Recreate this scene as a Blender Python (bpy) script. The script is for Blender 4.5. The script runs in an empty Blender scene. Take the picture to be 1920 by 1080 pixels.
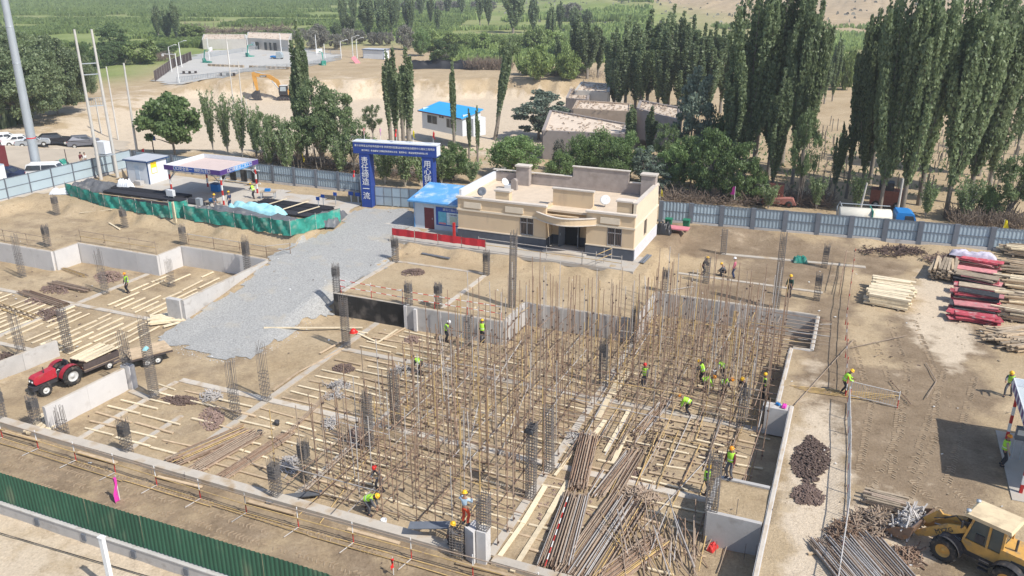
import bpy, math, random
import numpy as np
from mathutils import Vector, Matrix, Quaternion
R = random.Random(7)
NR = np.random.RandomState(5)
C = bpy.context.scene.collection
scene = bpy.context.scene

# ------------------------------------------------------------------ camera, sky, sun, exposure
CF = 1560.0; CP = math.atan(600 / CF); CH = 24.0; CY = 0.39662
cam_d = bpy.data.cameras.new('camera'); cam = bpy.data.objects.new('camera', cam_d); C.objects.link(cam)
cam.location = (0, 0, CH); cam.rotation_euler = (math.pi/2 - CP, 0, CY)
cam_d.sensor_width = 36; cam_d.lens = CF / 1920 * 36; cam_d.clip_start = 0.5; cam_d.clip_end = 9000
scene.camera = cam
SUN_EL = math.radians(48); SH = math.radians(-75)          # shadows fall toward azimuth SH (from +Y)
sdir = Vector((-math.sin(SH) * math.cos(SUN_EL), -math.cos(SH) * math.cos(SUN_EL), math.sin(SUN_EL)))  # toward the sun
w = bpy.data.worlds.new('World'); scene.world = w; w.use_nodes = True
nt = w.node_tree; bg = nt.nodes['Background']; sky = nt.nodes.new('ShaderNodeTexSky')
sky.sky_type = 'NISHITA'; sky.sun_disc = False; sky.sun_elevation = SUN_EL
sky.sun_rotation = math.atan2(sdir.x, sdir.y); sky.altitude = 1200; sky.dust_density = 2.5; sky.air_density = 1.0
nt.links.new(sky.outputs[0], bg.inputs[0]); bg.inputs[1].default_value = 0.14
sd = bpy.data.lights.new('sun', 'SUN'); sd.energy = 4.2; sd.angle = math.radians(0.5); sd.color = (1.0, 0.955, 0.88)
sun = bpy.data.objects.new('sun', sd); C.objects.link(sun); sun.rotation_euler = sdir.to_track_quat('Z', 'Y').to_euler()
sun.location = (0, 0, 80)
scene.view_settings.view_transform = 'Standard'; scene.view_settings.look = 'None'
scene.view_settings.exposure = 0.34; scene.view_settings.gamma = 1.0
try:
    scene.cycles.max_bounces = 6; scene.cycles.diffuse_bounces = 3; scene.cycles.transparent_max_bounces = 6
except Exception: pass

# ------------------------------------------------------------------ survey: image point -> place on the terrain
def sstep(a, b, x):
    if a == b: return 1.0 if x >= a else 0.0
    k = min(1, max(0, (x - a) / (b - a))); return k*k*(3 - 2*k)
def lerp(a, b, k): return a + (b - a) * k
_T = NR.rand(64, 64)
def vn(x, y):                      # value noise, works on scalars and arrays
    xi = np.floor(x).astype(int) if isinstance(x, np.ndarray) else int(math.floor(x))
    yi = np.floor(y).astype(int) if isinstance(y, np.ndarray) else int(math.floor(y))
    fx = x - xi; fy = y - yi; fx = fx*fx*(3-2*fx); fy = fy*fy*(3-2*fy)
    a = _T[xi % 64, yi % 64]; b = _T[(xi+1) % 64, yi % 64]; c = _T[xi % 64, (yi+1) % 64]; d = _T[(xi+1) % 64, (yi+1) % 64]
    return (a*(1-fx)+b*fx)*(1-fy) + (c*(1-fx)+d*fx)*fy
def fbm(x, y, o=4):
    v = 0; a = .5
    for i in range(o): v = v + a*vn(x*2**i+i*7.3, y*2**i+i*3.1); a *= .5
    return v
CYC, CYS = math.cos(CY), math.sin(CY)
PIT = -1.8
def pitback(s):
    if s < -66: return 49.9
    if s < -56.4: return 52.6
    if s < -46.5: return 55.6
    if s < -36.6: return 51
    if s < -22: return 51
    if s < -13.2: return 55
    return 61.0
def pitright(t):
    if t > 54.5: return -1.0
    if t > 46: return -2.3
    return -1.5
def TZ(s, t):
    X = s*CYC + t*CYS; Y = -s*CYS + t*CYC      # view-aligned coordinates
    # natural yard level
    if s < -46: z = lerp(0, .8, sstep(59.0, 60.6, t + 1.2*(vn(s*.6, 3)-.5)))
    elif s < -36.6: z = .8
    elif s < -14: z = lerp(0, .75, sstep(61.3, 62.9, t + .8*(vn(s*.8, 9)-.5) - .08*(s+36)*.4))
    else: z = lerp(0, .8, sstep(74.5, 78.5, t + 1.5*(vn(s*.5, 5)-.5)-.25*(max(s, -14)+14)*.5))
    if s < -80.5: z = lerp(z, .8, sstep(-80.5, -82, s))
    if s > -18 and s <= -14: z = max(z, lerp(.75, 0, sstep(-16.4, -14.4, s)) if 62.4 < t < 75 else z)
    if -46.5 <= s < -36.6:
        z = lerp(PIT, .2, sstep(40.5, 60, t)) if t < 60 else lerp(.2, .8, sstep(60, 66, t))
        if t < 56 and s > -39.5: z = lerp(z, PIT, sstep(-39.0, -36.8, s) * sstep(56, 50, t))
    elif s > pitright(t):
        pass
    elif t < pitback(s):
        z = PIT
    if -4.2 < s < -1.4 and 34.1 < t < 37: z = -.06
    if t < 28 and s > -1.5: z = 0
    if t < 28 and s <= -1.5: z = PIT
    if t < 23.1: z = -2.3
    # excavated flat and its far bank
    if Y > 95:
        if -75 < X < 30 and Y < 215:
            edge = sstep(-75, -62, X) * sstep(30, 15, X)
            n = 10*(fbm(X*.05, 1.5)-.5)+5*(fbm(X*.3, Y*.1, 3)-.44)
            if Y < 178 + n: z -= 1.9*edge*sstep(112, 122, Y)*(1-sstep(174+n, 177+n, Y)*1.0)
            z += edge*1.5*sstep(174+n, 177.5+n, Y)*(1-sstep(190, 212, Y))
        z += sstep(300, 420, Y)*sstep(-20, 60, X)*(3.2*abs(fbm(X*.025+2, Y*.02, 3)-.44)*4 + 1.2*abs(fbm(X*.08, Y*.06, 3)-.44)*4)
        dn = sstep(300, 520, Y) * sstep(0, 140, X + (Y-300)*.25)
        z += dn*(14*fbm(X*.006+3, Y*.008, 4) - 4) * lerp(.5, 1.5, sstep(400, 1600, Y))
        z += sstep(700, 2600, Y)*40
        z += (fbm(X*.08, Y*.08, 3)-.44)*.5*sstep(100, 140, Y) + (fbm(X*.3, Y*.3, 3)-.44)*.5*sstep(165, 180, Y)*sstep(330, 280, Y)
    return z
def ray(u, v):
    x = (u-960)/CF; y = -(v-540)/CF
    X = x; Y = math.cos(CP) + y*math.sin(CP); Z = -math.sin(CP) + y*math.cos(CP)
    return X*CYC - Y*CYS, X*CYS + Y*CYC, Z
def G(u, v, z=None):
    a, b, c = ray(u, v)
    if z is not None:
        k = (z - CH)/c; return Vector((a*k, b*k, z))
    zz = 0
    for i in range(12):
        k = (zz - CH)/c; zz = lerp(zz, TZ(a*k, b*k), .7)
    k = (zz-CH)/c
    return Vector((a*k, b*k, TZ(a*k, b*k)))
def proj(p):
    X = p[0]*CYC + p[1]*CYS; Y = -p[0]*CYS + p[1]*CYC; dz = p[2]-CH
    d = Y*math.cos(CP) - dz*math.sin(CP); up = Y*math.sin(CP) + dz*math.cos(CP)
    return 960 + CF*X/d, 540 - CF*up/d, CF/d
def hgt(p, vtop):                 # height of something standing at p whose top shows at image row vtop
    lo, hi = 0, 60
    for i in range(30):
        m = (lo+hi)/2
        if proj((p[0], p[1], p[2]+m))[1] > vtop: lo = m
        else: hi = m
    return lo

# ------------------------------------------------------------------ materials
MT = {}
def nodes_mat(name):
    m = bpy.data.materials.new(name); m.use_nodes = True
    return m, m.node_tree, m.node_tree.nodes['Principled BSDF']
def mat(name, col, rough=.8, var=.12, scale=3.0, metal=0, bump=0, bscale=20, spec=.3, col2=None, stretch=None, dirt=None):
    if name in MT: return MT[name]
    m, t, b = nodes_mat(name); N = t.nodes; L = t.links
    b.inputs['Roughness'].default_value = rough; b.inputs['Metallic'].default_value = metal
    try: b.inputs['Specular IOR Level'].default_value = spec
    except Exception: pass
    geo = N.new('ShaderNodeNewGeometry'); mp = N.new('ShaderNodeMapping'); L.new(geo.outputs['Position'], mp.inputs[0])
    if stretch: mp.inputs['Scale'].default_value = stretch
    no = N.new('ShaderNodeTexNoise'); no.inputs['Scale'].default_value = scale; no.inputs['Detail'].default_value = 5; no.inputs['Roughness'].default_value = .65
    L.new(mp.outputs[0], no.inputs['Vector'])
    rp = N.new('ShaderNodeValToRGB'); c2 = col2 or tuple(min(1, c*(1+var)) for c in col)
    rp.color_ramp.elements[0].position = .3; rp.color_ramp.elements[1].position = .72
    rp.color_ramp.elements[0].color = (*[c*(1-var) for c in col], 1); rp.color_ramp.elements[1].color = (*c2, 1)
    L.new(no.outputs[0], rp.inputs[0]); out = rp.outputs[0]
    oi = N.new('ShaderNodeObjectInfo'); hs = N.new('ShaderNodeHueSaturation')
    mr = N.new('ShaderNodeMapRange'); mr.inputs[3].default_value = 1-var*.9; mr.inputs[4].default_value = 1+var*.9
    L.new(oi.outputs['Random'], mr.inputs[0]); L.new(mr.outputs[0], hs.inputs['Value']); L.new(out, hs.inputs['Color']); out = hs.outputs[0]
    if dirt:
        n2 = N.new('ShaderNodeTexNoise'); n2.inputs['Scale'].default_value = dirt[1]; n2.inputs['Detail'].default_value = 6
        L.new(mp.outputs[0], n2.inputs['Vector'])
        r2 = N.new('ShaderNodeMapRange'); r2.inputs[1].default_value = dirt[2]; r2.inputs[2].default_value = dirt[2]+.18; L.new(n2.outputs[0], r2.inputs[0])
        mx = N.new('ShaderNodeMix'); mx.data_type = 'RGBA'; L.new(r2.outputs[0], mx.inputs[0]); L.new(out, mx.inputs[6]); mx.inputs[7].default_value = (*dirt[0], 1); out = mx.outputs[2]
    L.new(out, b.inputs['Base Color'])
    if bump:
        n3 = N.new('ShaderNodeTexNoise'); n3.inputs['Scale'].default_value = bscale; n3.inputs['Detail'].default_value = 4; L.new(geo.outputs['Position'], n3.inputs['Vector'])
        bp = N.new('ShaderNodeBump'); bp.inputs['Strength'].default_value = bump; bp.inputs['Distance'].default_value = .05
        L.new(n3.outputs[0], bp.inputs['Height']); L.new(bp.outputs[0], b.inputs['Normal'])
    MT[name] = m; return m
def leafmat(name, dark, light, trans=.25):
    m, t, b = nodes_mat(name); N = t.nodes; L = t.links
    at = N.new('ShaderNodeAttribute'); at.attribute_name = 'tone'
    rp = N.new('ShaderNodeValToRGB'); rp.color_ramp.elements[0].color = (*dark, 1); rp.color_ramp.elements[1].color = (*light, 1)
    L.new(at.outputs['Fac'], rp.inputs[0]); oi = N.new('ShaderNodeObjectInfo'); hs = N.new('ShaderNodeHueSaturation')
    mr = N.new('ShaderNodeMapRange'); mr.inputs[3].default_value = .8; mr.inputs[4].default_value = 1.2; L.new(oi.outputs['Random'], mr.inputs[0])
    L.new(mr.outputs[0], hs.inputs['Value']); L.new(rp.outputs[0], hs.inputs['Color']); L.new(hs.outputs[0], b.inputs['Base Color'])
    b.inputs['Roughness'].default_value = .5
    tr = N.new('ShaderNodeBsdfTranslucent'); L.new(hs.outputs[0], tr.inputs[0]); ms = N.new('ShaderNodeMixShader'); ms.inputs[0].default_value = trans
    L.new(b.outputs[0], ms.inputs[1]); L.new(tr.outputs[0], ms.inputs[2]); L.new(ms.outputs[0], N['Material Output'].inputs[0])
    MT[name] = m; return m
conc = mat('concrete', (.47, .45, .425), .9, .1, .9, bump=.15, bscale=12, dirt=((.33, .30, .27), 1.7, .58))
conc_w = mat('white_concrete', (.57, .55, .53), .9, .07, .9, bump=.1, dirt=((.47, .44, .41), 1.3, .6))
conc_slab = mat('yard_concrete', (.46, .425, .375), .95, .1, .5, dirt=((.42, .34, .25), .5, .55))
beamc = mat('beam_concrete', (.50, .45, .38), .95, .12, 1.2, dirt=((.40, .31, .21), 1.2, .5))
black = mat('bitumen', (.025, .024, .023), .7, .3, 2, dirt=((.13, .115, .1), .9, .5))
steel = mat('rebar_steel', (.17, .155, .145), .7, .25, 6, metal=.15, dirt=((.26, .17, .11), 3, .6))
wire = mat('tie_wire', (.115, .108, .105), .8, .3, 9)
tube_r = mat('rusty_tube', (.27, .18, .125), .75, .25, 4, metal=.05, dirt=((.40, .33, .26), 5, .55))
tube_y = mat('yellow_tube', (.50, .35, .15), .7, .2, 4, metal=.0, dirt=((.36, .26, .18), 6, .5))
tube_g = mat('zinc_tube', (.48, .45, .42), .6, .15, 4, metal=.2, dirt=((.34, .23, .17), 5, .6))
tube_t = mat('tan_tube', (.36, .28, .21), .7, .2, 4, metal=.1, dirt=((.26, .17, .12), 5, .55))
red = mat('red_paint', (.5, .035, .03), .55, .15, 4)
white = mat('white_paint', (.72, .72, .70), .6, .06, 2)
clampm = mat('clamp_rust', (.20, .14, .115), .8, .5, 14, metal=.0, dirt=((.36, .29, .25), 9, .6))
wood = mat('fresh_timber', (.70, .59, .41), .85, .16, 3, dirt=((.45, .33, .2), 3, .62))
woodw = mat('weathered_timber', (.50, .38, .25), .9, .2, 2.5, dirt=((.30, .21, .14), 2, .6))
woodg = mat('old_timber', (.36, .29, .21), .9, .25, 2.5)
ply = mat('red_formwork', (.42, .07, .09), .7, .35, 2.5, dirt=((.45, .33, .30), 2.4, .55))
plyb = mat('black_formwork', (.05, .05, .055), .6, .3, 3, dirt=((.25, .23, .22), 2, .6))
cream = mat('cream_render', (.64, .49, .32), .9, .05, .8, dirt=((.50, .38, .26), 1.1, .58), stretch=(1, 1, .3))
creamt = mat('cream_trim', (.70, .60, .46), .9, .06, 1.2, dirt=((.5, .42, .33), 1.2, .64))
capm = mat('parapet_cap', (.58, .52, .45), .9, .1, 2)
parap = mat('grey_render', (.36, .31, .28), .95, .14, 1.5, dirt=((.26, .22, .19), 1.1, .55))
plinth = mat('slate_plinth', (.075, .083, .10), .7, .15, 2)
plinthw = mat('pale_plinth', (.62, .61, .63), .8, .08, 2)
roofs = mat('roof_sand', (.55, .45, .34), .95, .1, 1.4, bump=.3, bscale=5)
glass = mat('window_glass', (.045, .05, .055), .15, .2, 2, spec=.6)
iron = mat('dark_iron', (.09, .07, .065), .7, .2, 5)
grille = mat('brown_grille', (.17, .12, .10), .7, .2, 5)
fence_b = mat('fence_blue_grey', (.34, .42, .48), .5, .11, .6, metal=.25, dirt=((.40, .42, .42), .9, .68))
fence_l = mat('fence_pale_blue', (.44, .535, .58), .5, .04, .6, metal=.2)
post_g = mat('fence_post_grey', (.15, .165, .19), .6, .1, 3)
green_f = mat('green_sheet', (.035, .115, .068), .6, .16, 1.2, dirt=((.12, .16, .10), 1.2, .58), stretch=(1, 1, .4))
net = mat('green_net', (.035, .25, .195), .8, .3, 2.2, dirt=((.22, .36, .29), 1.5, .52))
tarp = mat('grey_tarp', (.13, .135, .145), .6, .25, 1.5, dirt=((.30, .28, .26), 1.1, .6))
tarpb = mat('pale_blue_tarp', (.30, .56, .60), .6, .15, 3)
blueb = mat('gate_blue', (.022, .055, .25), .5, .06, 1)
roofb = mat('blue_roof_sheet', (.10, .30, .58), .5, .15, .7, dirt=((.42, .52, .62), .9, .5))
roofbb = mat('bright_blue_roof', (.04, .36, .72), .5, .05, .7)
wpanel = mat('white_panel', (.66, .68, .70), .6, .04, .7)
hutw = mat('pale_blue_wall', (.50, .56, .62), .6, .04, .7)
navy = mat('navy_trim', (.03, .07, .18), .5, .1, 2)
maroon = mat('maroon_door', (.16, .03, .035), .5, .15, 4)
rubber = mat('rubber', (.035, .034, .033), .85, .2, 7, dirt=((.16, .13, .1), 4, .55))
lyel = mat('loader_yellow', (.60, .34, .09), .6, .15, 2, dirt=((.30, .215, .13), 3.0, .50))
lcream = mat('loader_roof_cream', (.66, .53, .34), .7, .1, 2, dirt=((.50, .39, .25), 2.2, .5))
exy = mat('excavator_orange', (.56, .29, .065), .6, .15, 1, dirt=((.36, .24, .13), 1.5, .55))
dk = mat('dark_machine', (.045, .045, .05), .6, .3, 4, dirt=((.17, .14, .11), 3, .58))
bucket_m = mat('worn_bucket', (.22, .15, .11), .6, .25, 4, metal=.3, dirt=((.32, .17, .08), 3, .5))
tred = mat('tractor_red', (.42, .025, .04), .45, .12, 2, spec=.5, dirt=((.34, .17, .12), 3, .6))
rimw = mat('pale_rim', (.55, .55, .53), .5, .1, 4)
carw = mat('car_white', (.74, .75, .75), .3, .03, 1, spec=.5); cars_ = mat('car_silver', (.40, .43, .46), .3, .04, 1, metal=.4, spec=.5)
carb = mat('car_black', (.02, .022, .03), .25, .1, 1, spec=.5); carg = mat('car_grey', (.17, .175, .2), .3, .06, 1, metal=.3, spec=.5)
tail = mat('tail_lamp_red', (.35, .02, .02), .3, .05, 1)
truckb = mat('truck_blue', (.02, .19, .50), .4, .08, 2)
tankw = mat('tank_cream', (.70, .66, .56), .55, .08, .8, dirt=((.48, .38, .25), 1.1, .55))
skin = mat('skin', (.32, .18, .12), .6, .06, 5); hair = mat('black_hair', (.02, .016, .014), .7, .2, 5)
hy = mat('helmet_yellow', (.85, .48, .02), .35, .03, 5, spec=.5); ho = mat('helmet_orange', (.82, .30, .015), .35, .03, 5, spec=.5)
hr = mat('helmet_red', (.7, .03, .02), .35, .03, 5, spec=.5); hw = mat('helmet_white', (.8, .8, .8), .35, .03, 5, spec=.5)
vest = mat('hi_vis_lime', (.42, .80, .06), .6, .12, 6); band = mat('reflective_band', (.7, .7, .66), .4, .05, 6)
cl_dark = mat('dark_cloth', (.035, .035, .042), .9, .2, 6); cl_grey = mat('grey_cloth', (.12, .12, .13), .9, .2, 6)
cl_lb = mat('light_blue_cloth', (.42, .55, .66), .9, .1, 6); cl_red = mat('orange_red_cloth', (.62, .08, .035), .9, .1, 6)
cl_w = mat('white_cloth', (.68, .68, .66), .9, .06, 6); cl_mar = mat('maroon_cloth', (.14, .03, .04), .9, .2, 6)
cl_tan = mat('tan_cloth', (.42, .34, .25), .9, .1, 6); cl_navy = mat('navy_cloth', (.03, .045, .10), .9, .2, 6)
cl_green = mat('dark_green_cloth', (.03, .07, .055), .9, .2, 6); cl_pink = mat('pink_cloth', (.5, .14, .2), .9, .2, 12)
bark = mat('bark', (.24, .21, .175), .95, .2, 4); barkw = mat('pale_bark', (.50, .47, .41), .9, .15, 4); dry = mat('dry_twigs', (.23, .18, .14), .95, .35, 3)
mud = mat('mud_brick', (.42, .33, .25), .95, .12, 1.2, dirt=((.30, .23, .18), .8, .58)); mudr = mat('mud_roof', (.58, .48, .38), .95, .12, .7)
mudg = mat('grey_mud_wall', (.30, .265, .245), .95, .12, .8)
adobew = mat('whitewashed_wall', (.52, .49, .44), .9, .08, 1)
galv = mat('galvanised_steel', (.42, .455, .48), .45, .06, 1, metal=.3); plain_g = mat('pole_concrete', (.52, .50, .46), .85, .08, 2)
pinkf = mat('magenta_flag', (.72, .06, .42), .7, .1, 6); redf = mat('red_flag', (.7, .03, .03), .7, .1, 6); yelf = mat('yellow_flag', (.85, .7, .02), .7, .08, 6)
bin_g = mat('bin_green', (.02, .17, .09), .5, .1, 2); bagb = mat('black_plastic', (.02, .02, .022), .4, .3, 3, spec=.5)
pinkc = mat('pink_board', (.62, .22, .25), .7, .1, 3); brickr = mat('red_brick', (.26, .10, .07), .9, .2, 5)
signb = mat('sign_blue', (.02, .08, .35), .5, .1, 4); cyanb = mat('board_cyan', (.16, .50, .62), .5, .15, 2.2); lime = mat('map_green', (.45, .52, .42), .6, .15, 6)
purple = mat('banner_violet', (.09, .045, .20), .5, .1, 3); bannerb = mat('banner_azure', (.01, .22, .55), .5, .1, 3)
court_m = mat('court_concrete', (.46, .445, .41), .9, .04, .2)
rail_pk = mat('canopy_pink_roof', (.58, .47, .43), .8, .05, 1.2)

lf_pop = leafmat('poplar_leaf', (.090, .135, .06), (.30, .365, .19), .45)
lf_popl = leafmat('light_poplar_leaf', (.13, .19, .075), (.31, .39, .19), .42)
lf_bush = leafmat('bush_leaf', (.11, .18, .06), (.28, .385, .15), .42)
lf_wil = leafmat('willow_leaf', (.105, .15, .07), (.25, .30, .16), .4)
lf_oli = leafmat('oleaster_leaf', (.10, .135, .10), (.25, .31, .23), .3)
lf_yel = leafmat('tamarisk_leaf', (.17, .235, .07), (.34, .43, .15), .4)
lf_gry = leafmat('dry_grey_leaf', (.17, .165, .13), (.32, .31, .26), .3)
lf_reed = leafmat('reed_leaf', (.20, .28, .075), (.34, .44, .15), .45)

# ------------------------------------------------------------------ mesh building
class MB:
    def __init__(s): s.v = []; s.f = []; s.mi = []; s.sm = []; s.m = 0; s.M = None
    def add(s, vs, fs, smooth=False):
        o = len(s.v)
        if s.M is not None: vs = [s.M @ Vector(q) for q in vs]
        s.v.extend([tuple(q) for q in vs])
        for f in fs: s.f.append([i+o for i in f]); s.mi.append(s.m); s.sm.append(smooth)
        return s
    def box(s, c, d, rz=0, taper=(1, 1), shift=(0, 0)):
        x, y, z = [q/2 for q in d]; cr, sr = math.cos(rz), math.sin(rz); vs = []
        for k, (tx, ty, ox, oy) in ((-1, (1, 1, 0, 0)), (1, (taper[0], taper[1], shift[0], shift[1]))):
            for a, b in ((-1, -1), (1, -1), (1, 1), (-1, 1)):
                px, py = a*x*tx+ox, b*y*ty+oy
                vs.append((c[0]+px*cr-py*sr, c[1]+px*sr+py*cr, c[2]+k*z))
        return s.add(vs, [(0, 3, 2, 1), (4, 5, 6, 7), (0, 1, 5, 4), (1, 2, 6, 5), (2, 3, 7, 6), (3, 0, 4, 7)])
    def bx(s, x0, x1, y0, y1, z0, z1): return s.box(((x0+x1)/2, (y0+y1)/2, (z0+z1)/2), (x1-x0, y1-y0, z1-z0))
    def bar(s, a, b, w, h=None, up=(0, 0, 1)):
        a = Vector(a); b = Vector(b); h = h or w; d = (b-a).normalized(); u = Vector(up)
        if abs(d.dot(u)) > .98: u = Vector((0, 1, 0))
        x = d.cross(u).normalized(); y = x.cross(d).normalized(); vs = []
        for p in (a, b):
            for i, j in ((-1, -1), (1, -1), (1, 1), (-1, 1)): vs.append(p + x*i*w/2 + y*j*h/2)
        return s.add(vs, [(0, 3, 2, 1), (4, 5, 6, 7), (0, 1, 5, 4), (1, 2, 6, 5), (2, 3, 7, 6), (3, 0, 4, 7)])
    def tube(s, pts, r, n=6, caps=True, smooth=True):
        pts = [Vector(p) for p in pts]; rs = r if isinstance(r, (list, tuple)) else [r]*len(pts)
        vs = []; fs = []
        for i, p in enumerate(pts):
            d = (pts[min(i+1, len(pts)-1)] - pts[max(i-1, 0)]).normalized(); u = Vector((0, 0, 1)) if abs(d.z) < .95 else Vector((0, 1, 0))
            x = d.cross(u).normalized(); y = x.cross(d).normalized()
            for k in range(n): a = 2*math.pi*k/n; vs.append(p + (x*math.cos(a)+y*math.sin(a))*rs[i])
        for i in range(len(pts)-1):
            for k in range(n): fs.append((i*n+k, i*n+(k+1) % n, (i+1)*n+(k+1) % n, (i+1)*n+k))
        s.add(vs, fs, smooth and n > 5)
        if caps: s.add(vs[:n], [tuple(range(n))]); s.add(vs[-n:], [tuple(range(n))[::-1]])
        return s
    def lathe(s, prof, n=16, c=(0, 0, 0), axis='z', smooth=True):
        vs = []; fs = []
        for r, z in prof:
            for k in range(n):
                a = 2*math.pi*k/n; p = (r*math.cos(a), r*math.sin(a), z)
                if axis == 'y': p = (p[0], p[2], p[1])
                if axis == 'x': p = (p[2], p[0], p[1])
                vs.append((p[0]+c[0], p[1]+c[1], p[2]+c[2]))
        for i in range(len(prof)-1):
            for k in range(n): fs.append((i*n+k, i*n+(k+1) % n, (i+1)*n+(k+1) % n, (i+1)*n+k))
        s.add(vs, fs, smooth)
        return s
    def prism(s, poly, w0, w1, plane='xz'):        # polygon in a plane, extruded along the third axis
        n = len(poly)
        def P(p, q): return {'xz': (p[0], q, p[1]), 'xy': (p[0], p[1], q), 'yz': (q, p[0], p[1])}[plane]
        vs = [P(p, w0) for p in poly] + [P(p, w1) for p in poly]
        return s.add(vs, [tuple(range(n)), tuple(range(n, 2*n))[::-1]] + [(i, (i+1) % n, n+(i+1) % n, n+i) for i in range(n)])
    def mesh(s, name, mats):
        me = bpy.data.meshes.new(name); me.from_pydata(s.v, [], s.f)
        for m in (mats if isinstance(mats, (list, tuple)) else [mats]): me.materials.append(m)
        me.polygons.foreach_set('material_index', s.mi); me.polygons.foreach_set('use_smooth', s.sm); me.update(); return me
    def build(s, name, mats, parent=None): return ob(name, s.mesh(name, mats), parent)
def ob(name, me, parent=None, loc=None):
    o = bpy.data.objects.new(name, me); C.objects.link(o)
    if parent is not None: o.parent = parent
    if loc is not None: o.location = loc
    return o
def tag(o, label, cat, group=None):
    o['label'] = label; o['category'] = cat
    if group: o['group'] = group
    return o
def thing(name, label, cat, loc=(0, 0, 0), rz=0, group=None):
    o = bpy.data.objects.new(name, None); C.objects.link(o); o.location = loc; o.rotation_euler = (0, 0, rz); o.empty_display_size = .2
    return tag(o, label, cat, group)
def struct(o): o['kind'] = 'structure'; return o
def stuff(o, label=None, cat=None):
    o['kind'] = 'stuff'
    if label: tag(o, label, cat)
    return o
def dup(root, loc, rz=None, label=None, scale=None, group=None):
    r = root.copy(); C.objects.link(r); r.location = loc
    if rz is not None: r.rotation_euler = (0, 0, rz)
    if label: r['label'] = label
    if group: r['group'] = group
    if scale: r.scale = scale
    for ch in list(root.children):
        c = ch.copy(); C.objects.link(c); c.parent = r
        for g in list(ch.children):
            d = g.copy(); C.objects.link(d); d.parent = c
    return r
def fastmesh(name, V, F, mats, tone=None, n=4):
    me = bpy.data.meshes.new(name); V = np.asarray(V, dtype=np.float32); F = np.asarray(F, dtype=np.int32)
    me.vertices.add(len(V)); me.vertices.foreach_set('co', V.ravel()); me.loops.add(F.size); me.loops.foreach_set('vertex_index', F.ravel())
    me.polygons.add(len(F)); me.polygons.foreach_set('loop_start', np.arange(0, F.size, n, dtype=np.int32)); me.polygons.foreach_set('loop_total', np.full(len(F), n, dtype=np.int32))
    for m in (mats if isinstance(mats, (list, tuple)) else [mats]): me.materials.append(m)
    if tone is not None:
        a = me.attributes.new('tone', 'FLOAT', 'POINT'); a.data.foreach_set('value', np.asarray(tone, dtype=np.float32))
    me.update(calc_edges=True); me.validate(); return me
_txt = {}
def text(name, s, size, m, parent=None, M=None, ext=.01, align='CENTER'):
    cu = bpy.data.curves.new(name, 'FONT'); cu.body = s; cu.size = size; cu.extrude = ext; cu.align_x = align; cu.align_y = 'CENTER'; cu.resolution_u = 2
    o = bpy.data.objects.new(name, cu); C.objects.link(o); dg = bpy.context.evaluated_depsgraph_get()
    me = bpy.data.meshes.new_from_object(o.evaluated_get(dg)); bpy.data.objects.remove(o); bpy.data.curves.remove(cu)
    me.materials.clear(); me.materials.append(m)
    if M is not None: me.transform(M)
    return ob(name, me, parent)
def facing(x, y, z, yaw=0):      # text matrix: upright, readable from -Y (then turned by yaw)
    return Matrix.Translation((x, y, z)) @ Matrix.Rotation(yaw, 4, 'Z') @ Matrix.Rotation(math.pi/2, 4, 'X')
# ------------------------------------------------------------------ terrain sheet
def axis(fine0, fine1, step, lo, hi, thr, cap=2.0, capx=(-190, 60)):
    a = list(np.arange(fine0, fine1, step)); x = fine1; d = step
    while x < hi: a.append(x); d *= 1.09; d = min(d, cap) if x < capx[1] else d; x += d
    x = fine0; d = step
    while x > lo: d *= 1.09; d = min(d, cap) if x > capx[0] else d; x -= d; a.append(x)
    for q in thr: a += [q-.04, q+.04]
    a = sorted(a); o = [a[0]]
    for q in a[1:]:
        if q-o[-1] > .03: o.append(q)
    return np.array(o)
AS = axis(-90, 19, .42, -4000, 4000, [-66, -56.4, -46.5, -36.6, -22, -13.2, -1.0, -2.3, -1.5, -4.2])
AT = axis(17, 92, .42, -60, 4500, [49.9, 52.6, 55.6, 51, 55, 61, 54.5, 46, 28, 34.1, 37, 23.1], 1.8, (0, 300))
ns, nt_ = len(AS), len(AT)
SS, TT = np.meshgrid(AS, AT); ZZ = np.array([[TZ(s, t) for s in AS] for t in AT])
near = (SS > -92) & (SS < 20) & (TT > 15) & (TT < 93)
ZZ = ZZ + near*((fbm(SS*.55, TT*.55, 3)-.44)*.16 + (fbm(SS*1.9, TT*1.9, 2)-.37)*.05)
V = np.stack([SS.ravel(), TT.ravel(), ZZ.ravel()], 1)
ii, jj = np.meshgrid(np.arange(ns-1), np.arange(nt_-1)); q = (jj*ns+ii).ravel()
F = np.stack([q, q+1, q+ns+1, q+ns], 1)
# ground masks
XX = SS*CYC + TT*CYS; YY = -SS*CYS + TT*CYC
def blob(u, v, ru, rv, z=0):
    c = G(u, v); a = G(u+ru, v); b = G(u, v-rv); d1 = Vector((a.x-c.x, a.y-c.y)); d2 = Vector((b.x-c.x, b.y-c.y))
    det = d1.x*d2.y-d1.y*d2.x; dx = SS-c.x; dy = TT-c.y
    p = (dx*d2.y-dy*d2.x)/det; q_ = (-dx*d1.y+dy*d1.x)/det
    return np.clip(1.35-np.sqrt(p*p+q_*q_)+(fbm(SS*.35, TT*.35, 4)-.47)*1.5, 0, 1)
wet = np.zeros_like(SS)
for b in ((1720, 800, 150, 190), (1750, 640, 110, 60), (1560, 700, 60, 100), (1500, 500, 130, 45), (1350, 460, 160, 40), (1650, 500, 60, 40), (1400, 545, 90, 30), (1560, 590, 50, 60)):
    wet = np.maximum(wet, blob(*b))
wet = np.maximum(wet, .55*((SS > -50) & (SS < -1.5) & (TT < 28.6) & (TT > 23)))
wet = np.maximum(wet, .30*((SS > -80) & (SS < -46) & (TT > 49) & (TT < 59)))
pitm = ((ZZ < -1.2) & near).astype(float)*.26
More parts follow.
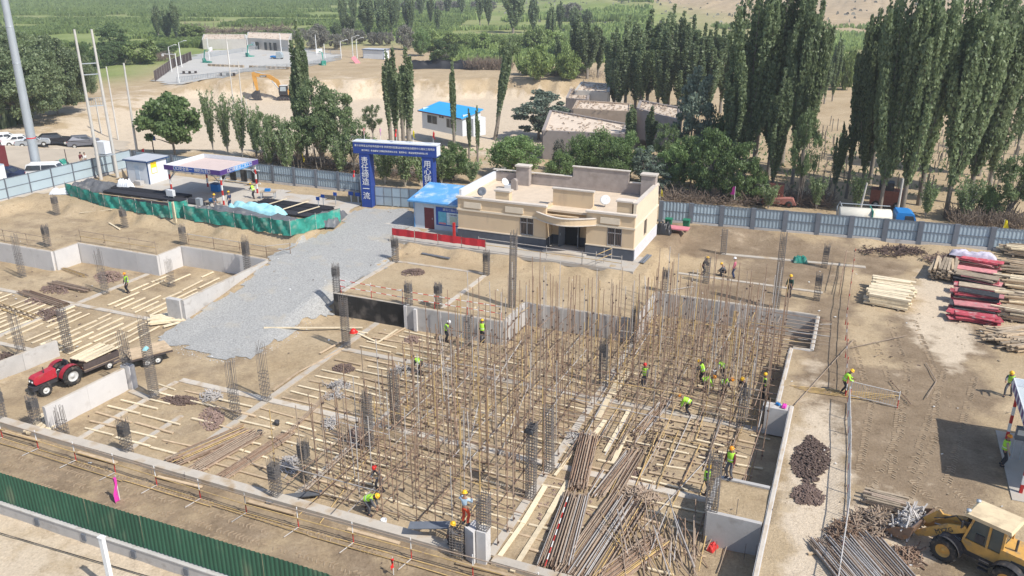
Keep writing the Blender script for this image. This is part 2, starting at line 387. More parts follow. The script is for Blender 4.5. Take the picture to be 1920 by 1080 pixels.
wet = np.maximum(wet, pitm*(.5+fbm(SS*.2, TT*.2)))
pale = np.zeros_like(SS)
pale = np.maximum(pale, .62*((TT < 23.0) & (TT > 2))); wet = np.where(TT < 23, 0, wet)
for b in ((1530, 920, 60, 200), (1760, 560, 60, 60), (1640, 990, 100, 60), (1790, 640, 40, 40), (560, 235, 500, 60)): pale = np.maximum(pale, blob(*b))
def sm(a, b, x): k = np.clip((x-a)/(b-a), 0, 1); return k*k*(3-2*k)
pale = np.maximum(pale, .9*((ZZ < -.2) & (YY > 112) & (YY < 195)))
veg = sm(255, 300, YY)*(1-sm(60, 150, XX+(YY-300)*.15))*(1-sm(900, 1300, YY))
veg = np.maximum(veg, (sm(165, 200, YY)*sm(-75, -95, XX))*1.0)
veg = np.maximum(veg, .5*sm(215, 240, YY)*(1-sm(300, 340, YY))*sm(-20, 0, XX)*(1-sm(190, 230, XX)))
veg = np.clip(veg*(.35+1.3*fbm(XX*.03, YY*.03)), 0, 1)
me = fastmesh('ground', V, F, [])
for nm, a in (('wet', wet), ('pale', pale), ('veg', veg)):
    at = me.attributes.new(nm, 'FLOAT', 'POINT'); at.data.foreach_set('value', a.ravel().astype(np.float32))
me.polygons.foreach_set('use_smooth', np.ones(len(F), dtype=bool))
def soilmat(name, cols):
    m, t, b = nodes_mat(name); N = t.nodes; L = t.links; geo = N.new('ShaderNodeNewGeometry')
    def noise(sc, d=6, r=.6):
        n = N.new('ShaderNodeTexNoise'); n.inputs['Scale'].default_value = sc; n.inputs['Detail'].default_value = d; n.inputs['Roughness'].default_value = r; L.new(geo.outputs['Position'], n.inputs['Vector']); return n.outputs[0]
    def ramp(src, a, b_, p=(.3, .7)):
        r = N.new('ShaderNodeValToRGB'); r.color_ramp.elements[0].position = p[0]; r.color_ramp.elements[1].position = p[1]
        r.color_ramp.elements[0].color = (*a, 1); r.color_ramp.elements[1].color = (*b_, 1); L.new(src, r.inputs[0]); return r.outputs[0]
    def mix(f, a, b_, mode='MIX'):
        x = N.new('ShaderNodeMix'); x.data_type = 'RGBA'; x.blend_type = mode
        if isinstance(f, float): x.inputs[0].default_value = f
        else: L.new(f, x.inputs[0])
        for s, k in ((a, 6), (b_, 7)):
            if isinstance(s, tuple): x.inputs[k].default_value = (*s, 1)
            else: L.new(s, x.inputs[k])
        return x.outputs[2]
    def attr(n): a = N.new('ShaderNodeAttribute'); a.attribute_name = n; return a.outputs['Fac']
    base = ramp(noise(.22), cols[0], cols[1])
    def edge(a, k):
        n1 = N.new('ShaderNodeMath'); n1.operation = 'MULTIPLY_ADD'; L.new(noise(k, 7, .65), n1.inputs[0]); n1.inputs[1].default_value = 1.7; L.new(attr(a), n1.inputs[2])
        r = N.new('ShaderNodeMapRange'); r.inputs[1].default_value = 1.05; r.inputs[2].default_value = 1.5; L.new(n1.outputs[0], r.inputs[0]); return r.outputs[0]
    base = mix(edge('wet', .45), base, ramp(noise(.6), cols[2], cols[3]))
    base = mix(edge('pale', .6), base, cols[4])
    base = mix(attr('veg'), base, ramp(noise(.05), (.18, .235, .07), (.29, .335, .13)))
    fine = ramp(noise(7, 5, .7), (.80, .79, .78), (1.08, 1.08, 1.08), (.32, .66))
    base = mix(1.0, base, fine, 'MULTIPLY')
    cl = ramp(noise(1.4, 5, .75), (.74, .72, .70), (1, 1, 1), (.34, .46)); base = mix(.7, base, cl, 'MULTIPLY')
    L.new(base, b.inputs['Base Color']); b.inputs['Roughness'].default_value = 1; b.inputs['Specular IOR Level'].default_value = .1
    ad = N.new('ShaderNodeMath'); ad.operation = 'MULTIPLY_ADD'; L.new(noise(2.2, 8, .7), ad.inputs[0]); ad.inputs[1].default_value = 1.6; L.new(noise(11, 5, .7), ad.inputs[2])
    bp = N.new('ShaderNodeBump'); bp.inputs['Strength'].default_value = .55; bp.inputs['Distance'].default_value = .10; L.new(ad.outputs[0], bp.inputs['Height']); L.new(bp.outputs[0], b.inputs['Normal'])
    return m
me.materials.append(soilmat('dry_soil', [(.385, .29, .178), (.50, .395, .26), (.215, .158, .103), (.315, .242, .165), (.60, .50, .375)]))
struct(ob('ground', me))

# a sheet laid over the terrain inside an image-surveyed outline
def sheet(name, uv, m, step=.5, lift=.03, rag=.5, zfix=None, poly=None, z3=None):
    P = poly or [(G(u, v).x, G(u, v).y) for u, v in uv]
    xs = [p[0] for p in P]; ys = [p[1] for p in P]
    sx = np.arange(min(xs), max(xs)+step, step); sy = np.arange(min(ys), max(ys)+step, step)
    def inside(x, y):
        c = False; j = len(P)-1
        for i in range(len(P)):
            if (P[i][1] > y) != (P[j][1] > y) and x < (P[j][0]-P[i][0])*(y-P[i][1])/(P[j][1]-P[i][1])+P[i][0]: c = not c
            j = i
        return c
    idx = {}; vs = []; fs = []
    def vid(i, j):
        if (i, j) not in idx:
            x, y = sx[i], sy[j]; b = step*.45
            x += (vn(x*2.7, y*2.7)-.5)*b*2; y += (vn(x*2.3+9, y*2.3)-.5)*b*2
            idx[(i, j)] = len(vs); zz = TZ(sx[i], sy[j]) if zfix is None else zfix
            if zfix is None and near_(x, y): zz = TZ(x, y) + (fbm(x*.55, y*.55, 3)-.44)*.16 + .02
            vs.append((x, y, zz+lift))
        return idx[(i, j)]
    for i in range(len(sx)-1):
        for j in range(len(sy)-1):
            cx, cy = sx[i]+step/2, sy[j]+step/2
            n1 = (fbm(cx*.5, cy*.5)-.47)*rag*4; n2 = (fbm(cx*.5+40, cy*.5+9)-.47)*rag*4
            if inside(cx+n1, cy+n2): fs.append((vid(i, j), vid(i+1, j), vid(i+1, j+1), vid(i, j+1)))
    me = bpy.data.meshes.new(name); me.from_pydata(vs, [], fs); me.materials.append(m); me.update()
    return struct(ob(name, me))
def near_(x, y): return -92 < x < 20 and 15 < y < 93
gravelm = mat('crushed_gravel', (.40, .395, .375), .95, .38, 9, bump=1.0, bscale=16, dirt=((.43, .385, .31), .5, .58))
sheet('gravel_road', [(692, 392), (760, 392), (792, 412), (772, 428), (738, 436), (740, 488), (700, 512), (650, 540), (635, 552), (622, 590), (575, 596), (520, 640), (478, 676), (400, 668), (345, 652), (300, 650), (300, 632), (372, 590), (440, 548), (500, 500), (520, 470), (560, 448), (640, 424), (655, 400)], gravelm, .4, .03, .35)
roadm = mat('pale_road', (.50, .465, .41), .95, .06, .25, dirt=((.55, .46, .35), .2, .5))
sheet('road', None, roadm, 2.0, .03, .3, poly=[(-75, 3), (-75, 19.6), (10, 19.6), (10, 3)])
sheet('parking_area', [(-60, 268), (10, 250), (230, 262), (235, 300), (150, 350), (0, 375), (-80, 380)], mat('parking_dust', (.50, .425, .33), .95, .1, .3), 1.0, .03, .6)
# ------------------------------------------------------------------ loose clods and stones
def clods(name, n, region, smin, smax, m, label):
    base = np.array([(1, 0, 0), (-.5, .87, 0), (-.5, -.87, 0), (0, 0, 1.1), (.2, .1, -.5)]); Fb = np.array([(0, 1, 3), (1, 2, 3), (2, 0, 3), (0, 4, 1)])
    V = []; F = []
    k = 0
    while k < n:
        s = NR.uniform(region[0], region[1]); t = NR.uniform(region[2], region[3])
        if fbm(s*.4, t*.4) < .44: k += .25; continue
        z = TZ(s, t); r = smin+(smax-smin)*NR.rand()**4; a = NR.rand()*6.28
        c, sn = math.cos(a), math.sin(a); B = base*np.array([r, r*.75, r*.6])
        V.append(np.stack([B[:, 0]*c-B[:, 1]*sn+s, B[:, 0]*sn+B[:, 1]*c+t, B[:, 2]+z+.02+(fbm(s*.55, t*.55, 3)-.44)*.16], 1)); F.append(Fb+len(V)*5-5); k += 1
    stuff(ob(name, fastmesh(name, np.concatenate(V), np.concatenate(F), m, n=3)), label, 'clods')
clodm = mat('soil_clod', (.40, .31, .215), 1, .3, 3)
clods('soil_clods', 9000, (-90, 18, 23.2, 84), .02, .10, clodm, 'small tan soil clods and stones scattered over the building site')

gst = mat('gravel_stone', (.42, .41, .39), .95, .45, 9)
clods('gravel_stones', 9000, (-46.3, -36.9, 40.5, 73), .025, .09, gst, 'grey gravel stones scattered on the ramp and its margins')
def tracks(paths, label):
    mb = MB()
    for pts, gap in paths:
        P = [G(*q) for q in pts]
        for a, b in zip(P[:-1], P[1:]):
            d = (b-a); d.z = 0; L = d.length; d.normalize(); nr = Vector((-d.y, d.x, 0))
            for sd in (-gap/2, gap/2):
                for i in range(int(L/.22)):
                    for q_ in (-1, 1):
                        if R.random() < .4: continue
                        p = a+d*(i*.22+R.uniform(-.02, .02))+nr*(sd+q_*.10+R.uniform(-.02, .02)); z = TZ(p.x, p.y)+(fbm(p.x*.55, p.y*.55, 3)-.44)*.16+.015; p.z = z
                        v = (nr*q_*.10+d*.06); mb.bar(p-v, p+v, .06, .035)
    stuff(mb.build('tyre_tracks', mat('track_soil', (.345, .265, .18), 1, .15, 2)), label, 'tyre tracks')
tracks([([(1690, 600), (1730, 700), (1720, 820), (1650, 960)], 1.7), ([(1800, 700), (1740, 900), (1800, 960)], 1.7), ([(1620, 640), (1660, 760), (1640, 900)], 1.5), ([(-20, 838), (200, 905), (450, 985), (640, 1040), (760, 1085)], 1.5), ([(-20, 860), (260, 945), (500, 1018)], 1.5)], 'tread marks pressed into the soil of the yard and along the green fence')
lit = MB()
for i in range(420):
    s = R.uniform(-80, 16); t = R.uniform(24, 82); z = TZ(s, t)+.05; a = R.random()*6.28; L = R.uniform(.05, .22); lit.m = R.randrange(3); lit.bar((s, t, z), (s+math.cos(a)*L, t+math.sin(a)*L, z+R.uniform(0, .05)), R.uniform(.03, .12), .02)
stuff(lit.build('site_litter', [white, woodg, clampm]), 'small scraps and litter strewn over the site', 'litter')
# ------------------------------------------------------------------ walls of the foundation pit
def wallseg(label, pts, th=.25, z0=PIT-.15, z1=.04, m=conc, name='retaining_wall', h1=None):
    t = thing(name, label, 'wall', (pts[0][0], pts[0][1], z0)); o = Vector((pts[0][0], pts[0][1], z0))
    for a, b in zip(pts[:-1], pts[1:]):
        a3 = Vector((a[0], a[1], 0)); b3 = Vector((b[0], b[1], 0)); d = (b3-a3); L = d.length; d.normalize(); n = max(1, round(L/2.4)); nrm = Vector((-d.y, d.x, 0))
        for i in range(n):
            mb = MB(); p0 = a3 + d*(L*i/n + (.012 if i else 0)); p1 = a3 + d*(L*(i+1)/n); off = nrm*((i % 2)*.006)
            mb.bar(p0-o+off+Vector((0, 0, (z0+z1)/2)), p1-o+off+Vector((0, 0, (z0+z1)/2)), th, z1-z0); mb.build('wall_panel', m, t)
        mb = MB(); mb.bar(a3-o+Vector((0, 0, z1+.02)), b3-o+Vector((0, 0, z1+.02)), th*.62, .035); mb.build('coping', beamc, t)
    return t
wallseg('long pale concrete retaining wall at the far left, its end turning in a step', [(-95, 49.8), (-66, 49.8)], m=conc_w)
wallseg('short pale return wall joining two long walls on the left', [(-65.9, 49.9), (-65.9, 52.4)], m=conc_w)
wallseg('long whitish concrete retaining wall behind the worker in the left pit', [(-66, 52.6), (-56.3, 52.6)], m=conc_w)
wallseg('whitish return wall lit by the sun beside the pale timber strips', [(-56.4, 52.75), (-56.4, 55.4)], m=conc_w)
wallseg('concrete wall at the back of the timber strip floor, ending at the gravel road', [(-56.4, 55.6), (-46.7, 55.6)], m=conc_w)
wallseg('grey wall along the left edge of the gravel road with a square end block', [(-46.5, 55.4), (-46.5, 45.1)], m=conc, th=.3)
mb = MB(); mb.bx(-48.0, -46.66, 44.95, 45.35, PIT-.1, .07); t = tag(mb.build('wall_end_block', conc), 'grey concrete end block closing the wall beside the gravel road', 'wall block'); 
wallseg('black bitumen coated retaining wall facing the pit', [(-36.6, 51), (-30.2, 51)], m=black)
wallseg('grey pit wall with white pilaster next to the black coated wall', [(-29.9, 50.9), (-22, 50.9)], m=conc)
mb = MB(); mb.bx(-30.18, -29.92, 50.72, 51.2, PIT, .07); mb.bx(-29.25, -29.0, 50.55, 50.75, PIT, 0); tag(mb.build('wall_pilaster', conc_w), 'white concrete pilaster between black and grey pit walls', 'pilaster')
wallseg('whitish return wall behind the thickest scaffold poles', [(-22, 51.1), (-22, 54.8)], m=conc_w)
wallseg('pinkish grey pit wall running behind the middle of the scaffold', [(-22, 55), (-13.2, 55)], m=conc)
wallseg('white return wall at the back right of the scaffold', [(-13.2, 55.2), (-13.2, 60.8)], m=conc_w)
wallseg('rear pit wall behind the farthest scaffold poles', [(-13.2, 61), (-1.0, 61)], m=conc)
wallseg('right pit wall next to the stack of tubes, farthest part', [(-1.0, 60.8), (-1.0, 54.6)], m=conc_w)
wallseg('short cross wall where the right pit wall steps in', [(-1.1, 54.5), (-2.2, 54.5)], m=conc_w)
wallseg('right pit wall between the step and the small grey lintel', [(-2.3, 54.3), (-2.3, 46.2)], m=conc_w)
wallseg('long right pit wall throwing a dark shadow on the pit floor', [(-1.5, 46), (-1.5, 28)], m=conc_w)
mb = MB(); mb.bx(-2.9, -1.66, 45.3, 46.0, -1.7, .06); tag(mb.build('concrete_lintel_block', conc), 'grey concrete corner block with pink and blue rags on top', 'block')
t = thing('concrete_planter_wall', 'square concrete box wall filled with sand at the right of the pit', 'wall', (-4.2, 34, PIT))
for a, b in (((-4.2, 34.0), (-1.7, 34.0)), ((-4.2, 34.15), (-4.2, 37)), ((-4.2, 37.1), (-1.7, 37.1))):
    mb = MB(); mb.bar((a[0]+4.2, a[1]-34, .9), (b[0]+4.2, b[1]-34, .9), .22, 1.85); mb.build('wall_panel', conc, t)
# free-standing walls by the tractor, stub at the front
a = G(62, 768, 0); b = G(222, 692, 0)
wallseg('free-standing pale wall in front of the red tractor', [(-42.3, 29.3), (-42.0, 35.0)], m=conc_w, z1=-.25, z0=PIT-.1, name='free_standing_wall')
mb = MB(); mb.bx(-42.3, -41.55, 35.05, 35.5, PIT, -.1); tag(mb.build('concrete_pier', conc_w), 'white concrete pier at the end of the wall before the trailer', 'pier')
wallseg('low grey wall behind the red tractor', [(-51.5, 29.5), (-50.5, 37.0)], m=conc, z1=-.6, z0=PIT-.1, name='free_standing_wall')
mb = MB(); mb.prism([(-14.3, 28.5), (-13.75, 28.25), (-13.7, 28.9), (-14.1, 29.2)], PIT, -.02, 'xy'); mb.bx(-13.68, -13.2, 28.4, 28.95, PIT, .0)
tag(mb.build('concrete_pier', conc_w), 'white concrete pier under a wire-wrapped rebar column at the front', 'pier')
# ground beams on the pit floor
def gbeam(a, b, wd=.42, h=.16, z=PIT, lab=None, m=beamc, name='ground_beam'):
    mb = MB(); mb.bar((a[0], a[1], z+h/2-.03), (b[0], b[1], z+h/2-.03), wd, h); return struct(mb.build(name, m))
gbeam((-52, 28.75), (-14.5, 28.75), .6, .35); gbeam((-13, 28.75), (-1.8, 28.75), .5, .3)
gbeam((-39.7, 37.4), (-1.9, 37.4), .5, .1); gbeam((-32.6, 45.7), (-2.6, 45.7), .5, .104); gbeam((-32.6, 29.1), (-32.6, 50.7), .42, .12)
gbeam((-24.6, 29.1), (-24.6, 50.6), .4, .108); gbeam((-13.3, 29.1), (-13.3, 54.8), .42, .112); gbeam((-39.8, 29.1), (-39.8, 37.1), .36, .1); gbeam((-36.2, 29.1), (-36.2, 33.7), .3, .09)
gbeam((-70, 44.5), (-47.2, 44.5), .45, .11); gbeam((-57.5, 31), (-57.5, 52.3), .42, .12); gbeam((-41.6, 34.9), (-39.8, 34.6), .4, .13); gbeam((-67, 36.5), (-52, 36.9), .4, .1)
gbeam((-36.2, 51.5), (-36.1, 59.6), .38, .1, 0); gbeam((-35.9, 59.6), (-27.4, 59.7), .34, .09, 0); gbeam((-27.3, 51.5), (-27.3, 59.4), .38, .1, 0); gbeam((-10, 72.6), (2, 73.8), .5, .1, 0)
gbeam((-12.5, 66.1), (-1, 66.0), .35, .1, 0)
mb = MB(); mb.bx(-62, 6, 22.9, 23.3, -2.4, -1.66); struct(mb.build('fence_base', conc)); mb = MB(); mb.bx(-62, 6, 22.86, 22.98, -1.655, -1.60); struct(mb.build('fence_base_edge', conc))
# yard slabs
mb = MB(); mb.bx(-38.6, -15.6, 62.9, 66.8, .5, .80); struct(mb.build('yard_pavement', conc_slab))
mb = MB(); mb.bx(-41.5, -31.5, 66.8, 68.5, .5, .84); struct(mb.build('hut_pavement', conc_slab))
mb = MB(); mb.bx(9.2, 17, 40.5, 47.5, -.3, .07); struct(mb.build('canopy_slab', conc_slab))
sheet('left_yard_slab', [(250, 352), (330, 330), (480, 350), (680, 385), (640, 415), (540, 400), (420, 398), (260, 372)], conc_slab, .8, .04, .2)

# ------------------------------------------------------------------ rebar columns
def rebar_column(p, H, w_, kind, label, lean=(0, 0)):
    t = thing('rebar_column', label, 'rebar column', p, R.uniform(-.05, .05))
    n = 5 if kind in ('dense', 'cap') else 4
    pts = []
    for i in range(n):
        for j in range(n):
            if i in (0, n-1) or j in (0, n-1): pts.append((-w_/2+w_*i/(n-1), -w_/2+w_*j/(n-1)))
    me = None
    for i, (x, y) in enumerate(pts):
        hh = H*(1-.07*R.random()*(1 if i % 2 else 2)); mb = MB(); mb.tube([(x, y, -.05), (x+lean[0]*hh*.5+R.uniform(-.01, .01), y+lean[1]*hh*.5, hh*.5), (x+lean[0]*hh+R.uniform(-.03, .03), y+lean[1]*hh+R.uniform(-.03, .03), hh)], .015, 4)
        mb.build('vertical_bar', steel, t)
    mb = MB()
    def ring(z, k=1, r=.011):
        a = w_/2*k+.015; ox, oy = lean[0]*z, lean[1]*z; c = [(-a+ox, -a+oy, z), (a+ox, -a+oy, z+R.uniform(-.02, .02)), (a+ox, a+oy, z), (-a+ox, a+oy, z+R.uniform(-.02, .02))]
        for i in range(4): mb.bar(c[i], c[(i+1) % 4], r*2)
    if kind == 'bare':
        z = .1
        while z < H*.55: ring(z); z += .22+R.random()*.1
    elif kind == 'cage':
        z = .1
        while z < H*.95: ring(z); z += .17
    elif kind == 'dense':
        z = .05
        while z < H*.9: ring(z); z += .15
    else:
        z = .1
        while z < H*.5: ring(z); z += .2
        z = H*.55
        while z < H*.83: ring(z, 1.0+R.uniform(-.06, .06), .012); z += .05
    mb.build('stirrup_set', steel if kind != 'cap' else wire, t)
    return t
COLS = [
 (107, 403, 363, 'cap', 'rebar column with a dark wire-wrapped head nearest the pale blue corner fence'),
 (235, 427, 387, 'cap', 'rebar column with wrapped head in front of the green net, second from the left fence'),
 (90, 462, 419, 'cap', 'rebar column with wrapped head at the far left wall corner'),
 (345, 458, 419, 'cap', 'rebar column rising from the corner where two whitish walls meet'),
 (463, 497, 438, 'cap', 'rebar column with wrapped head at the end of the wall near the gravel road'),
 (43, 520, 436, 'bare', 'tall bare rebar column standing in the sand pit at the left edge'),
 (198, 551, 465, 'bare', 'tall thin rebar column next to the lone worker in the left pit'),
 (322, 537, 484, 'bare', 'short bare rebar column among pale timber strips'),
 (130, 661, 574, 'cage', 'rebar column at the crossing of floor beams behind the tractor'),
 (43, 674, 580, 'bare', 'rebar column with splayed bars behind the low grey wall'),
 (222, 688, 618, 'bare', 'bare rebar column rising from the white pier by the trailer'),
 (290, 747, 592, 'dense', 'tallest dense rebar column beside the flat trailer'),
 (500, 752, 640, 'bare', 'tall bare rebar column on the beam crossing left of centre'),
 (443, 785, 668, 'bare', 'tall bare rebar column next to the small clamp heaps'),
 (240, 853, 782, 'cap', 'wire-wrapped rebar column on the front beam in the left half'),
 (70, 802, 738, 'cap', 'wire-wrapped rebar column against the pale free-standing wall'),
 (4, 790, 725, 'cap', 'wire-wrapped rebar column cut by the left picture edge'),
 (120, 815, 760, 'bare', 'group of short thin starter bars in front of the pale wall'),
 (650, 653, 550, 'dense', 'tall rebar column with a red helmet hung on it'),
 (632, 548, 492, 'cap', 'wrapped rebar column at the left end of the black wall'),
 (742, 491, 441, 'cap', 'wrapped rebar column below the left end of the red banner'),
 (912, 516, 467, 'cap', 'wrapped rebar column below the right end of the red banner'),
 (767, 573, 525, 'cap', 'wrapped rebar column on the pit wall with poles leaning on it'),
 (822, 577, 527, 'cap', 'wrapped rebar column on the pit wall right of the leaning poles'),
 (960, 576, 428, 'dense', 'very tall rebar column in front of the cream building'),
 (878, 652, 588, 'cage', 'rebar column between two workers at the grey wall'),
 (744, 805, 690, 'cage', 'rebar column within the left part of the scaffold'),
 (692, 843, 725, 'dense', 'dark rebar column beside a brown clamp heap in the scaffold'),
 (575, 902, 818, 'cap', 'wire-wrapped rebar column near the grey steel sheets, farther one'),
 (520, 938, 857, 'cap', 'wire-wrapped rebar column beside the grey steel sheets'),
 (1130, 722, 630, 'cap', 'wrapped rebar column in the middle of the scaffold'),
 (1030, 884, 755, 'cage', 'open rebar cage on small stools right of the scaffold'),
 (995, 934, 782, 'cage', 'tall rebar cage with a black bag on its top'),
 (1190, 612, 565, 'cap', 'wrapped rebar column at the back of the scaffold'),
 (1246, 547, 500, 'cap', 'wrapped rebar column standing right of the building corner steps'),
 (1323, 530, 480, 'dense', 'thick rebar column beside the squatting workers'),
 (1356, 477, 428, 'cage', 'slim rebar column on the pale strip near the rear fence'),
 (1455, 577, 433, 'dense', 'very tall rebar column left of the worker in dark green'),
 (1545, 502, 456, 'cap', 'wrapped rebar column nearest the fence, with a green net at its foot'),
 (1531, 563, 510, 'cap', 'wrapped rebar column right of the worker in dark green'),
 (1388, 799, 718, 'cage', 'rebar cage below the group of bending workers'),
]
for (u, v, vt, k, lab) in COLS:
    p = G(u, v)
    if lab.startswith('bare rebar column rising'): p = Vector((-41.9, 35.28, -.12))
    H = hgt(p, vt); rebar_column(p, H, .43 if k != 'bare' else .42, k, lab, (R.uniform(-.02, .02), R.uniform(-.02, .02)))
rebar_column(Vector((-13.45, 28.75, .0)), 1.95, .5, 'dense', 'tightly tied rebar column on the white front pier')
rebar_column(Vector((-14.7, 28.6, PIT)), 1.75, .62, 'dense', 'tied rebar cage with the man in red trousers standing on it')
rebar_column(Vector((-4.05, 34.25, 0)), 3.1, .55, 'dense', 'tall dense rebar column on the corner of the concrete box', (-.02, .03))
# starter bars: alone on beams
for k, (u, v, h) in enumerate([(405, 823, .6), (512, 838, .6), (610, 858, .7), (855, 875, .6), (1043, 900, .5), (1345, 1000, .9), (1375, 1010, .9), (1400, 1005, .9), (1420, 1010, 1.0), (505, 845, .5), (1160, 905, .5)]):
    p = G(u*.333+0, 600+v/3) if v < 905 and u < 1300 and k < 5 else G(u, v)
    mb = MB(); mb.tube([(0, 0, -.05), (.02, .01, h)], .014, 4); o = mb.build('starter_bar', steel); o.location = p
    tag(o, 'short thin upright starter bar standing alone on a beam', 'rebar', 'starter bars on the beams')

_bm = {}
def batten(a, b, m, label, group, w_=.13, h=.06, name='timber_batten', z=0):
    a = Vector(a); b = Vector(b); d = b-a; L = d.length; key = (m.name, w_, h)
    if key not in _bm: mb = MB(); mb.bx(0, 1, -w_/2, w_/2, 0, h); _bm[key] = mb.mesh('batten', m)
    o = ob(name, _bm[key]); o.location = a; o.rotation_euler = (R.uniform(-.04, .04), -math.asin(max(-1, min(1, d.z/L))), math.atan2(d.y, d.x)); o.scale = (L, R.uniform(.85, 1.2), R.uniform(.8, 1.3))
    return tag(o, label, 'timber', group)
# ------------------------------------------------------------------ tubes
_tm = {}
TUBES = {'r': tube_r, 'y': tube_y, 'g': tube_g, 't': tube_t}
def tubemesh(L, k):
    if (L, k) not in _tm:
        mb = MB()
        if k == 'rw':
            n = max(2, round(L/.45))
            for i in range(n): mb.m = i % 2; mb.tube([(0, 0, L*i/n), (0, 0, L*(i+1)/n)], .027, 6)
            _tm[(L, k)] = mb.mesh('tube', [red, white])
        else:
            mb.tube([(0, 0, 0), (0, 0, L)], .028, 6); _tm[(L, k)] = mb.mesh('tube', TUBES[k])
    return _tm[(L, k)]
def tube_ob(name, a, b, k, parent=None, L=None):
    a = Vector(a); b = Vector(b); d = b-a; L0 = d.length; Lq = L or max(.5, round(L0*2)/2)
    o = ob(name, tubemesh(Lq, k), parent); o.location = a; o.rotation_mode = 'QUATERNION'; o.rotation_quaternion = d.to_track_quat('Z', 'Y')
    o.scale = (1, 1, L0/Lq); return o
def rk(wts='rrrtttyg'): return R.choice(wts)
# scaffold
sc = thing('scaffold', 'dense field of rusty and yellow scaffold tubes standing in the pit', 'scaffold', (0, 0, 0))
upr = []; couple = MB()
def field(s0, s1, t0, t1, ds, dt, h0, h1, skip=.04):
    n_s = round((s1-s0)/ds); n_t = round((t1-t0)/dt)
    for i in range(n_s+1):
        for j in range(n_t+1):
            if R.random() < skip: continue
            s = s0+i*ds+R.uniform(-.12, .12); t = t0+j*dt+R.uniform(-.12, .12)
            if t > pitback(s)-.35: continue
            if -24.9 < s < -24.3 or -13.6 < s < -13.0: s += .3
            upr.append((s, t, R.uniform(h0, h1)))
field(-24.4, -13.6, 29.8, 50.2, .98, 1.05, 3.4, 5.9)
field(-21.6, -14.2, 51, 54.5, .95, .9, 4.4, 6.2)
field(-13.0, -3.0, 46.6, 60.4, .9, .95, 4.0, 6.3)
field(-13.0, -8.2, 40.5, 45.8, 1.15, 1.3, 3.0, 4.8, .45)
field(-26.6, -25.5, 30.5, 40, 1.2, 2.2, 3.4, 4.6, .4)
for (s, t) in ((-6.4, 46), (-4.6, 43.2), (-2.6, 42.5), (-3.2, 45), (-5.8, 49)): upr.append((s, t, 3.9))
upr.sort(key=lambda a: (a[0]**2+a[1]**2))
rest = MB(); restk = [tube_r, tube_t, tube_y, tube_g]
for i, (s, t, h) in enumerate(upr):
    k = rk('rrrrrrttgy'); dx, dy = R.gauss(0, .012), R.gauss(0, .012)
    a = (s, t, PIT); b = (s+dx*h, t+dy*h, PIT+h)
    if i < 300: tube_ob('upright_pole', a, b, k, sc)
    else: rest.m = 'rtyg'.index(k); rest.tube([a, b], .028, 5)
    for z in (.25, 1.6): couple.box((s+.03, t, PIT+z+R.uniform(-.03, .03)), (.10, .10, .08), R.random())
    if R.random() < .3: couple.box((s+.03, t, PIT+h*.8), (.1, .11, .09), R.random())
stuff(rest.build('upright_pole_rest', restk, sc))
ledg = []
def ledgers(s0, s1, t0, t1, ds, dt, zs, along, keep=.85):
    if along == 't':
        s = s0
        while s <= s1:
            for z in zs:
                t = t0-R.random()*1.5
                while t < t1:
                    L = R.choice((3, 4, 6, 6))
                    if R.random() < keep: ledg.append(((s+R.uniform(-.15, .15), t, PIT+z+R.uniform(-.07, .07)), (s+R.uniform(-.15, .15), min(t+L, t1+.7), PIT+z+R.uniform(-.07, .07))))
                    t += L*.93
            s += ds
    else:
        t = t0
        while t <= t1:
            for z in zs:
                s = s0-R.random()*1.5
                while s < s1:
                    L = R.choice((3, 4, 6, 6))
                    if R.random() < keep: ledg.append(((s, t+R.uniform(-.15, .15), PIT+z+R.uniform(-.07, .07)), (min(s+L, s1+.6), t+R.uniform(-.15, .15), PIT+z+R.uniform(-.07, .07))))
                    s += L*.93
            t += dt
ledgers(-24.4, -13.8, 29.8, 50, 1.12, 1.2, (.25, 1.35), 't', .75); ledgers(-25, -13.5, 29.9, 50, 1.2, 1.2, (.31, 1.41), 's', .55)
ledgers(-21.6, -13.5, 51.0, 54.4, 1.1, 1.1, (.3, 1.6), 't', .8)
ledgers(-13, -2.9, 46.6, 60.2, 1.05, 1.1, (.25, 1.4), 't', .85); ledgers(-13.2, -2.9, 46.8, 60, 1.1, 1.12, (.31, 1.46), 's', .8)
ledgers(-5, -.6, 54.8, 60, 1.1, .75, (1.5, 2.2), 's', .8)
ledgers(-12.6, -3, 38, 46, 1.2, 1.2, (.3, 1.5), 't', .4)
ledgers(-12.6, -3, 41, 46.5, 1.2, 1.5, (1.5,), 's', .5)
R.shuffle(ledg); rest = MB()
ledg.sort(key=lambda a: (a[0][0]**2+a[0][1]**2))
for i, (a, b) in enumerate(ledg):
    k = rk('rrrrrtttyg')
    if i < 300: tube_ob('ledger_tube', a, b, k, sc)
    else: rest.m = 'rtyg'.index(k); rest.tube([a, b], .028, 5)
stuff(rest.build('ledger_tube_rest', restk, sc)); stuff(couple.build('coupler', clampm, sc))
# diagonal braces
for i in range(16):
    s = R.uniform(-24, -5); t = R.uniform(32, 46) if s < -13 else R.uniform(47, 56); L = R.uniform(4, 6)
    tube_ob('brace_tube', (s, t, PIT+.2), (s+R.choice((-1, 1))*R.uniform(.3, 2.4), t+L*.7, PIT+R.uniform(2, 3.6)), rk('ryg'), sc)

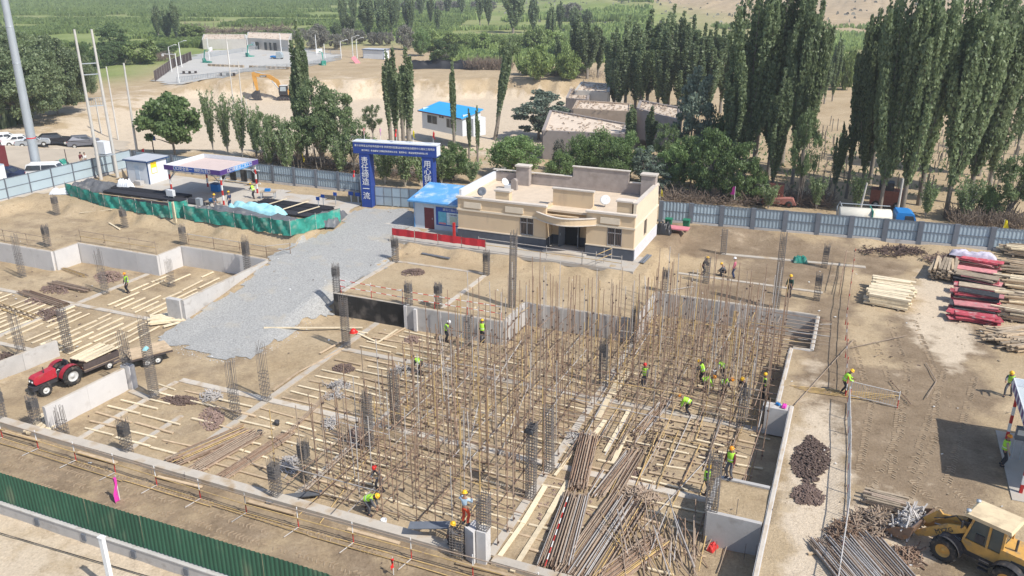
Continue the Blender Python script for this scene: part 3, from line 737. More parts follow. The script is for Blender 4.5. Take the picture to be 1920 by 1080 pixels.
def tubes_lying(n, u0v0, u1v1, wid, label, group, kinds, z=None, layers=2, jit=.15, name='steel_tube', cat='tube', deep=0, splay=0):
    a = G(*u0v0, z) if z is not None else G(*u0v0); b = G(*u1v1, z) if z is not None else G(*u1v1)
    d = (b-a); d.z = 0; L = d.length; d.normalize(); nrm = Vector((-d.y, d.x, 0)); per = math.ceil(n/layers); core = MB(); z0 = .1+deep*.052
    def put(l, k, per_, real, wl):
        off = (k/(max(1, per_-1))-.5)*wl; j0 = R.uniform(-jit, jit)*3; j1 = R.uniform(-jit, jit); zz = z0+l*.052 if real else .1+l*.052
        p0 = a+nrm*off+d*j0; p1 = p0+d*L+nrm*(j1*.4+off*splay); A_ = (p0.x, p0.y, p0.z+zz); B_ = (p1.x, p1.y, b.z+zz+R.uniform(0, .03))
        if real: tag(tube_ob(name, A_, B_, R.choice(kinds)), label, cat, group)
        else: core.m = R.randrange(2); core.tube([A_, B_], .025, 5)
    for l in range(deep):
        for k in range(int(wid/.062)): put(l, k, int(wid/.062), False, wid)
    for i in range(n): put(i//per, i % per, per, True, wid*(1-.12*(i//per)))
    if deep: stuff(core.build('tube_bundle_core', [tube_t, tube_r]), 'inner tubes of the '+group, 'tubes')
    for f in (.12, .85):
        p = a+d*L*f; o = batten((p.x-nrm.x*wid*.6, p.y-nrm.y*wid*.6, p.z+.03), (p.x+nrm.x*wid*.6, p.y+nrm.y*wid*.6, p.z+.03), woodw, 'bearer timber under the '+group, 'bearers under the '+group, .1)
tubes_lying(20, (1040, 1066), (1080, 938), 1.5, 'rusty or red-white tube in the big lying bundle below the scaffold edge', 'long lying bundle with red and white tubes', ['r', 't', 'r', 't', 'g', 'rw', 't'], deep=5, splay=-.15)
tubes_lying(14, (1083, 918), (1104, 828), .95, 'brown tube in the narrow bundle beside the open rebar cages', 'narrow tube bundle on the pit floor', ['r', 't', 'r'], deep=6)
tubes_lying(8, (1122, 932), (1182, 852), .55, 'tube in the pair of thin bundles pointing up the pit', 'thin double tube bundle', ['r', 't', 'g'], deep=2)
tubes_lying(6, (1148, 940), (1200, 852), .4, 'tube in the pair of thin bundles pointing up the pit', 'thin double tube bundle', ['t', 'g', 't'], deep=2)
tubes_lying(26, (1085, 1088), (1175, 950), 2.1, 'yellowish tube in the widest bundle at the bottom of the pit', 'wide yellowish tube bundle', ['y', 't', 't', 'g', 't'], jit=.25, deep=4)
tubes_lying(12, (1130, 1098), (1235, 1022), 1.0, 'orange tinted tube in the short lower bundle', 'short orange tube bundle', ['t', 'y', 'r'], deep=5)
tubes_lying(8, (1200, 812), (1248, 757), .7, 'tube in the small bundle lying between the bending workers and the bundles', 'small tube bundle near the workers', ['r', 'g', 't'], deep=1)
tubes_lying(16, (330, 868), (455, 815), 1.0, 'brown tube in the bundle at the lower left of the pit', 'left lying tube bundle', ['r', 't', 't', 'r', 'y'], deep=4)
tubes_lying(14, (365, 885), (478, 820), .9, 'tan tube in the bundle beside the lower left bundle', 'second left lying tube bundle', ['t', 't', 'r'], deep=3)
tubes_lying(10, (415, 900), (540, 820), .6, 'pinkish tube in the long thin bundle pointing to the centre', 'thin bundle pointing up', ['r', 't'], deep=2)
tubes_lying(5, (535, 820), (622, 735), .3, 'long thin tube on the floor left of the scaffold', 'long thin tubes left of the scaffold', ['r', 't'])
tubes_lying(44, (1585, 1022), (1655, 1105), 3.3, 'grey tube in the dense parallel stack at the lower right', 'parallel grey tube stack', ['g', 'g', 't'], deep=3, jit=.2)
tubes_lying(12, (100, 533), (165, 548), .7, 'brown tube in the bundle under the left wall', 'tube bundle under the left wall', ['r', 't'], deep=2)
tubes_lying(8, (118, 505), (160, 520), .4, 'tan tube resting against the left wall', 'tubes resting by the left wall', ['t', 'y'])
tubes_lying(12, (45, 550), (120, 575), .8, 'brown tube in the bundle beside two clamp heaps on the left', 'left bundle among clamp heaps', ['r', 't', 'r'], deep=2)
tubes_lying(6, (-10, 572), (70, 600), .7, 'yellowish tube lying loose at the left edge', 'loose tubes at the left edge', ['y', 't'])
# messy leaning tubes at the bottom
for i in range(46):
    u = R.uniform(1165, 1335); v = R.uniform(1015, 1095); p = G(u, v, PIT+R.uniform(.05, .4)); a = math.radians(R.gauss(108 if u > 1240 else 118, 14)); L = R.uniform(2.0, 3.6)
    o = tube_ob('loose_tube', p, (p.x+math.cos(a)*L, p.y+math.sin(a)*L, PIT+R.uniform(.1, 1.3)), rk('rtygt'))
    tag(o, 'loose tube in the untidy crossing heap at the bottom right of the pit', 'tube', 'untidy crossing tubes')
# tubes lying in rows across the right of the pit floor
for i in range(46):
    s = -12.6+1.05*(i % 10)+R.uniform(-.15, .15); t = 31+R.random()*12; L = R.choice((4, 6))
    o = tube_ob('floor_tube', (s, t, PIT+.12), (s+R.uniform(-.25, .25), min(t+L, 47), PIT+.12+R.uniform(0, .25)), rk('ryyttg'))
    tag(o, 'single tube laid lengthwise over the battens in the right of the pit', 'tube', 'tubes laid over the battens')
for (u0, v0, u1, v1, k, lab) in [(1060, 770, 1340, 845, 'y', 'yellow tube crossing the pit floor below the scaffold'), (1200, 1000, 1330, 860, 'g', 'grey tube leaning beside the sand box'),
    (985, 815, 1250, 845, 'r', 'brown tube lying crosswise on the battens'), (1185, 855, 1215, 945, 'r', 'dark tube leaning across the thin bundles'),
    (1490, 762, 1600, 640, 't', 'tan tube laid over the right pit wall'), (1595, 655, 1700, 632, 't', 'pale stick lying on the brown yard'),
    (1735, 683, 1755, 718, 't', 'upper half of the bent stick on the brown yard'), (1755, 718, 1736, 750, 't', 'lower half of the bent stick on the brown yard'),
    (1668, 715, 1708, 762, 'r', 'dark thin rod on the brown yard'), (1440, 722, 1530, 670, 't', 'tube leaning from the pit onto the right wall'),
    (1225, 582, 1300, 540, 'g', 'grey tube on the soil behind the scaffold'), (560, 970, 770, 760, 'y', 'long yellow tube lying across the front beam'), (600, 985, 690, 860, 'y', 'short yellow tube near the bending worker')]:
    a = G(u0, v0); b = G(u1, v1); o = tube_ob('lying_tube', a+Vector((0, 0, .12)), b+Vector((0, 0, .14)), k); tag(o, lab, 'tube')
# yellow tubes by the guard rail of the yard
for i in range(5):
    a = G(1480+i*9, 725+i*3); b = G(1690-i*12, 745+i*2); o = tube_ob('lying_tube', a+Vector((0, 0, .08)), b+Vector((0, 0, .08)), 'y'); tag(o, 'yellow tube in the flat sheaf under the yard rail worker', 'tube', 'yellow tubes beside the yard rail')

# ------------------------------------------------------------------ timber battens on the floor
nb = 0; restb = MB()
for t in np.arange(30.2, 50, .86):
    s = -41.5+R.random()*1.5 if t < 36.5 else (-39.3+R.random() if t < 45 else -31.5)
    if t > 46.3 and False: continue
    if 37 < t < 37.8 or 45.3 < t < 46.1: continue
    if t > 37.8: s = max(s, -32.0+R.random()*.4)
    while s < -2.6:
        L = R.choice((1.6, 2.2, 2.6, 3.0)); e = min(s+L, -2.4); th = R.gauss(0, .07)
        if e-s > .8 and R.random() < .84:
            a = (s, t+R.uniform(-.08, .08), PIT+.05); b = (e, t+th, PIT+.05)
            if s < -22 and nb < 200: batten(a, b, wood if R.random() < .6 else woodw, 'pale batten lying across the sandy floor left of the scaffold', 'battens left of the scaffold'); nb += 1
            elif s > -12.5 and t < 46 and nb < 295: batten(a, b, woodw if R.random() < .6 else wood, 'worn batten under the loose tubes in the right of the pit', 'battens right of the scaffold', .13); nb += 1
            else: restb.m = 0 if R.random() < .5 else 1; restb.bar(a, b, .13, .055)
        s = e+R.uniform(.05, .7)
stuff(restb.build('timber_battens_under_scaffold', [wood, woodw]), 'many battens strewn under the scaffold poles', 'timber')
for s in np.arange(-70, -47.2, .8):
    for (t0, t1, pr) in ((37.3, 44.1, .95), (44.9, 52.2, .7), (30.5, 36.2, .5)):
        t = t0+R.random()*.8
        if t0 > 44 and s < -56: continue
        if t0 > 44: t1 = 55.0
        if s > -52 and t0 < 32: continue
        while t < t1:
            L = R.choice((2, 2.6, 3.2)); e = min(t+L, t1)
            if e-t > 1 and R.random() < pr: batten((s+R.uniform(-.06, .06), t, PIT+.04), (s+R.gauss(0, .07), e, PIT+.04), wood, 'cream batten in the neat rows on the left pit floor', 'neat rows of battens in the left pit', .16)
            t = e+R.uniform(.1, .5)
for (u0, v0, u1, v1, lab, m) in [(150, 402, 210, 395, 0, wood), (205, 420, 225, 432, 11, wood), (495, 617, 680, 617, 1, wood), (670, 627, 708, 645, 2, wood), (708, 645, 745, 620, 3, wood), (632, 618, 690, 627, 4, wood),
    (840, 590, 893, 577, 5, wood), (650, 652, 560, 700, 6, woodw), (560, 700, 512, 735, 7, woodw), (645, 640, 600, 665, 8, woodw), (720, 640, 760, 617, 9, woodw), (1040, 895, 1075, 850, 10, wood)]:
    a = G(u0, v0); b = G(u1, v1); batten(a+Vector((0, 0, .08)), b+Vector((0, 0, .08)), m, 'single loose plank, %s' % ['at the back of the left soil area', 'near the second left column', 'crossing in front of the black wall', 'one side of the wooden V near the red helmet column', 'other side of the wooden V near the red helmet column', 'under the black wall foot', 'bright on the corner of the grey pit wall', 'along the beam left of the helmet column', 'continuing the beam edge towards the left', 'outside the beam near the helmet column', 'between the pit wall and helmet column', 'beside the open rebar cages', 'just below the one at the back of the left soil area'][lab], None, .14)
# long pale plank lines at the front right floor
for k, (u0, v0, u1, v1) in enumerate([(925, 1062, 980, 985), (980, 985, 1022, 915), (960, 1075, 1030, 965), (1030, 965, 1065, 905), (1095, 845, 1135, 790), (1135, 850, 1180, 770), (1120, 790, 1165, 700), (1150, 745, 1180, 700), (1150, 870, 1172, 820)]):
    a = G(u0, v0); b = G(u1, v1); batten(a+Vector((0, 0, .07)), b+Vector((0, 0, .07)), wood, 'wide fresh plank laid end to end at the front of the pit floor', 'wide fresh planks at the front', .26)

# ------------------------------------------------------------------ heaps of clamps and props
def heap(u, v, ru, rv, h, n, m, label, kind='clamp', cat='heap', name='clamp_heap', z=None):
    c = G(u, v) if z is None else G(u, v, z); ex = G(u+ru, v, c.z)-c; ey = G(u, v-rv, c.z)-c; mb = MB()
    for i in range(n):
        a = R.random()*6.283; r = R.random()**.6*(.75+.5*vn(math.cos(a)*1.6+c.x, math.sin(a)*1.6+c.y)); p = c+ex*(r*math.cos(a))+ey*(r*math.sin(a)); zz = h*max(0, 1-r)*R.random()**.6+.03; r3 = Vector((R.uniform(-1, 1), R.uniform(-1, 1), R.uniform(-.5, .5))).normalized()
        if kind == 'clamp':
            q = p+Vector((0, 0, zz)); mb.bar(q-r3*.09, q+r3*.09, .07, .045)
        elif kind == 'stick':
            L = R.uniform(.3, .9); q = p+Vector((0, 0, zz)); mb.bar(q-r3*L/2, q+r3*L/2, .045)
    return stuff(mb.build(name, m), label, cat)
for a in [(1520, 862, 34, 40, .28, 620, 'larger brown clamp heap beside the yard guard rail'), (1512, 928, 30, 20, .25, 300, 'smaller brown clamp heap beside the yard guard rail'),
    (1172, 880, 22, 26, .2, 120, 'thin scatter of clamps between tube bundles'), (338, 752, 32, 9, .3, 220, 'brown clamp heap next to the tallest left column'), (400, 785, 24, 22, .25, 260, 'brown clamp heap near the bare column pair'),
    (645, 692, 22, 9, .25, 160, 'brown clamp heap near a grey bundle left of the scaffold'), (672, 822, 28, 18, .35, 260, 'dark clamp heap by the dark rebar column'), (773, 638, 16, 8, .25, 120, 'brown clamp heap under the pit wall'),
    (775, 512, 24, 7, .3, 200, 'brown clamp heap in the soil square behind the black wall'), (205, 520, 30, 12, .45, 260, 'brown clamp heap under the long whitish left wall'), (105, 543, 28, 8, .3, 180, 'brown clamp heap above the left tube bundle'),
    (95, 590, 32, 12, .3, 240, 'brown clamp heap below the left tube bundle'), (70, 565, 26, 7, .25, 130, 'thin clamp heap beside the left tube bundle'), (1330, 870, 14, 14, .1, 60, 'few clamps near the worker at the rebar column'),
    (545, 665, 0.1, .1, 0, 1, 'lone clamp'), (1260, 840, 120, 60, .05, 260, 'clamps strewn over the right floor of the pit'), (1060, 950, 60, 60, .05, 90, 'clamps strewn beside the long planks'), (10, 672, 20, 10, .3, 110, 'brown clamp heap behind the low grey wall')]:
    if a[5] > 1: heap(*a[:5], int(a[5]*1.3), clampm, a[6])
for a in [(1195, 935, 40, 18, .5, 220, 'heap of short grey tubes behind the wide bundle', tube_t), (1640, 985, 45, 30, .5, 300, 'heap of short grey tube ends near the loader bucket', tube_t), (1590, 1000, 40, 18, .35, 180, 'heap of short brown tube ends above the stack', tube_r),
    (1700, 1045, 30, 20, .25, 130, 'scattered short tubes under the loader bucket', tube_r), (635, 725, 25, 7, .35, 90, 'grey bundle of short props left of the scaffold', tube_g), (630, 745, 22, 6, .3, 60, 'second grey bundle of short props', tube_g),
    (755, 697, 26, 8, .35, 90, 'grey bundle of short props near a bending worker', tube_g), (620, 795, 18, 9, .3, 70, 'grey bundle of props in the left scaffold', tube_g), (395, 745, 22, 8, .35, 80, 'grey bundle of props beside a clamp heap', tube_g),
    (1085, 825, 30, 20, .3, 80, 'grey bundle at the scaffold foot', tube_g), (545, 872, 20, 16, .3, 80, 'grey white bundle between two front columns', tube_g), (1690, 470, 75, 7, .35, 420, 'long heap of rusty clamps under the rear fence', clampm), (1780, 485, 50, 10, .4, 250, 'rusty couplings beside the red formwork pile', clampm)]:
    heap(*a[:5], a[5], a[7], a[6], 'stick', 'heap', 'prop_heap')
# ------------------------------------------------------------------ guard rails
def guard(label, pts, posts, heights, kinds, h=1.25, name='guard_rail', fancy=False, pk='rw', foot=None):
    t = thing(name, label, 'guard rail', pts[0]); o = Vector(pts[0])
    for a, b in zip(pts[:-1], pts[1:]):
        a = Vector(a); b = Vector(b); L = (b-a).length; n = max(1, round(L/posts))
        for i in range(n+1):
            p = a.lerp(b, i/n)-o
            tube_ob('rail_post', p, p+Vector((0, 0, h)), pk, t)
            if foot: tube_ob('post_foot', p+Vector((0, 0, .08)), p+Vector(foot)+Vector((0, 0, .06)), 'g', t)
        for hh, k in zip(heights, kinds):
            for i in range(max(1, round(L/6))):
                m = max(1, round(L/6)); p = a.lerp(b, i/m)-o; q_ = a.lerp(b, (i+1)/m)-o
                tube_ob('rail_tube', p+Vector((0, -.03, hh+R.uniform(-.03, .03))), q_+Vector((0, -.03, hh+R.uniform(-.03, .03))), k, t)
        if fancy:
            mb = MB(); m = int(L/.13); d = (b-a)/m
            for i in range(m): p = a+d*i-o; mb.bar(p+Vector((0, 0, .12)), p+Vector((0, 0, 1.0)), .016)
            mb.build('baluster', galv, t)['kind'] = 'stuff'
    return t
guard('long low guard rail of yellow tubes between the pit and green fence', [(-50, 27.7, PIT), (-26, 27.3, PIT), (-4, 27.6, PIT)], 3.0, (.62, 1.12, .04), ('y', 't', 'y'), 1.25, foot=(-.2, -.9, 0))
for k in range(6):
    s = -46+k*6; o = tube_ob('lying_tube', (s, 27.05+R.uniform(-.1, .1), PIT+.1), (s+6, 27.0+R.uniform(-.1, .1), PIT+.1), 'y'); tag(o, 'yellow tube laid on the soil along the foot of the front guard rail', 'tube', 'yellow tubes on the front soil')
    o = batten((s+1.5, 28.0+R.uniform(-.1, .1), PIT+.1), (s+4.4, 28.1, PIT+.1), woodw, 'weathered board lying along the outer side of the front beam', 'boards beside the front beam', .2)
guard('white baluster guard rail along the right yard, bent over the clamp heaps', [(1.5, 47.6, 0), (1.75, 42, 0), (1.9, 36, 0), (1.7, 31, 0), (1.5, 26.5, 0)], 2.2, (.12, 1.05), ('g', 'g'), 1.15, fancy=True)
guard('rusty two tube guard rail along the rear of the right yard', [(1.35, 48.5, 0), (.9, 60, 0), (1.0, 74, .15)], 2.9, (.6, 1.15), ('r', 'r'), 1.35, pk='rw')
guard('second rusty rail frame standing parallel beside the rear yard rail', [(.2, 66, 0), (.3, 74, 0)], 2.7, (.6, 1.2), ('r', 'r'), 1.3, pk='r')
guard('short white baluster panel beside the worker at the yard rail', [(1.6, 48.6, 0), (4.2, 48.2, 0)], 2.6, (.12, 1.05), ('g', 'g'), 1.1, fancy=True)
guard('red and white guard rail over the black retaining wall', [(-36.2, 51.4, 0), (-30.5, 51.2, 0), (-22.3, 51.2, 0)], 2.9, (.55, 1.1), ('rw', 'rw'), 1.25)
guard('tan guard rail on top of the far left retaining walls', [(-85, 50.4, 0), (-66.6, 50.3, 0)], 3, (.6, 1.15), ('t', 't'), 1.25, pk='t')
guard('tan guard rail on the longer left retaining wall', [(-66, 53.0, 0), (-56.8, 53.0, 0)], 3, (.6, 1.15), ('y', 't'), 1.25, pk='t')
guard('low tube rail on the back left wall up to the gravel road', [(-56, 56.2, 0), (-47, 56.0, 0), (-45.5, 57.4, 0)], 3, (.6, 1.1), ('r', 'g'), 1.2, pk='r')
guard('thin guard rail on the edge of the pavement in front of the cream building', [(-29.6, 63.1, .8), (-20, 62.9, .8), (-16.6, 62.9, .8)], 3, (.6, 1.1), ('y', 'g'), 1.25, pk='g')
t = guard('slanting stair rail beside the cream building door', [(-18.8, 62.95, .8), (-18.0, 64.8, .95)], 1.3, (.5, 1.0), ('y', 'y'), 1.3, pk='g')
# red banner on posts
t = thing('banner_rail', 'long red cloth banner on posts along the pavement edge', 'banner', (-38.3, 63.05, .75))
for i in range(5): tube_ob('banner_post', (i*2.35, 0, 0), (i*2.35, 0, 1.15), 'r', t)
for i in range(4):
    mb = MB(); n = 6; vs = []
    for j in range(n+1):
        x = i*2.35+.03+2.29*j/n; y = -.05+.03*math.sin(j*2.1+i); vs += [(x, y, .42+R.uniform(-.03, .03)), (x, y, 1.08+R.uniform(-.02, .02))]
    mb.add(vs, [(2*j, 2*j+2, 2*j+3, 2*j+1) for j in range(n)]); mb.build('banner_cloth', mat('banner_red', (.52, .03, .04), .7, .1, 3), t)
mb = MB(); mb.bx(-33.2, -33.0, 65.2, 65.4, .8, 2.3); tag(mb.build('red_post', red), 'short red post standing at the left front corner of the cream building', 'post')

# ------------------------------------------------------------------ cream building
BX0, BX1, BY0, BY1, BZ = -32.7, -16.3, 65.4, 73.7, .78
bl = thing('cream_building', 'single-storey cream building with parapets, curved canopy and dark plinth', 'building', (BX0, BY0, BZ))
W_, D_ = BX1-BX0, BY1-BY0
RX0, RX1, RD = 8.5, 12.2, 1.7           # recess
PZ, WZ, TZ_ = 1.0, 3.9, 4.25
def wallsolid(name, x0, x1, y0, y1, z0, z1, m, holes=()):
    mb = MB()
    if not holes: mb.bx(x0, x1, y0, y1, z0, z1)
    else:                                    # a wall along x with openings (hx0,hx1,hz0,hz1)
        xs = sorted(holes); cur = x0
        for h in xs:
            mb.bx(cur, h[0], y0, y1, z0, z1); mb.bx(h[0], h[1], y0, y1, z0, h[2]); mb.bx(h[0], h[1], y0, y1, h[3], z1); cur = h[1]
        mb.bx(cur, x1, y0, y1, z0, z1)
    return mb.build(name, m, bl)
W1 = (6.05, 7.35, 1.15, 2.75); W2 = (14.05, 15.35, 1.15, 2.75)
wallsolid('wall', 0, RX0, 0, .25, PZ, WZ, cream, [W1]); wallsolid('wall', RX1, W_, 0, .25, PZ, WZ, cream, [W2])
wallsolid('wall', RX0, RX0+1.0, RD, RD+.25, PZ-.0, WZ, cream); wallsolid('wall', RX0+2.6, RX1, RD, RD+.25, PZ, WZ, cream); wallsolid('wall', RX0+1.0, RX0+2.6, RD, RD+.25, 2.6, WZ, cream)
wallsolid('wall', RX0-.25, RX0, .25, RD+.25, PZ, WZ, cream); wallsolid('wall', RX1, RX1+.25, .25, RD+.25, PZ, WZ, cream)
wallsolid('wall', 0, .25, .25, D_, PZ, WZ, creamt); wallsolid('wall', .25, W_-.25, D_-.25, D_, 0, WZ, parap)
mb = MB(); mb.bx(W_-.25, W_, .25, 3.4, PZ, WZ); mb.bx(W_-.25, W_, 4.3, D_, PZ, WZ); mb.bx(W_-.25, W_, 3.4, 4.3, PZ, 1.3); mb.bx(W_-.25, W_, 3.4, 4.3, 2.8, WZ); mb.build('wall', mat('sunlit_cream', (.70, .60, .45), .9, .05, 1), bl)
mb = MB(); mb.bx(-.04, RX0-.25, -.04, .25, 0, PZ); mb.bx(RX1+.25, W_+.02, -.04, .25, 0, PZ); mb.bx(RX0-.25, RX0+.04, -.04, RD, 0, PZ); mb.bx(RX1-.04, RX1+.25, -.04, RD, 0, PZ); mb.bx(RX0, RX0+1.0, RD-.04, RD+.2, 0, PZ); mb.bx(RX0+2.6, RX1, RD-.04, RD+.2, 0, PZ); mb.build('plinth', plinth, bl)
mb = MB(); mb.bx(W_-.2, W_+.05, .27, D_, -.6, PZ); mb.build('side_plinth', plinthw, bl); mb = MB(); mb.bx(-.05, .2, .27, D_, 0, PZ); mb.build('side_plinth', plinthw, bl)
mb = MB(); mb.bx(.3, W_-.3, .3, D_-.3, 3.5, 3.68); mb.build('roof', roofs, bl)
mb = MB(); mb.bx(RX0-.1, RX1+.1, -.6, RD, -.1, .14); mb.build('entrance_floor', conc_slab, bl)
# string course and cornice
for (x0, x1) in ((-.08, RX0+.05), (RX1-.05, W_+.08)):
    mb = MB(); mb.bx(x0, x1, -.10, -.002, 2.78, 2.95); mb.build('string_course', creamt, bl)
    mb = MB(); mb.bx(x0, x1, -.07, -.002, 1.0, 1.1); mb.build('plinth_band', creamt, bl)
    mb = MB(); mb.bx(x0-.04, x1+.04, -.16, .3, WZ, WZ+.16); mb.build('cornice', capm, bl)
mb = MB(); mb.bx(W_+.002, W_+.1, .0, D_, 2.78, 2.92); mb.build('string_course', creamt, bl)
# upper band slightly proud
mb = MB(); mb.bx(0, RX0, -.03, 0-.001, 2.95, WZ); mb.bx(RX1, W_, -.03, -.001, 2.95, WZ); mb.build('upper_band', cream, bl)
# raised centre parapet over the recess, back parapet, side parapet
mb = MB(); mb.bx(RX0+.0, RX1-.0, RD+.0, RD+.28, WZ, 5.15); mb.bx(RX0, RX1, 0.0, .22, 3.2, WZ-.6); mb.build('centre_parapet', cream, bl)
mb = MB(); mb.bx(RX0-.08, RX1+.08, RD-.08, RD+.36, 5.15, 5.27); mb.build('parapet_cap', capm, bl)
mb = MB(); mb.bx(.0, 4.3, D_-.25, D_, WZ, 4.6); mb.bx(4.3, 8.2, D_-.25, D_, WZ, 4.75); mb.bx(8.2, 13.6, D_-.25, D_, WZ, 5.75); mb.bx(13.6, W_, D_-.25, D_, WZ, 4.7); mb.build('rear_parapet', parap, bl)
mb = MB(); mb.bx(8.1, 13.7, D_-.33, D_+.05, 5.75, 5.83); mb.bx(-.05, 8.1, D_-.33, D_+.05, 4.76, 4.83); mb.bx(13.7, W_+.05, D_-.33, D_+.05, 4.7, 4.78); mb.build('parapet_cap', capm, bl)
mb = MB(); mb.bx(-.0, .25, .3, D_-.25, WZ, 4.6); mb.build('side_parapet', wpanel, bl)
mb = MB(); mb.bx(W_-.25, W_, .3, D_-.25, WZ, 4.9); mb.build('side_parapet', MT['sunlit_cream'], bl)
mb = MB(); mb.bx(W_-.3, W_+.08, .3, D_-.3, 4.9, 5.0); mb.build('parapet_cap', capm, bl)
for (x, y, z, w_, d_) in ((4.2, .75, 4.75, 1.5, .9), (W_-1.05, .75, 4.95, 1.5, .9), (3.4, D_-.8, 5.5, 1.5, .9), (W_-.75, D_-.8, 5.75, 1.5, 1.0)):
    mb = MB(); mb.bx(x-w_/2+.1, x+w_/2-.1, y-d_/2+.1, y+d_/2-.1, WZ-.3, z); mb.build('roof_block', cream if y < 3 else parap, bl)
    mb = MB(); mb.bx(x-w_/2, x+w_/2, y-d_/2, y+d_/2, z, z+.14); mb.build('roof_block_cap', capm, bl)
for x in (1.5, 5.55, 14.3):
    mb = MB(); mb.bx(x-.85, x+.85, -.14, -.032, 3.1, 3.62); mb.build('wall_plaque', creamt, bl)
# windows with bars
for (x0, x1, z0, z1) in (W1, W2):
    mb = MB(); mb.bx(x0, x1, .12, .15, z0, z1); wn = mb.build('window', glass, bl)
    mb = MB(); mb.bx(x0, x1, .06, .12, z0, z0+.06); mb.bx(x0, x1, .06, .12, z1-.06, z1); mb.bx(x0, x0+.06, .06, .12, z0, z1); mb.bx(x1-.06, x1, .06, .12, z0, z1); mb.bx((x0+x1)/2-.03, (x0+x1)/2+.03, .06, .12, z0, z1); mb.bx(x0, x1, .06, .12, z1-.5, z1-.44); mb.build('window_frame', white, wn)
    for i in range(9): mb = MB(); x = x0+.06+(x1-x0-.12)*i/8; mb.bx(x-.012, x+.012, -.03, -.006, z0, z1); mb.build('window_bar', grille, wn)
mb = MB(); mb.bx(W_-.12, W_-.08, 3.4, 4.3, 1.3, 2.8); wn = mb.build('window', glass, bl)
mb = MB(); mb.bx(W_+.0, W_+.02, 3.45, 3.5, 1.3, 2.8); mb.bx(W_, W_+.02, 4.2, 4.25, 1.3, 2.8); mb.bx(W_, W_+.02, 3.8, 3.85, 1.3, 2.8); mb.build('window_bar', grille, wn)
# doorway and open door leaves
mb = MB(); mb.bx(RX0+1.0, RX0+2.6, RD+.2, RD+.24, .14, 2.6); mb.build('doorway_dark_room', mat('dark_interior', (.02, .02, .02), .9), bl)
for (x, a) in ((RX0+1.05, -.35), (RX0+2.55, .35)):
    mb = MB(); mb.box((x, RD-.42, 1.36), (.06, .85, 2.4), a); dr = mb.build('door', post_g, bl)
    mb = MB(); mb.box((x+(-.06 if a < 0 else .06), RD-.7, 1.3), (.06, .05, .2), a); mb.build('handle', galv, dr)
# curved canopy
mb = MB(); n = 14; pts = []
for i in range(n+1):
    k = i/n; x = RX0-.9+(RX1-RX0+1.8)*k; y = -.05-1.25*math.sin(math.pi*k); pts.append((x, y))
vs = []; fs = []
for i, (x, y) in enumerate(pts): vs += [(x, y, 2.85), (x, y, 3.38), (x, y+.16, 3.38), (x, y+.16, 2.98), (x, .3, 2.85), (x, .3, 2.98)]
for i in range(n):
    a = i*6; b = a+6
    fs += [(a, b, b+1, a+1), (a+1, b+1, b+2, a+2), (a+2, b+2, b+3, a+3), (a+3, b+3, b+5, a+5), (a, a+4, b+4, b)]
mb.add(vs, fs); cn = mb.build('entrance_canopy', cream, bl)
mb = MB(); vs = []; fs = []
for i, (x, y) in enumerate(pts): vs += [(x, y-.07, 3.38), (x, y-.07, 3.46), (x, y+.2, 3.46), (x, y+.2, 3.38), (x, y-.07, 2.79), (x, y-.07, 2.87), (x, y-.002, 2.87), (x, y-.002, 2.79)]
for i in range(n):
    a = i*8; b = a+8
    for q_ in (0, 4): fs += [(a+q_+j, b+q_+j, b+q_+(j+1) % 4, a+q_+(j+1) % 4) for j in range(4)]
mb.add(vs, fs); mb.build('canopy_rim', capm, cn)
# things on the roof
def dish(label, p, r, m, rz):
    t = thing('satellite_dish', label, 'satellite dish', p, rz); mb = MB(); mb.M = Matrix.Translation((0, 0, .55)) @ Matrix.Rotation(math.radians(55), 4, 'X')
    mb.lathe([(.0, 0), (r*.5, .03), (r, .13), (r, .145), (r*.5, .045), (.0, .015)], 16); mb.build('dish', m, t); mb = MB(); mb.tube([(0, 0, 0), (0, 0, .5)], .03, 6); mb.tube([(0, -.1, .4), (0, -.42, .75)], .012, 5); mb.build('mast', galv, t); return t
dish('white satellite dish on the roof at the right of the centre parapet', (BX0+12.9, BY0+3.0, BZ+3.68), .45, white, .2)
dish('grey satellite dish on the front left corner of the cream building', (BX0+2.35, BY0+.2, BZ+4.06), .42, post_g, .1)
dish('white satellite dish near the rounded vent at the back of the roof', (BX0+5.0-2.8, BY0+5.6, BZ+3.68), .4, white, 1.2)
t = thing('roof_vent', 'rounded grey roof vent near the left back block', 'vent', (BX0+4.3-1.0, BY0+5.4, BZ+3.68)); mb = MB(); mb.prism([(-.28, 0), (.28, 0), (.28, .8)] + [(.28*math.cos(a), .8+.28*math.sin(a)) for a in np.linspace(.3, 2.8, 7)] + [(-.28, .8)], -.2, .2); mb.build('vent_body', parap, t); mb = MB(); mb.bx(-.9, -.32, -.3, .3, 0, .45); mb.build('vent_box', wpanel, t)

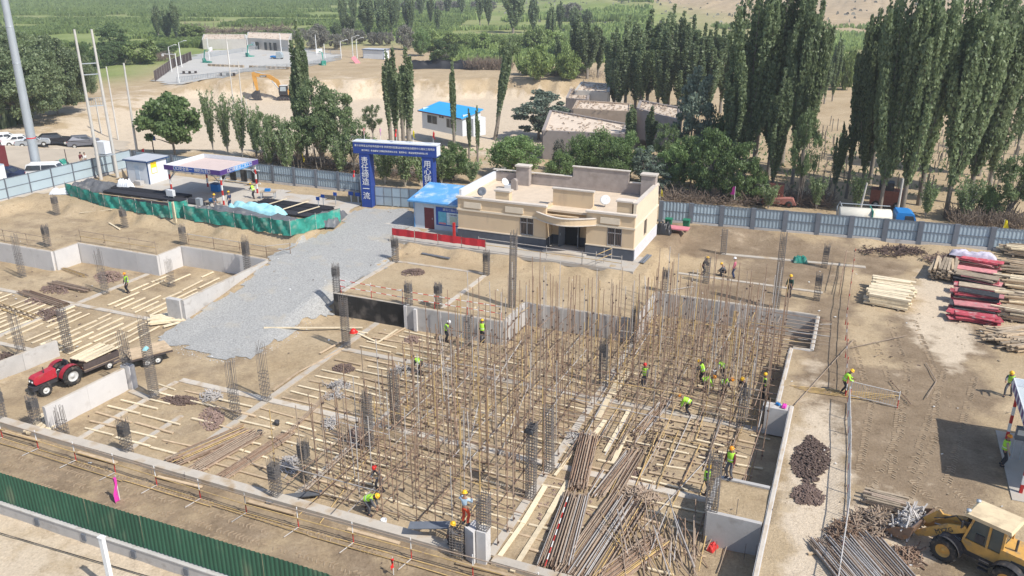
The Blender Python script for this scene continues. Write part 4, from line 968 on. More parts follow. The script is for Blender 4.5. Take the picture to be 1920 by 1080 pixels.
# ------------------------------------------------------------------ blue roofed guard hut
H0x, H1x, H0y, H1y = -38.1, -32.95, 67.0, 70.6
ht = thing('guard_hut', 'small pale blue guard hut with corrugated blue roof left of the cream building', 'hut', (H0x, H0y, .8)); W2_, D2_ = H1x-H0x, H1y-H0y
def panels(parent, x0, x1, y, z0, z1, m, n, holes=(), name='wall_panel', axis='x', t_=.08):
    for i in range(n):
        a = x0+(x1-x0)*i/n+.01; b = x0+(x1-x0)*(i+1)/n-.01; mb = MB()
        segs = [(z0, z1)]
        for h in holes:
            if a < h[1]-.05 and b > h[0]+.05: segs = [(z0, h[2]), (h[3], z1)] if h[2] > z0+.05 else [(h[3], z1)]
        for s0, s1 in segs:
            if axis == 'x': mb.bx(a, b, y, y+t_, s0, s1)
            else: mb.bx(y, y+t_, a, b, s0, s1)
        mb.build(name, m, parent)
panels(ht, 0, W2_, 0, 0, 2.75, hutw, 5, [(1.1, 2.0, 0, 2.1)]); panels(ht, 0.08, D2_, W2_-.08, 0, 3.1, hutw, 3, axis='y'); panels(ht, .08, D2_, 0, 0, 3.1, hutw, 3, axis='y'); panels(ht, 0, W2_, D2_, 0, 3.3, hutw, 5)
mb = MB(); mb.bx(1.03, 2.06, .02, .06, 0, 2.15); dr = mb.build('door', maroon, ht); mb = MB(); mb.bx(1.85, 1.9, -.04, .02, 1.0, 1.15); mb.build('handle', galv, dr)
mb = MB(); mb.bx(-.06, .0, -.06, 0, 0, 2.8); mb.bx(W2_, W2_+.06, -.06, 0, 0, 2.8); mb.build('corner_post', roofb, ht)
mb = MB(); n = 34
vs = []; fs = []
for i in range(n*4+1):
    x = -.45+(W2_+.75)*i/(n*4); z = .035*(0, 1, 1, 0)[i % 4]; vs += [(x, -.55, 2.78+z), (x, D2_+.35, 3.5+z)]
for i in range(n*4): fs.append((2*i, 2*i+2, 2*i+3, 2*i+1))
mb.add(vs, fs); mb.bx(-.45, W2_+.3, -.56, -.54, 2.66, 2.80); mb.build('roof', roofb, ht)
nb_ = thing('notice_board', 'blue framed notice board with pale map on the guard hut wall', 'notice board', (H0x+2.3, H0y-.06, 1.35)); mb = MB(); mb.bx(0, 2.6, 0, .04, 0, 1.75); mb.build('board', signb, nb_)
mb = MB(); mb.bx(.25, 1.1, -.02, 0, .12, 1.32); mb.build('poster', cyanb, nb_); mb = MB(); mb.bx(1.14, 2.5, -.02, 0, .12, 1.32); mb.build('poster', mat('map_poster', (.50, .60, .62), .6, .2, 4), nb_)
mb = MB(); mb.bx(1.45, 2.2, -.03, -.021, .2, .95); mb.build('map_sheet', lime, nb_); mb = MB(); mb.bx(.3, 1.05, -.03, -.021, .14, .3); mb.build('red_strip', pinkc, nb_)
text('title', '建设工程公示', .27, white, nb_, facing(1.55, -.01, 1.55), .004); text('heading', '平面布置图', .16, purple, nb_, facing(1.82, -.03, 1.12), .004)

# ------------------------------------------------------------------ site gate
gL, gR = Vector((-47.05, 72.2, .8)), Vector((-39.9, 73.4, .8)); gy = math.atan2(gR.y-gL.y, gR.x-gL.x)
gL = G(693, 386, .8); gR = Vector((gL.x+6.75, gL.y+.9, .8)); gy = math.atan2(gR.y-gL.y, gR.x-gL.x); span = (gR-gL).length
gt = thing('site_gate_arch', 'tall blue gate arch with white Chinese lettering', 'gate arch', gL, gy)
PW = 1.05; GH = hgt(gL, 286)
for k, (x, s) in enumerate(((0, '责任缔造一流'), (span, '用心铸就未来'))):
    mb = MB(); mb.bx(x-PW/2, x+PW/2, -.55, .55, 0, GH); mb.build('pillar', blueb, gt)
    for i, ch in enumerate(s): text('lettering', ch, .80, white, gt, facing(x, -.57, GH-.75-i*(GH-1.2)/6.0), .01)
    mb = MB(); mb.bx(x+PW/2+.002, x+PW/2+.03, -.57, -.5, 0, GH); mb.bx(x-PW/2-.03, x-PW/2-.002, -.57, -.5, 0, GH); mb.build('edge_trim', signb, gt)
mb = MB(); mb.bx(-1.15, span+1.0, -.6, .6, GH+.002, GH+1.15); be = mb.build('crossbeam', blueb, gt)
mb = MB(); mb.bx(-1.2, span+1.05, -.62, .62, GH+1.155, GH+1.25); mb.build('beam_cap', wpanel, be); mb = MB(); mb.bx(span+1.003, span+1.03, -.5, .5, GH+.1, GH+1.1); mb.build('beam_end_panel', wpanel, be)
text('lettering', '第十四师昆玉市总场场部中学 科技馆及配套运动场所综合服务中心建设工程项目', .245, white, be, facing(span/2-.05, -.62, GH+.80), .006)
text('lettering', '施工单位：新疆建设工程集团有限责任公司   监理单位：建设监理咨询有限公司', .205, white, be, facing(span/2-.05, -.62, GH+.35), .006)
ge = thing('site_gate', 'closed grey blue sheet metal gate under the blue arch', 'gate', gL, gy)
for i in range(6):
    x0 = PW/2+.05+(span-PW-.1)*i/6; x1 = PW/2+.05+(span-PW-.1)*(i+1)/6; mb = MB(); mb.bx(x0+.03, x1-.03, .28, .31, .1, 2.0); mb.build('gate_panel', fence_b, ge)
    mb = MB(); mb.bx(x0, x0+.05, .25, .34, .02, 2.1); mb.bx(x0+.05, x1, .25, .34, 1.05, 1.1); mb.bx(x0+.05, x1, .25, .34, 2.03, 2.08); mb.build('gate_frame', post_g, ge)
# flags
def flag(label, p, h, m, dx=.35, w_=.5, fh=.7, grp=None, pole='g'):
    t = thing('flag', label, 'flag', p, R.uniform(0, 6), grp); mb = MB(); mb.tube([(0, 0, 0), (0, 0, h)], .02, 5); mb.build('flag_pole', white, t)
    mb = MB(); vs = []
    for i in range(6):
        for j in range(5): a = j/4; vs.append((a*dx*(.4+.6*i/5)+.02, .07*math.sin(i*1.3+j*1.7), h-fh*i/5-.1*a))
    mb.add(vs, [(i*5+j, i*5+j+1, i*5+j+6, i*5+j+5) for i in range(5) for j in range(4)], True); mb.build('flag_cloth', m, t); return t
dirg = (gR-gL).normalized()
for k, (x, m, c) in enumerate(((-.1, redf, 'red'), (1.7, pinkf, 'pinkish'), (3.4, redf, 'red'), (5.2, yelf, 'yellow'), (span+.5, redf, 'red'))):
    p = gL+dirg*x; p.z = .8+GH+1.25; flag('%s flag on the top of the gate arch, %s' % (c, ['leftmost', 'second from the left', 'middle one', 'fourth from the left', 'rightmost'][k]), p, 1.3, m, .3)
flag('red flag at the fence corner left of the gate arch', G(667, 362), 2.6, redf, .5)
flag('red flag at the roadside behind the guard cabin', G(272, 292), 1.0, redf, .5)
flag('pink flag on the right rear fence', G(1375, 392)+Vector((0, 0, 1.0)), 1.4, pinkf, .7, fh=.9)
flag('yellow flag by the fence at the right picture edge', G(1878, 440), 1.5, yelf, .5, fh=.9)
flag('yellow flag behind the cream building corner', G(1238, 375), 1.2, yelf, .3, fh=.8)
flag('yellow flag behind the left fence', G(568, 312)+Vector((0, 0, .2)), 1.5, yelf, .3, fh=1.1)
flag('pink flag bundle stuck beside the green front fence', G(225, 938), 1.5, pinkf, .35, fh=1.4)
flag('small red flag at the front guard rail', G(738, 1078), 1.0, redf, .2, fh=.5)

# ------------------------------------------------------------------ fences
def panel_fence(label, a, b, h, m, pm, pitch=2.9, ribs=True, name='site_fence', postw=.16, base=.25, every=1, doublerail=True, ribn=9):
    a = Vector(a); b = Vector(b); d = b-a; L = d.length; rz = math.atan2(d.y, d.x); t = thing(name, label, 'fence', a, rz); n = max(1, round(L/pitch)); hd = math.hypot(d.x, d.y)
    for i in range(n):
        x0, x1 = hd*i/n, hd*(i+1)/n; z0 = d.z*i/n; mb = MB()
        if ribs:
            k = ribn*4; vs = []
            for j in range(k+1): x = x0+.004+(x1-x0-.008)*j/k; y = .03*(0, 1, 1, 0)[j % 4]; vs += [(x, y, z0+base), (x, y, z0+h)]
            mb.add(vs, [(2*j, 2*j+2, 2*j+3, 2*j+1) for j in range(k)])
        else: mb.bx(x0+.02, x1-.02, 0, .04, z0+base, z0+h)
        fo = mb.build('fence_panel', m, t); fo.rotation_euler = (R.gauss(0, .010), 0, 0); fo.location = (0, 0, R.uniform(-.02, .02))
        if doublerail:
            mb = MB()
            for zz in ((h-.02), h*.55, base): mb.bx(x0+.05, x1-.05, -.05, -.004, z0+zz-.03, z0+zz+.03)
            mb.build('fence_rail', pm, t)
        mb = MB(); mb.bx(x0-.05, x1-.1, -.1, .14, z0-.3, z0+base-.03); mb.build('kerb', conc, t)
    for i in range(0, n+1, every):
        x = hd*i/n; z0 = d.z*i/n; mb = MB(); mb.bx(x-postw/2, x+postw/2, -.12, .06, z0-.1, z0+h+.04); mb.build('fence_post', pm, t)
    return t
za = lambda u, v: G(u, v)
panel_fence('long grey blue corrugated fence behind the right yard', G(1238, 415), G(1925, 474), 2.05, fence_b, post_g, 2.85, postw=.42)
panel_fence('pale blue smooth sheet fence at the upper left corner of the site', (-83.6, 56.5, .75), (-82.6, 75.5, .85), 2.3, fence_l, post_g, 2.6, ribs=False, postw=.09)
panel_fence('corrugated fence between the steel canopy and the gate arch', (-82.4, 76, .8), (-49.9, 76.2, .8), 2.1, fence_b, post_g, 3.0, postw=.3)
panel_fence('short dark fence return beside the left gate pillar', (-49.8, 76, .8), (-47.9, 72.8, .8), 2.2, fence_b, post_g, 1.8)
panel_fence('short fence between the gate arch and the guard hut', (gR.x+.6, gR.y+.3, .8), (-38.0, 74.5, .8), 2.1, fence_b, post_g, 1.8)
gf = panel_fence('dark green corrugated fence along the road at the lower left', (-60, 23.1, PIT), (-4, 23.1, PIT), 2.0, green_f, green_f, 3.5, base=.16, doublerail=False, postw=.03, ribn=14, every=999)
for i in range(18):
    mb = MB(); mb.bx(-58+3.2*i, -57.72+3.2*i, 22.84, 22.9, -2.15, -1.78); o = mb.build('drain_block', post_g); tag(o, 'dark square block set in the concrete base under the green fence', 'block', 'dark blocks in the fence base')
# green net fence
def netfence(label, pts, h=1.3):
    t = thing('net_fence', label, 'net fence', pts[0]); o = Vector(pts[0])
    for a, b in zip(pts[:-1], pts[1:]):
        a = Vector(a); b = Vector(b); L = (b-a).length; n = max(1, round(L/2.6)); dn = (b-a).normalized(); nr = Vector((-dn.y, dn.x, 0))
        for i in range(n):
            p, q_ = a.lerp(b, i/n)-o, a.lerp(b, (i+1)/n)-o; tube_ob('net_post', p, p+Vector((0, 0, h+.15)), 'g', t)
            mb = MB(); vs = []; K = 9; J = 5
            for k in range(K+1):
                for j in range(J+1): c = p.lerp(q_, k/K); vs.append(c+nr*(.17*math.sin(k*1.1+j*.9+i*2)*math.sin(math.pi*k/K)+.05*math.sin(k*2.7+j*2.1+i))+Vector((0, 0, (h-.06*math.sin(math.pi*k/K)*(j == J))*j/J)))
            mb.add(vs, [(k*(J+1)+j, (k+1)*(J+1)+j, (k+1)*(J+1)+j+1, k*(J+1)+j+1) for k in range(K) for j in range(J)], True); mb.build('net_panel', net, t)
            if i % 2: mb = MB(); mb.bar(p+Vector((0, 0, h)), q_+Vector((0, 0, h)), .03); mb.build('top_wire', steel, t)
    return t
netfence('green debris net at the far left corner below the pale blue fence', [(-79.5, 63.2, .8), (-71.5, 61.0, .8), (-62.0, 60.3, .8)])
netfence('tall green net section stepping out near the pair of timber posts', [(-62.0, 60.3, .8), (-60.7, 61.5, .8), (-60.4, 60.6, .8)], 1.7)
netfence('bright green debris net in front of the covered steel stacks', [(-60.4, 60.6, .8), (-54, 60.3, .8), (-47.4, 60.1, .8), (-45.6, 65.6, .8)], 1.45)

# tarpaulin covered steel
def tarpsheet(label, cx, cy, w_, d_, h, m, rz=0, z=None, name='tarpaulin', cat='tarpaulin'):
    z = TZ(cx, cy) if z is None else z; mb = MB(); K, J = 26, 12; vs = []
    for i in range(K+1):
        for j in range(J+1):
            x = (i/K-.5)*w_; y = (j/J-.5)*d_; e = min(1, min(i, K-i)/3.5, min(j, J-j)/2.5); vs.append((x*(1+.04*(vn(i*.9, j*.9)-.5)), y*(1+.1*(vn(i*.7+4, j)-.5)), h*(e**.6)*(.55+.75*vn(i*.45+cx, j*.55+cy))+.22*h*(vn(i*1.9, j*1.9+cx)-.5)*e+.04))
    mb.add(vs, [(i*(J+1)+j, (i+1)*(J+1)+j, (i+1)*(J+1)+j+1, i*(J+1)+j+1) for i in range(K) for j in range(J)], True)
    o = mb.build(name, m); o.location = (cx, cy, z); o.rotation_euler = (0, 0, rz); return tag(o, label, cat)
tarpsheet('crumpled dark grey tarpaulin over the steel stack behind the bright green net', -53.6, 62.0, 12.6, 2.6, .95, tarp)
tarpsheet('grey tarpaulin heap at the right end of the covered steel stacks', -46.9, 65.6, 2.4, 4.4, .75, tarp, .3)
tarpsheet('crumpled pale blue plastic lying on the covered stacks', -54.0, 63.4, 6.4, 1.5, .9, tarpb, .05, z=1.35)
tarpsheet('grey covered mound at the left fence corner', -78.6, 66.0, 4.6, 3.0, .85, tarp, .3)
tarpsheet('whitish sheet bunched near the left fence corner', -80.2, 63.2, 2.4, 1.1, .5, wpanel, .5)
tarpsheet('pale sheet over a pile beside the transformer pole', -75.5, 67.6, 1.6, 1.2, .9, wpanel, .2)
tarpsheet('grey cloth lying by the tall net section', -60.0, 62.6, 2.4, 1.8, .7, tarp, .1)
rebm = mat('black_rebar_bundle', (.055, .055, .062), .55, .3, 6, metal=.3, stretch=(.3, 8, 8))
def rebar_bundle(label, x0, x1, y, w_, h, z=.85, grp=None):
    t = thing('rebar_bundle', label, 'rebar bundle', (x0, y, z), 0, grp); n = int(w_/.09)
    mb = MB()
    for i in range(n):
        for l in range(max(1, int(h/.09))):
            e0, e1 = R.uniform(-.2, .2), R.uniform(-.2, .2); yy = (i/n-.5)*w_+R.uniform(-.02, .02); zz = .06+l*.085+.02*R.random(); mb.tube([(e0, yy, zz), ((x1-x0)/2, yy+R.uniform(-.03, .03), zz-.01), (x1-x0+e1, yy, zz)], .04, 4)
    mb.build('bars', rebm, t)
for k, (x0, x1, y, lab) in enumerate([(-58, -47.5, 66.0, 'black rebar bundle lying nearest behind the pale blue plastic'), (-58, -48.2, 67.4, 'black rebar bundle in the middle of the open steel store'), (-57.5, -48.8, 68.8, 'black rebar bundle farthest from the green net'),
    (-76, -62, 65.6, 'long rebar bundle in the shade of the steel canopy'), (-78, -66, 67.0, 'dark rebar bundle between the white cabin and the canopy'), (-77, -64, 63.3, 'rebar bundle right behind the left green net')]):
    rebar_bundle(lab, x0, x1, y, 1.2, .35)
for i, (x, y0, y1) in enumerate(((-55.3, 65.2, 69.3), (-52.6, 65.3, 69.3), (-50.3, 65.2, 68.0))):
    batten((x, y0, 1.32), (x+.6, y1, 1.34), wood, 'yellowish crossbar laid over the black rebar bundles', 'crossbars over the black bundles', .12)
for i in range(7):
    x = -60.6-.4*(i % 3); 
mb = MB(); mb.bar((0, 0, 0), (.05, .05, 2.0), .09); o = mb.build('timber_post', wood); o.location = (-61.3, 60.0, .6); tag(o, 'pale timber post leaning at the net corner, left one', 'post')
mb = MB(); mb.bar((0, 0, 0), (-.1, .05, 2.1), .09); o = mb.build('timber_post', wood); o.location = (-60.9, 59.9, .6); tag(o, 'pale timber post leaning at the net corner, right one', 'post')

# ------------------------------------------------------------------ work canopies
def striped_post(mb, p, h, r=.06, n=None):
    n = n or max(2, round(h/.5))
    for i in range(n): mb.m = i % 2; mb.bx(p[0]-r, p[0]+r, p[1]-r, p[1]+r, p[2]+h*i/n, p[2]+h*(i+1)/n)
def canopy(label, x0, x1, y0, y1, z, h, roofm, fm, s1, s2, braces=True, fh=.42):
    t = thing('work_canopy', label, 'canopy', (x0, y0, z)); W, D = x1-x0, y1-y0
    for (x, y) in ((.3, .3), (W-.3, .3), (W-.3, D-.3), (.3, D-.3)):
        mb = MB(); striped_post(mb, (x, y, 0), h-.3, .07); mb.build('canopy_post', [red, white], t)
        if braces:
            mb = MB(); sx = 1 if x < W/2 else -1; sy = 1 if y < D/2 else -1; mb.bar((x, y, h-1.4), (x+sx*1.1, y, h-.3), .06); mb.bar((x, y, h-1.4), (x, y+sy*1.1, h-.3), .06); mb.build('knee_brace', galv, t)
    mb = MB(); mb.bx(.08, W-.08, .08, D-.08, h-.3, h-.2); mb.build('roof_deck', roofm, t)
    mb = MB()
    for i in range(7): x = .5+(W-1)*i/6; mb.bx(x-.04, x+.04, .1, D-.1, h-.42, h-.302)
    mb.build('roof_joists', galv, t)
    for (a, b, c, d) in ((0, W, 0, .05), (0, W, D-.05, D)): mb = MB(); mb.bx(a, b, c, d, h-.3, h-.3+fh+.12); mb.build('fascia', fm, t)
    for (a, b, c, d) in ((0, .05, .052, D-.052), (W-.05, W, .052, D-.052)): mb = MB(); mb.bx(a, b, c, d, h-.3, h-.3+fh+.12); mb.build('fascia', fm, t)
    return t, W, D
ct, W, D = canopy('flat roofed steel working canopy with blue and violet slogan fascia on striped posts', -67.6, -60.1, 65.9, 71.9, .8, 3.55, rail_pk, wpanel, '', '')
zf0, zf1 = 3.27, 3.78
for (x0, x1, m) in ((0, 1.3, purple), (1.302, W-1.6, signb), (W-1.598, W+.012, purple)):
    mb = MB(); mb.bx(x0, x1, -.014, -.002, zf0, zf1); mb.build('fascia_banner', m, ct)
for (y0, y1, m) in ((0, 1.4, purple), (1.402, 2.2, signb), (2.202, 4.4, bannerb), (4.402, 4.9, signb), (4.902, D, purple)):
    mb = MB(); mb.bx(W+.002, W+.014, y0, y1, zf0, zf1); mb.build('fascia_banner', m, ct)
text('lettering', '□□安全第一  预防为主□', .44, white, ct, facing(W/2, -.022, 3.52), .006)
text('lettering', '□□钢筋加工区□□', .46, white, ct, facing(W+.022, D/2, 3.52, math.pi/2), .006)
c2, W, D = canopy('white roofed work canopy with striped posts at the right picture edge', 9.35, 16.5, 41.0, 47.0, .05, 3.3, mat('grey_canopy_roof', (.42, .46, .48), .6, .06, 1), wpanel, '', '', False)
for i in range(7): mb = MB(); mb.bx(-.012, -.002, .6+i*.75, 1.0+i*.75, 3.06, 3.46); mb.build('fascia_mark', purple, c2)
mb = MB(); mb.bx(-.012, -.002, .05, .35, 3.0, 3.5); mb.build('fascia_mark', signb, c2)
t = thing('switch_cabinet', 'grey switch cabinet on a stand beside the right canopy post', 'cabinet', (9.8, 44.6, .05)); mb = MB(); mb.bx(-.25, .25, -.15, .15, 1.2, 1.9); mb.build('cabinet_box', post_g, t); mb = MB(); mb.bx(-.2, .2, -.16, -.152, 1.5, 1.8); mb.build('cabinet_window', white, t)
for x in (-.2, .2): mb = MB(); mb.bx(x-.03, x+.03, -.03, .03, 0, 1.2); mb.build('leg', galv, t)
# equipment below the left canopy
def workbench(label, p, rz=0):
    t = thing('workbench', label, 'workbench', p, rz); mb = MB(); mb.bx(-.8, .8, -.4, .4, .75, .82); mb.build('bench_top', woodg, t)
    for x in (-.7, .7):
        for y in (-.3, .3): mb = MB(); mb.bx(x-.04, x+.04, y-.04, y+.04, 0, .75); mb.build('leg', galv, t)
    mb = MB(); mb.bx(-.3, .25, -.2, .2, .82, 1.1); mb.build('machine_body', truckb, t)
workbench('workbench with small machine near the striped post of the steel canopy', (-60.4, 64.6, .82)); workbench('workbench at the right rear of the steel canopy', (-57.8, 70.2, .82), .4)
t = thing('power_cabinet', 'grey distribution box on legs in front of the steel canopy', 'cabinet', (-61.4, 63.8, .82)); mb = MB(); mb.bx(-.3, .3, -.2, .2, .5, 1.25); mb.build('cabinet_box', galv, t)
for x in (-.25, .25): mb = MB(); mb.bx(x-.03, x+.03, -.03, .03, 0, .5); mb.build('leg', galv, t)
t = thing('power_cabinet', 'pale distribution box beside the left post of the steel canopy', 'cabinet', (-66.9, 65.6, .82)); mb = MB(); mb.bx(-.45, .45, -.2, .2, .5, 1.15); mb.build('cabinet_box', wpanel, t)
for x in (-.35, .35): mb = MB(); mb.bx(x-.03, x+.03, -.03, .03, 0, .5); mb.build('leg', galv, t)
t = thing('tyre_rack', 'row of black tyres hung on a white frame behind the canopy', 'rack', (-68.2, 74.2, .8)); mb = MB(); mb.bx(0, 6.2, -.05, .05, .3, .4); mb.bx(0, 6.2, -.05, .05, 1.8, 1.9); mb.build('frame', white, t)
for i in range(4): mb = MB(); mb.bx(.5+i*1.55, 1.25+i*1.55, -.15, .05, .45, 1.75); mb.build('rubber_mat', black, t)
t = thing('welding_machine', 'blue machine box in the shade of the steel canopy', 'machine', (-65.0, 70.4, .82)); mb = MB(); mb.bx(-.5, .5, -.35, .35, 0.08, .9); mb.build('body', truckb, t); mb = MB(); mb.bx(-.55, .55, -.4, .4, .9, .96); mb.build('lid', navy, t)
# cabins
def cabin(label, x0, x1, y0, y1, z, h, wm, rm, n1, n2, door=None):
    t = thing('site_cabin', label, 'cabin', (x0, y0, z)); W, D = x1-x0, y1-y0
    panels(t, .05, W-.05, 0, .05, h, wm, n1); panels(t, .05, W-.05, D-.08, .05, h, wm, n1); panels(t, .1, D-.1, 0, .05, h, wm, n2, axis='y'); panels(t, .1, D-.1, W-.08, .05, h, wm, n2, axis='y')
    for x in (0, W-.08):
        for y in (0, D-.08): mb = MB(); mb.bx(x-.01, x+.09, y-.01, y+.09, 0, h); mb.build('corner_post', navy, t)
    mb = MB(); mb.bx(-.2, W+.2, -.25, D+.2, h, h+.14); mb.build('roof_edge', navy, t); mb = MB(); mb.box((W/2, D/2, h+.18), (W+.3, D+.35, .08)); mb.build('roof', mat('cabin_roof', (.46, .48, .51), .6, .06, 1), t)
    return t, W, D
t, W, D = cabin('small white site cabin with navy edges and a yellow sign', -77.4, -74.2, 69.9, 72.9, .8, 2.6, wpanel, navy, 3, 2)
mb = MB(); mb.bx(1.3, 1.9, -.03, -.002, .05, 2.1); d_ = mb.build('door', hutw, t); mb = MB(); mb.bx(1.8, 1.84, -.05, -.03, 1, 1.2); mb.build('handle', galv, d_)
mb = MB(); mb.bx(W+.012, W+.03, .5, 1.35, 1.2, 2.5); mb.build('warning_sign', yelf, t); mb = MB(); mb.bx(W+.031, W+.04, .58, 1.27, 1.25, 1.85); mb.build('sign_lower', white, t)
text('lettering', '有电危险', .2, red, t, facing(W+.032, .93, 2.3, math.pi/2), .003)
mb = MB(); mb.bx(0, .9, 0, .6, 0, .55); o = mb.build('concrete_block', conc); o.location = (-75.6, 69.0, .8); tag(o, 'grey block in front of the white cabin', 'block')
mb = MB(); mb.prism([(0, 0), (.9, 0), (.05, 1.5)], 0, .08); o = mb.build('leaning_panel', woodg); o.location = (-78.6, 70.2, .8); tag(o, 'grey panel leaning against the white cabin', 'panel')

# electric poles
def pole(label, base, top_uv, r0, r1, m=plain_g, name='concrete_pole', extra=None):
    a, b, c = ray(*top_uv); k = math.hypot(base.x, base.y)/math.hypot(a, b)
    top = Vector((a*k, b*k, CH+c*k)); t = thing(name, label, 'pole', base); v = top-base
    v = Vector((v.x*.25, v.y*.25, v.z)); mb = MB(); mb.tube([(0, 0, -.2), v], [r0, r1], 12); mb.build('shaft', m, t); return t, v
t, v = pole('very tall thick pale steel mast at the left', G(72, 330), (18, -40), .55, .36, galv, 'tall_mast'); 
for z in (4.5, 13, 17):
    mb = MB(); mb.lathe([(.53-.009*z, z), (.57-.009*z, z+.02), (.57-.009*z, z+.12), (.53-.009*z, z+.14)], 12, (v.x*z/v.z, v.y*z/v.z, 0)); mb.build('flange', galv if z > 5 else redf, t)
t1, v1 = pole('left pole of the transformer pair inside the pale blue fence', G(190, 337), (139, 55), .2, .12)
t2, v2 = pole('right pole of the transformer pair inside the pale blue fence', G(221, 333), (167, 55), .2, .12)
tf = thing('transformer', 'white transformer cabinet on a frame between two poles', 'transformer', (0, 0, 0))
A = t1.location; B = t2.location
for z in (2.8, 8.5, 12.0, 13.2):
    f1 = A+v1*(z/v1.z); f2 = B+v2*(z/v2.z); mb = MB(); mb.bar(f1, f2, .1); mb.build('crossarm', galv, tf)
    if z == 2.8:
        mb = MB(); c = (f1+f2)/2; mb.box((c.x, c.y-.1, c.z+.95), (1.3, .9, 1.4)); mb.build('transformer_body', wpanel, tf); mb = MB(); mb.box((c.x, c.y-.1, c.z+.1), (2.0, 1.1, .12)); mb.build('platform', galv, tf)
    if z == 8.5:
        mb = MB()
        for i in range(9): q_ = f1.lerp(f2, i/8); mb.bar(q_, q_+Vector((0, 0, .9)), .03)
        mb.bar(f1+Vector((0, 0, .9)), f2+Vector((0, 0, .9)), .04); mb.build('switch_rack', galv, tf)
for (u, v_, tu, tv, lab, r) in [(258, 292, 238, 118, 'plain concrete pole left of the large green tree', .17), (222, 262, 200, 125, 'thin concrete pole behind the transformer', .14), (190, 250, 178, 185, 'short concrete pole behind the transformer pair', .14),
    (439, 205, 426, 70, 'tall lamp pole in front of the sports court', .12), (454, 200, 453, 114, 'second pole in front of the sports court', .12), (132, 335, 118, 280, 'dark thin post in front of the parked cars', .07),
    (465, 225, 463, 185, 'short pole among light young poplars', .1), (1608, 410, 1648, 345, 'pale leaning pole behind the tank truck', .12), (1680, 412, 1694, 335, 'grey pole leaning right of the tank truck', .14), (210, 1085, 203, 1008, 'white square road post at the bottom left', .1)]:
    if 'road post' in lab:
        t = thing('road_post', lab, 'post', G(212, 1110)); mb = MB(); mb.bx(-.11, .11, -.09, .09, 0, hgt(G(212, 1110), 1008)); mb.build('shaft', white, t); mb = MB(); mb.bx(-.15, .15, -.12, .12, hgt(G(212, 1110), 1008)+.002, hgt(G(212, 1110), 1008)+.05); mb.build('cap', white, t); continue
    t, v = pole(lab, G(u, v_), (tu, tv), r, r*.65, plain_g if 'dark' not in lab else iron)
# cables
def cable(label, a, b, sag, r=.02, m=black):
    mb = MB(); P = [Vector(a).lerp(Vector(b), i/14)-Vector((0, 0, sag*4*(i/14)*(1-i/14))) for i in range(15)]; mb.tube(P, r, 4, smooth=False); return tag(mb.build('power_cable', m), label, 'cable')
cable('thin black cable lying across the road at the lower left', G(-60, 985)+Vector((0, 0, .12)), G(400, 1120)+Vector((0, 0, .12)), .0, .03)

# ------------------------------------------------------------------ timber and formwork piles on the right
def boardpile(label, cx, cy, L, n_, layers, w_, h_, mats, rz, plabel, group, jit=.25, name='plank', z=0, slide=.1, legs=True, top=3):
    c, s = math.cos(rz), math.sin(rz); core = MB()
    for l in range(layers):
        for i in range(n_):
            if R.random() < .08 and l == layers-1: continue
            off = (i/(n_-1)-.5)*n_*w_*1.05 if n_ > 1 else 0; Lq = L*R.uniform(.82, 1.05); al = R.uniform(-jit, jit); ang = rz+R.gauss(0, slide*.35)
            x = cx+al*c-off*s; y = cy+al*s+off*c; zz = TZ(cx, cy)+.12+l*h_*1.12+z+R.uniform(0, .012); mi = R.randrange(len(mats))
            if l < layers-top:
                core.m = mi; d = Vector((math.cos(ang), math.sin(ang), 0))*Lq/2; q = Vector((x, y, zz+h_/2)); core.bar(q-d, q+d, w_, h_); continue
            key = (mats[mi].name, w_, h_, 'p')
            if key not in _bm: mb = MB(); mb.bx(-.5, .5, -w_/2, w_/2, 0, h_); _bm[key] = mb.mesh('board', mats[mi])
            o = ob(name, _bm[key]); o.location = (x, y, zz); o.rotation_euler = (R.uniform(-.03, .03), R.uniform(-.012, .012), ang); o.scale = (Lq, R.uniform(.9, 1.1), 1)
            tag(o, plabel, 'plank' if name == 'plank' else 'panel', group)
    if core.v: stuff(core.build('board_pile_core', mats), 'lower boards hidden inside '+label, 'boards')
    if legs:
        for k in (-.28, .28):
            mb = MB(); mb.box((0, 0, .06), (.14, n_*w_*1.1+.4, .12)); o = mb.build('timber_bearer', woodg); o.location = (cx+k*L*c, cy+k*L*s, TZ(cx, cy)); o.rotation_euler = (0, 0, rz); tag(o, 'timber bearer under '+label, 'timber', 'bearers under '+label)
p = G(1668, 560)
boardpile('the pale timber stack', p.x, p.y, 3.1, 13, 5, .32, .15, [wood, mat('pale_timber', (.74, .63, .45), .85, .12, 3), wood], -.12, 'pale sawn plank in the separate neat stack in the right yard', 'planks of the pale stack', .2)
p = G(1768, 520)
boardpile('the grey timber stack', p.x, p.y+.6, 3.6, 8, 7, .2, .12, [woodg, woodw, woodg], 1.45, 'grey weathered pole in the stack beside the red formwork', 'poles of the grey stack', .25)
for k, v_ in enumerate((504, 520, 537, 554, 571, 588, 603)):
    p = G(1828+R.uniform(-7, 7), v_); boardpile('the red formwork stack', p.x, p.y, 3.2, 1, (11, 9, 13, 10, 14, 9, 7)[k], .95, .06, [ply, plyb, ply, woodg, ply, mat('pink_formwork', (.55, .22, .22), .7, .25, 3, dirt=((.38, .28, .26), 2.5, .55))], -.12+R.uniform(-.1, .1), 'red and black formwork panel in the big pile in the right yard', 'red formwork panels', .3, 'formwork_panel', slide=.35, top=9)
p = G(1815, 500); tarpsheet('white and violet sheet draped over the rear end of the red formwork pile', p.x+.3, p.y+.7, 3.6, 1.0, .4, mat('violet_white_sheet', (.62, .58, .68), .6, .2, 3), -.12, z=.75)
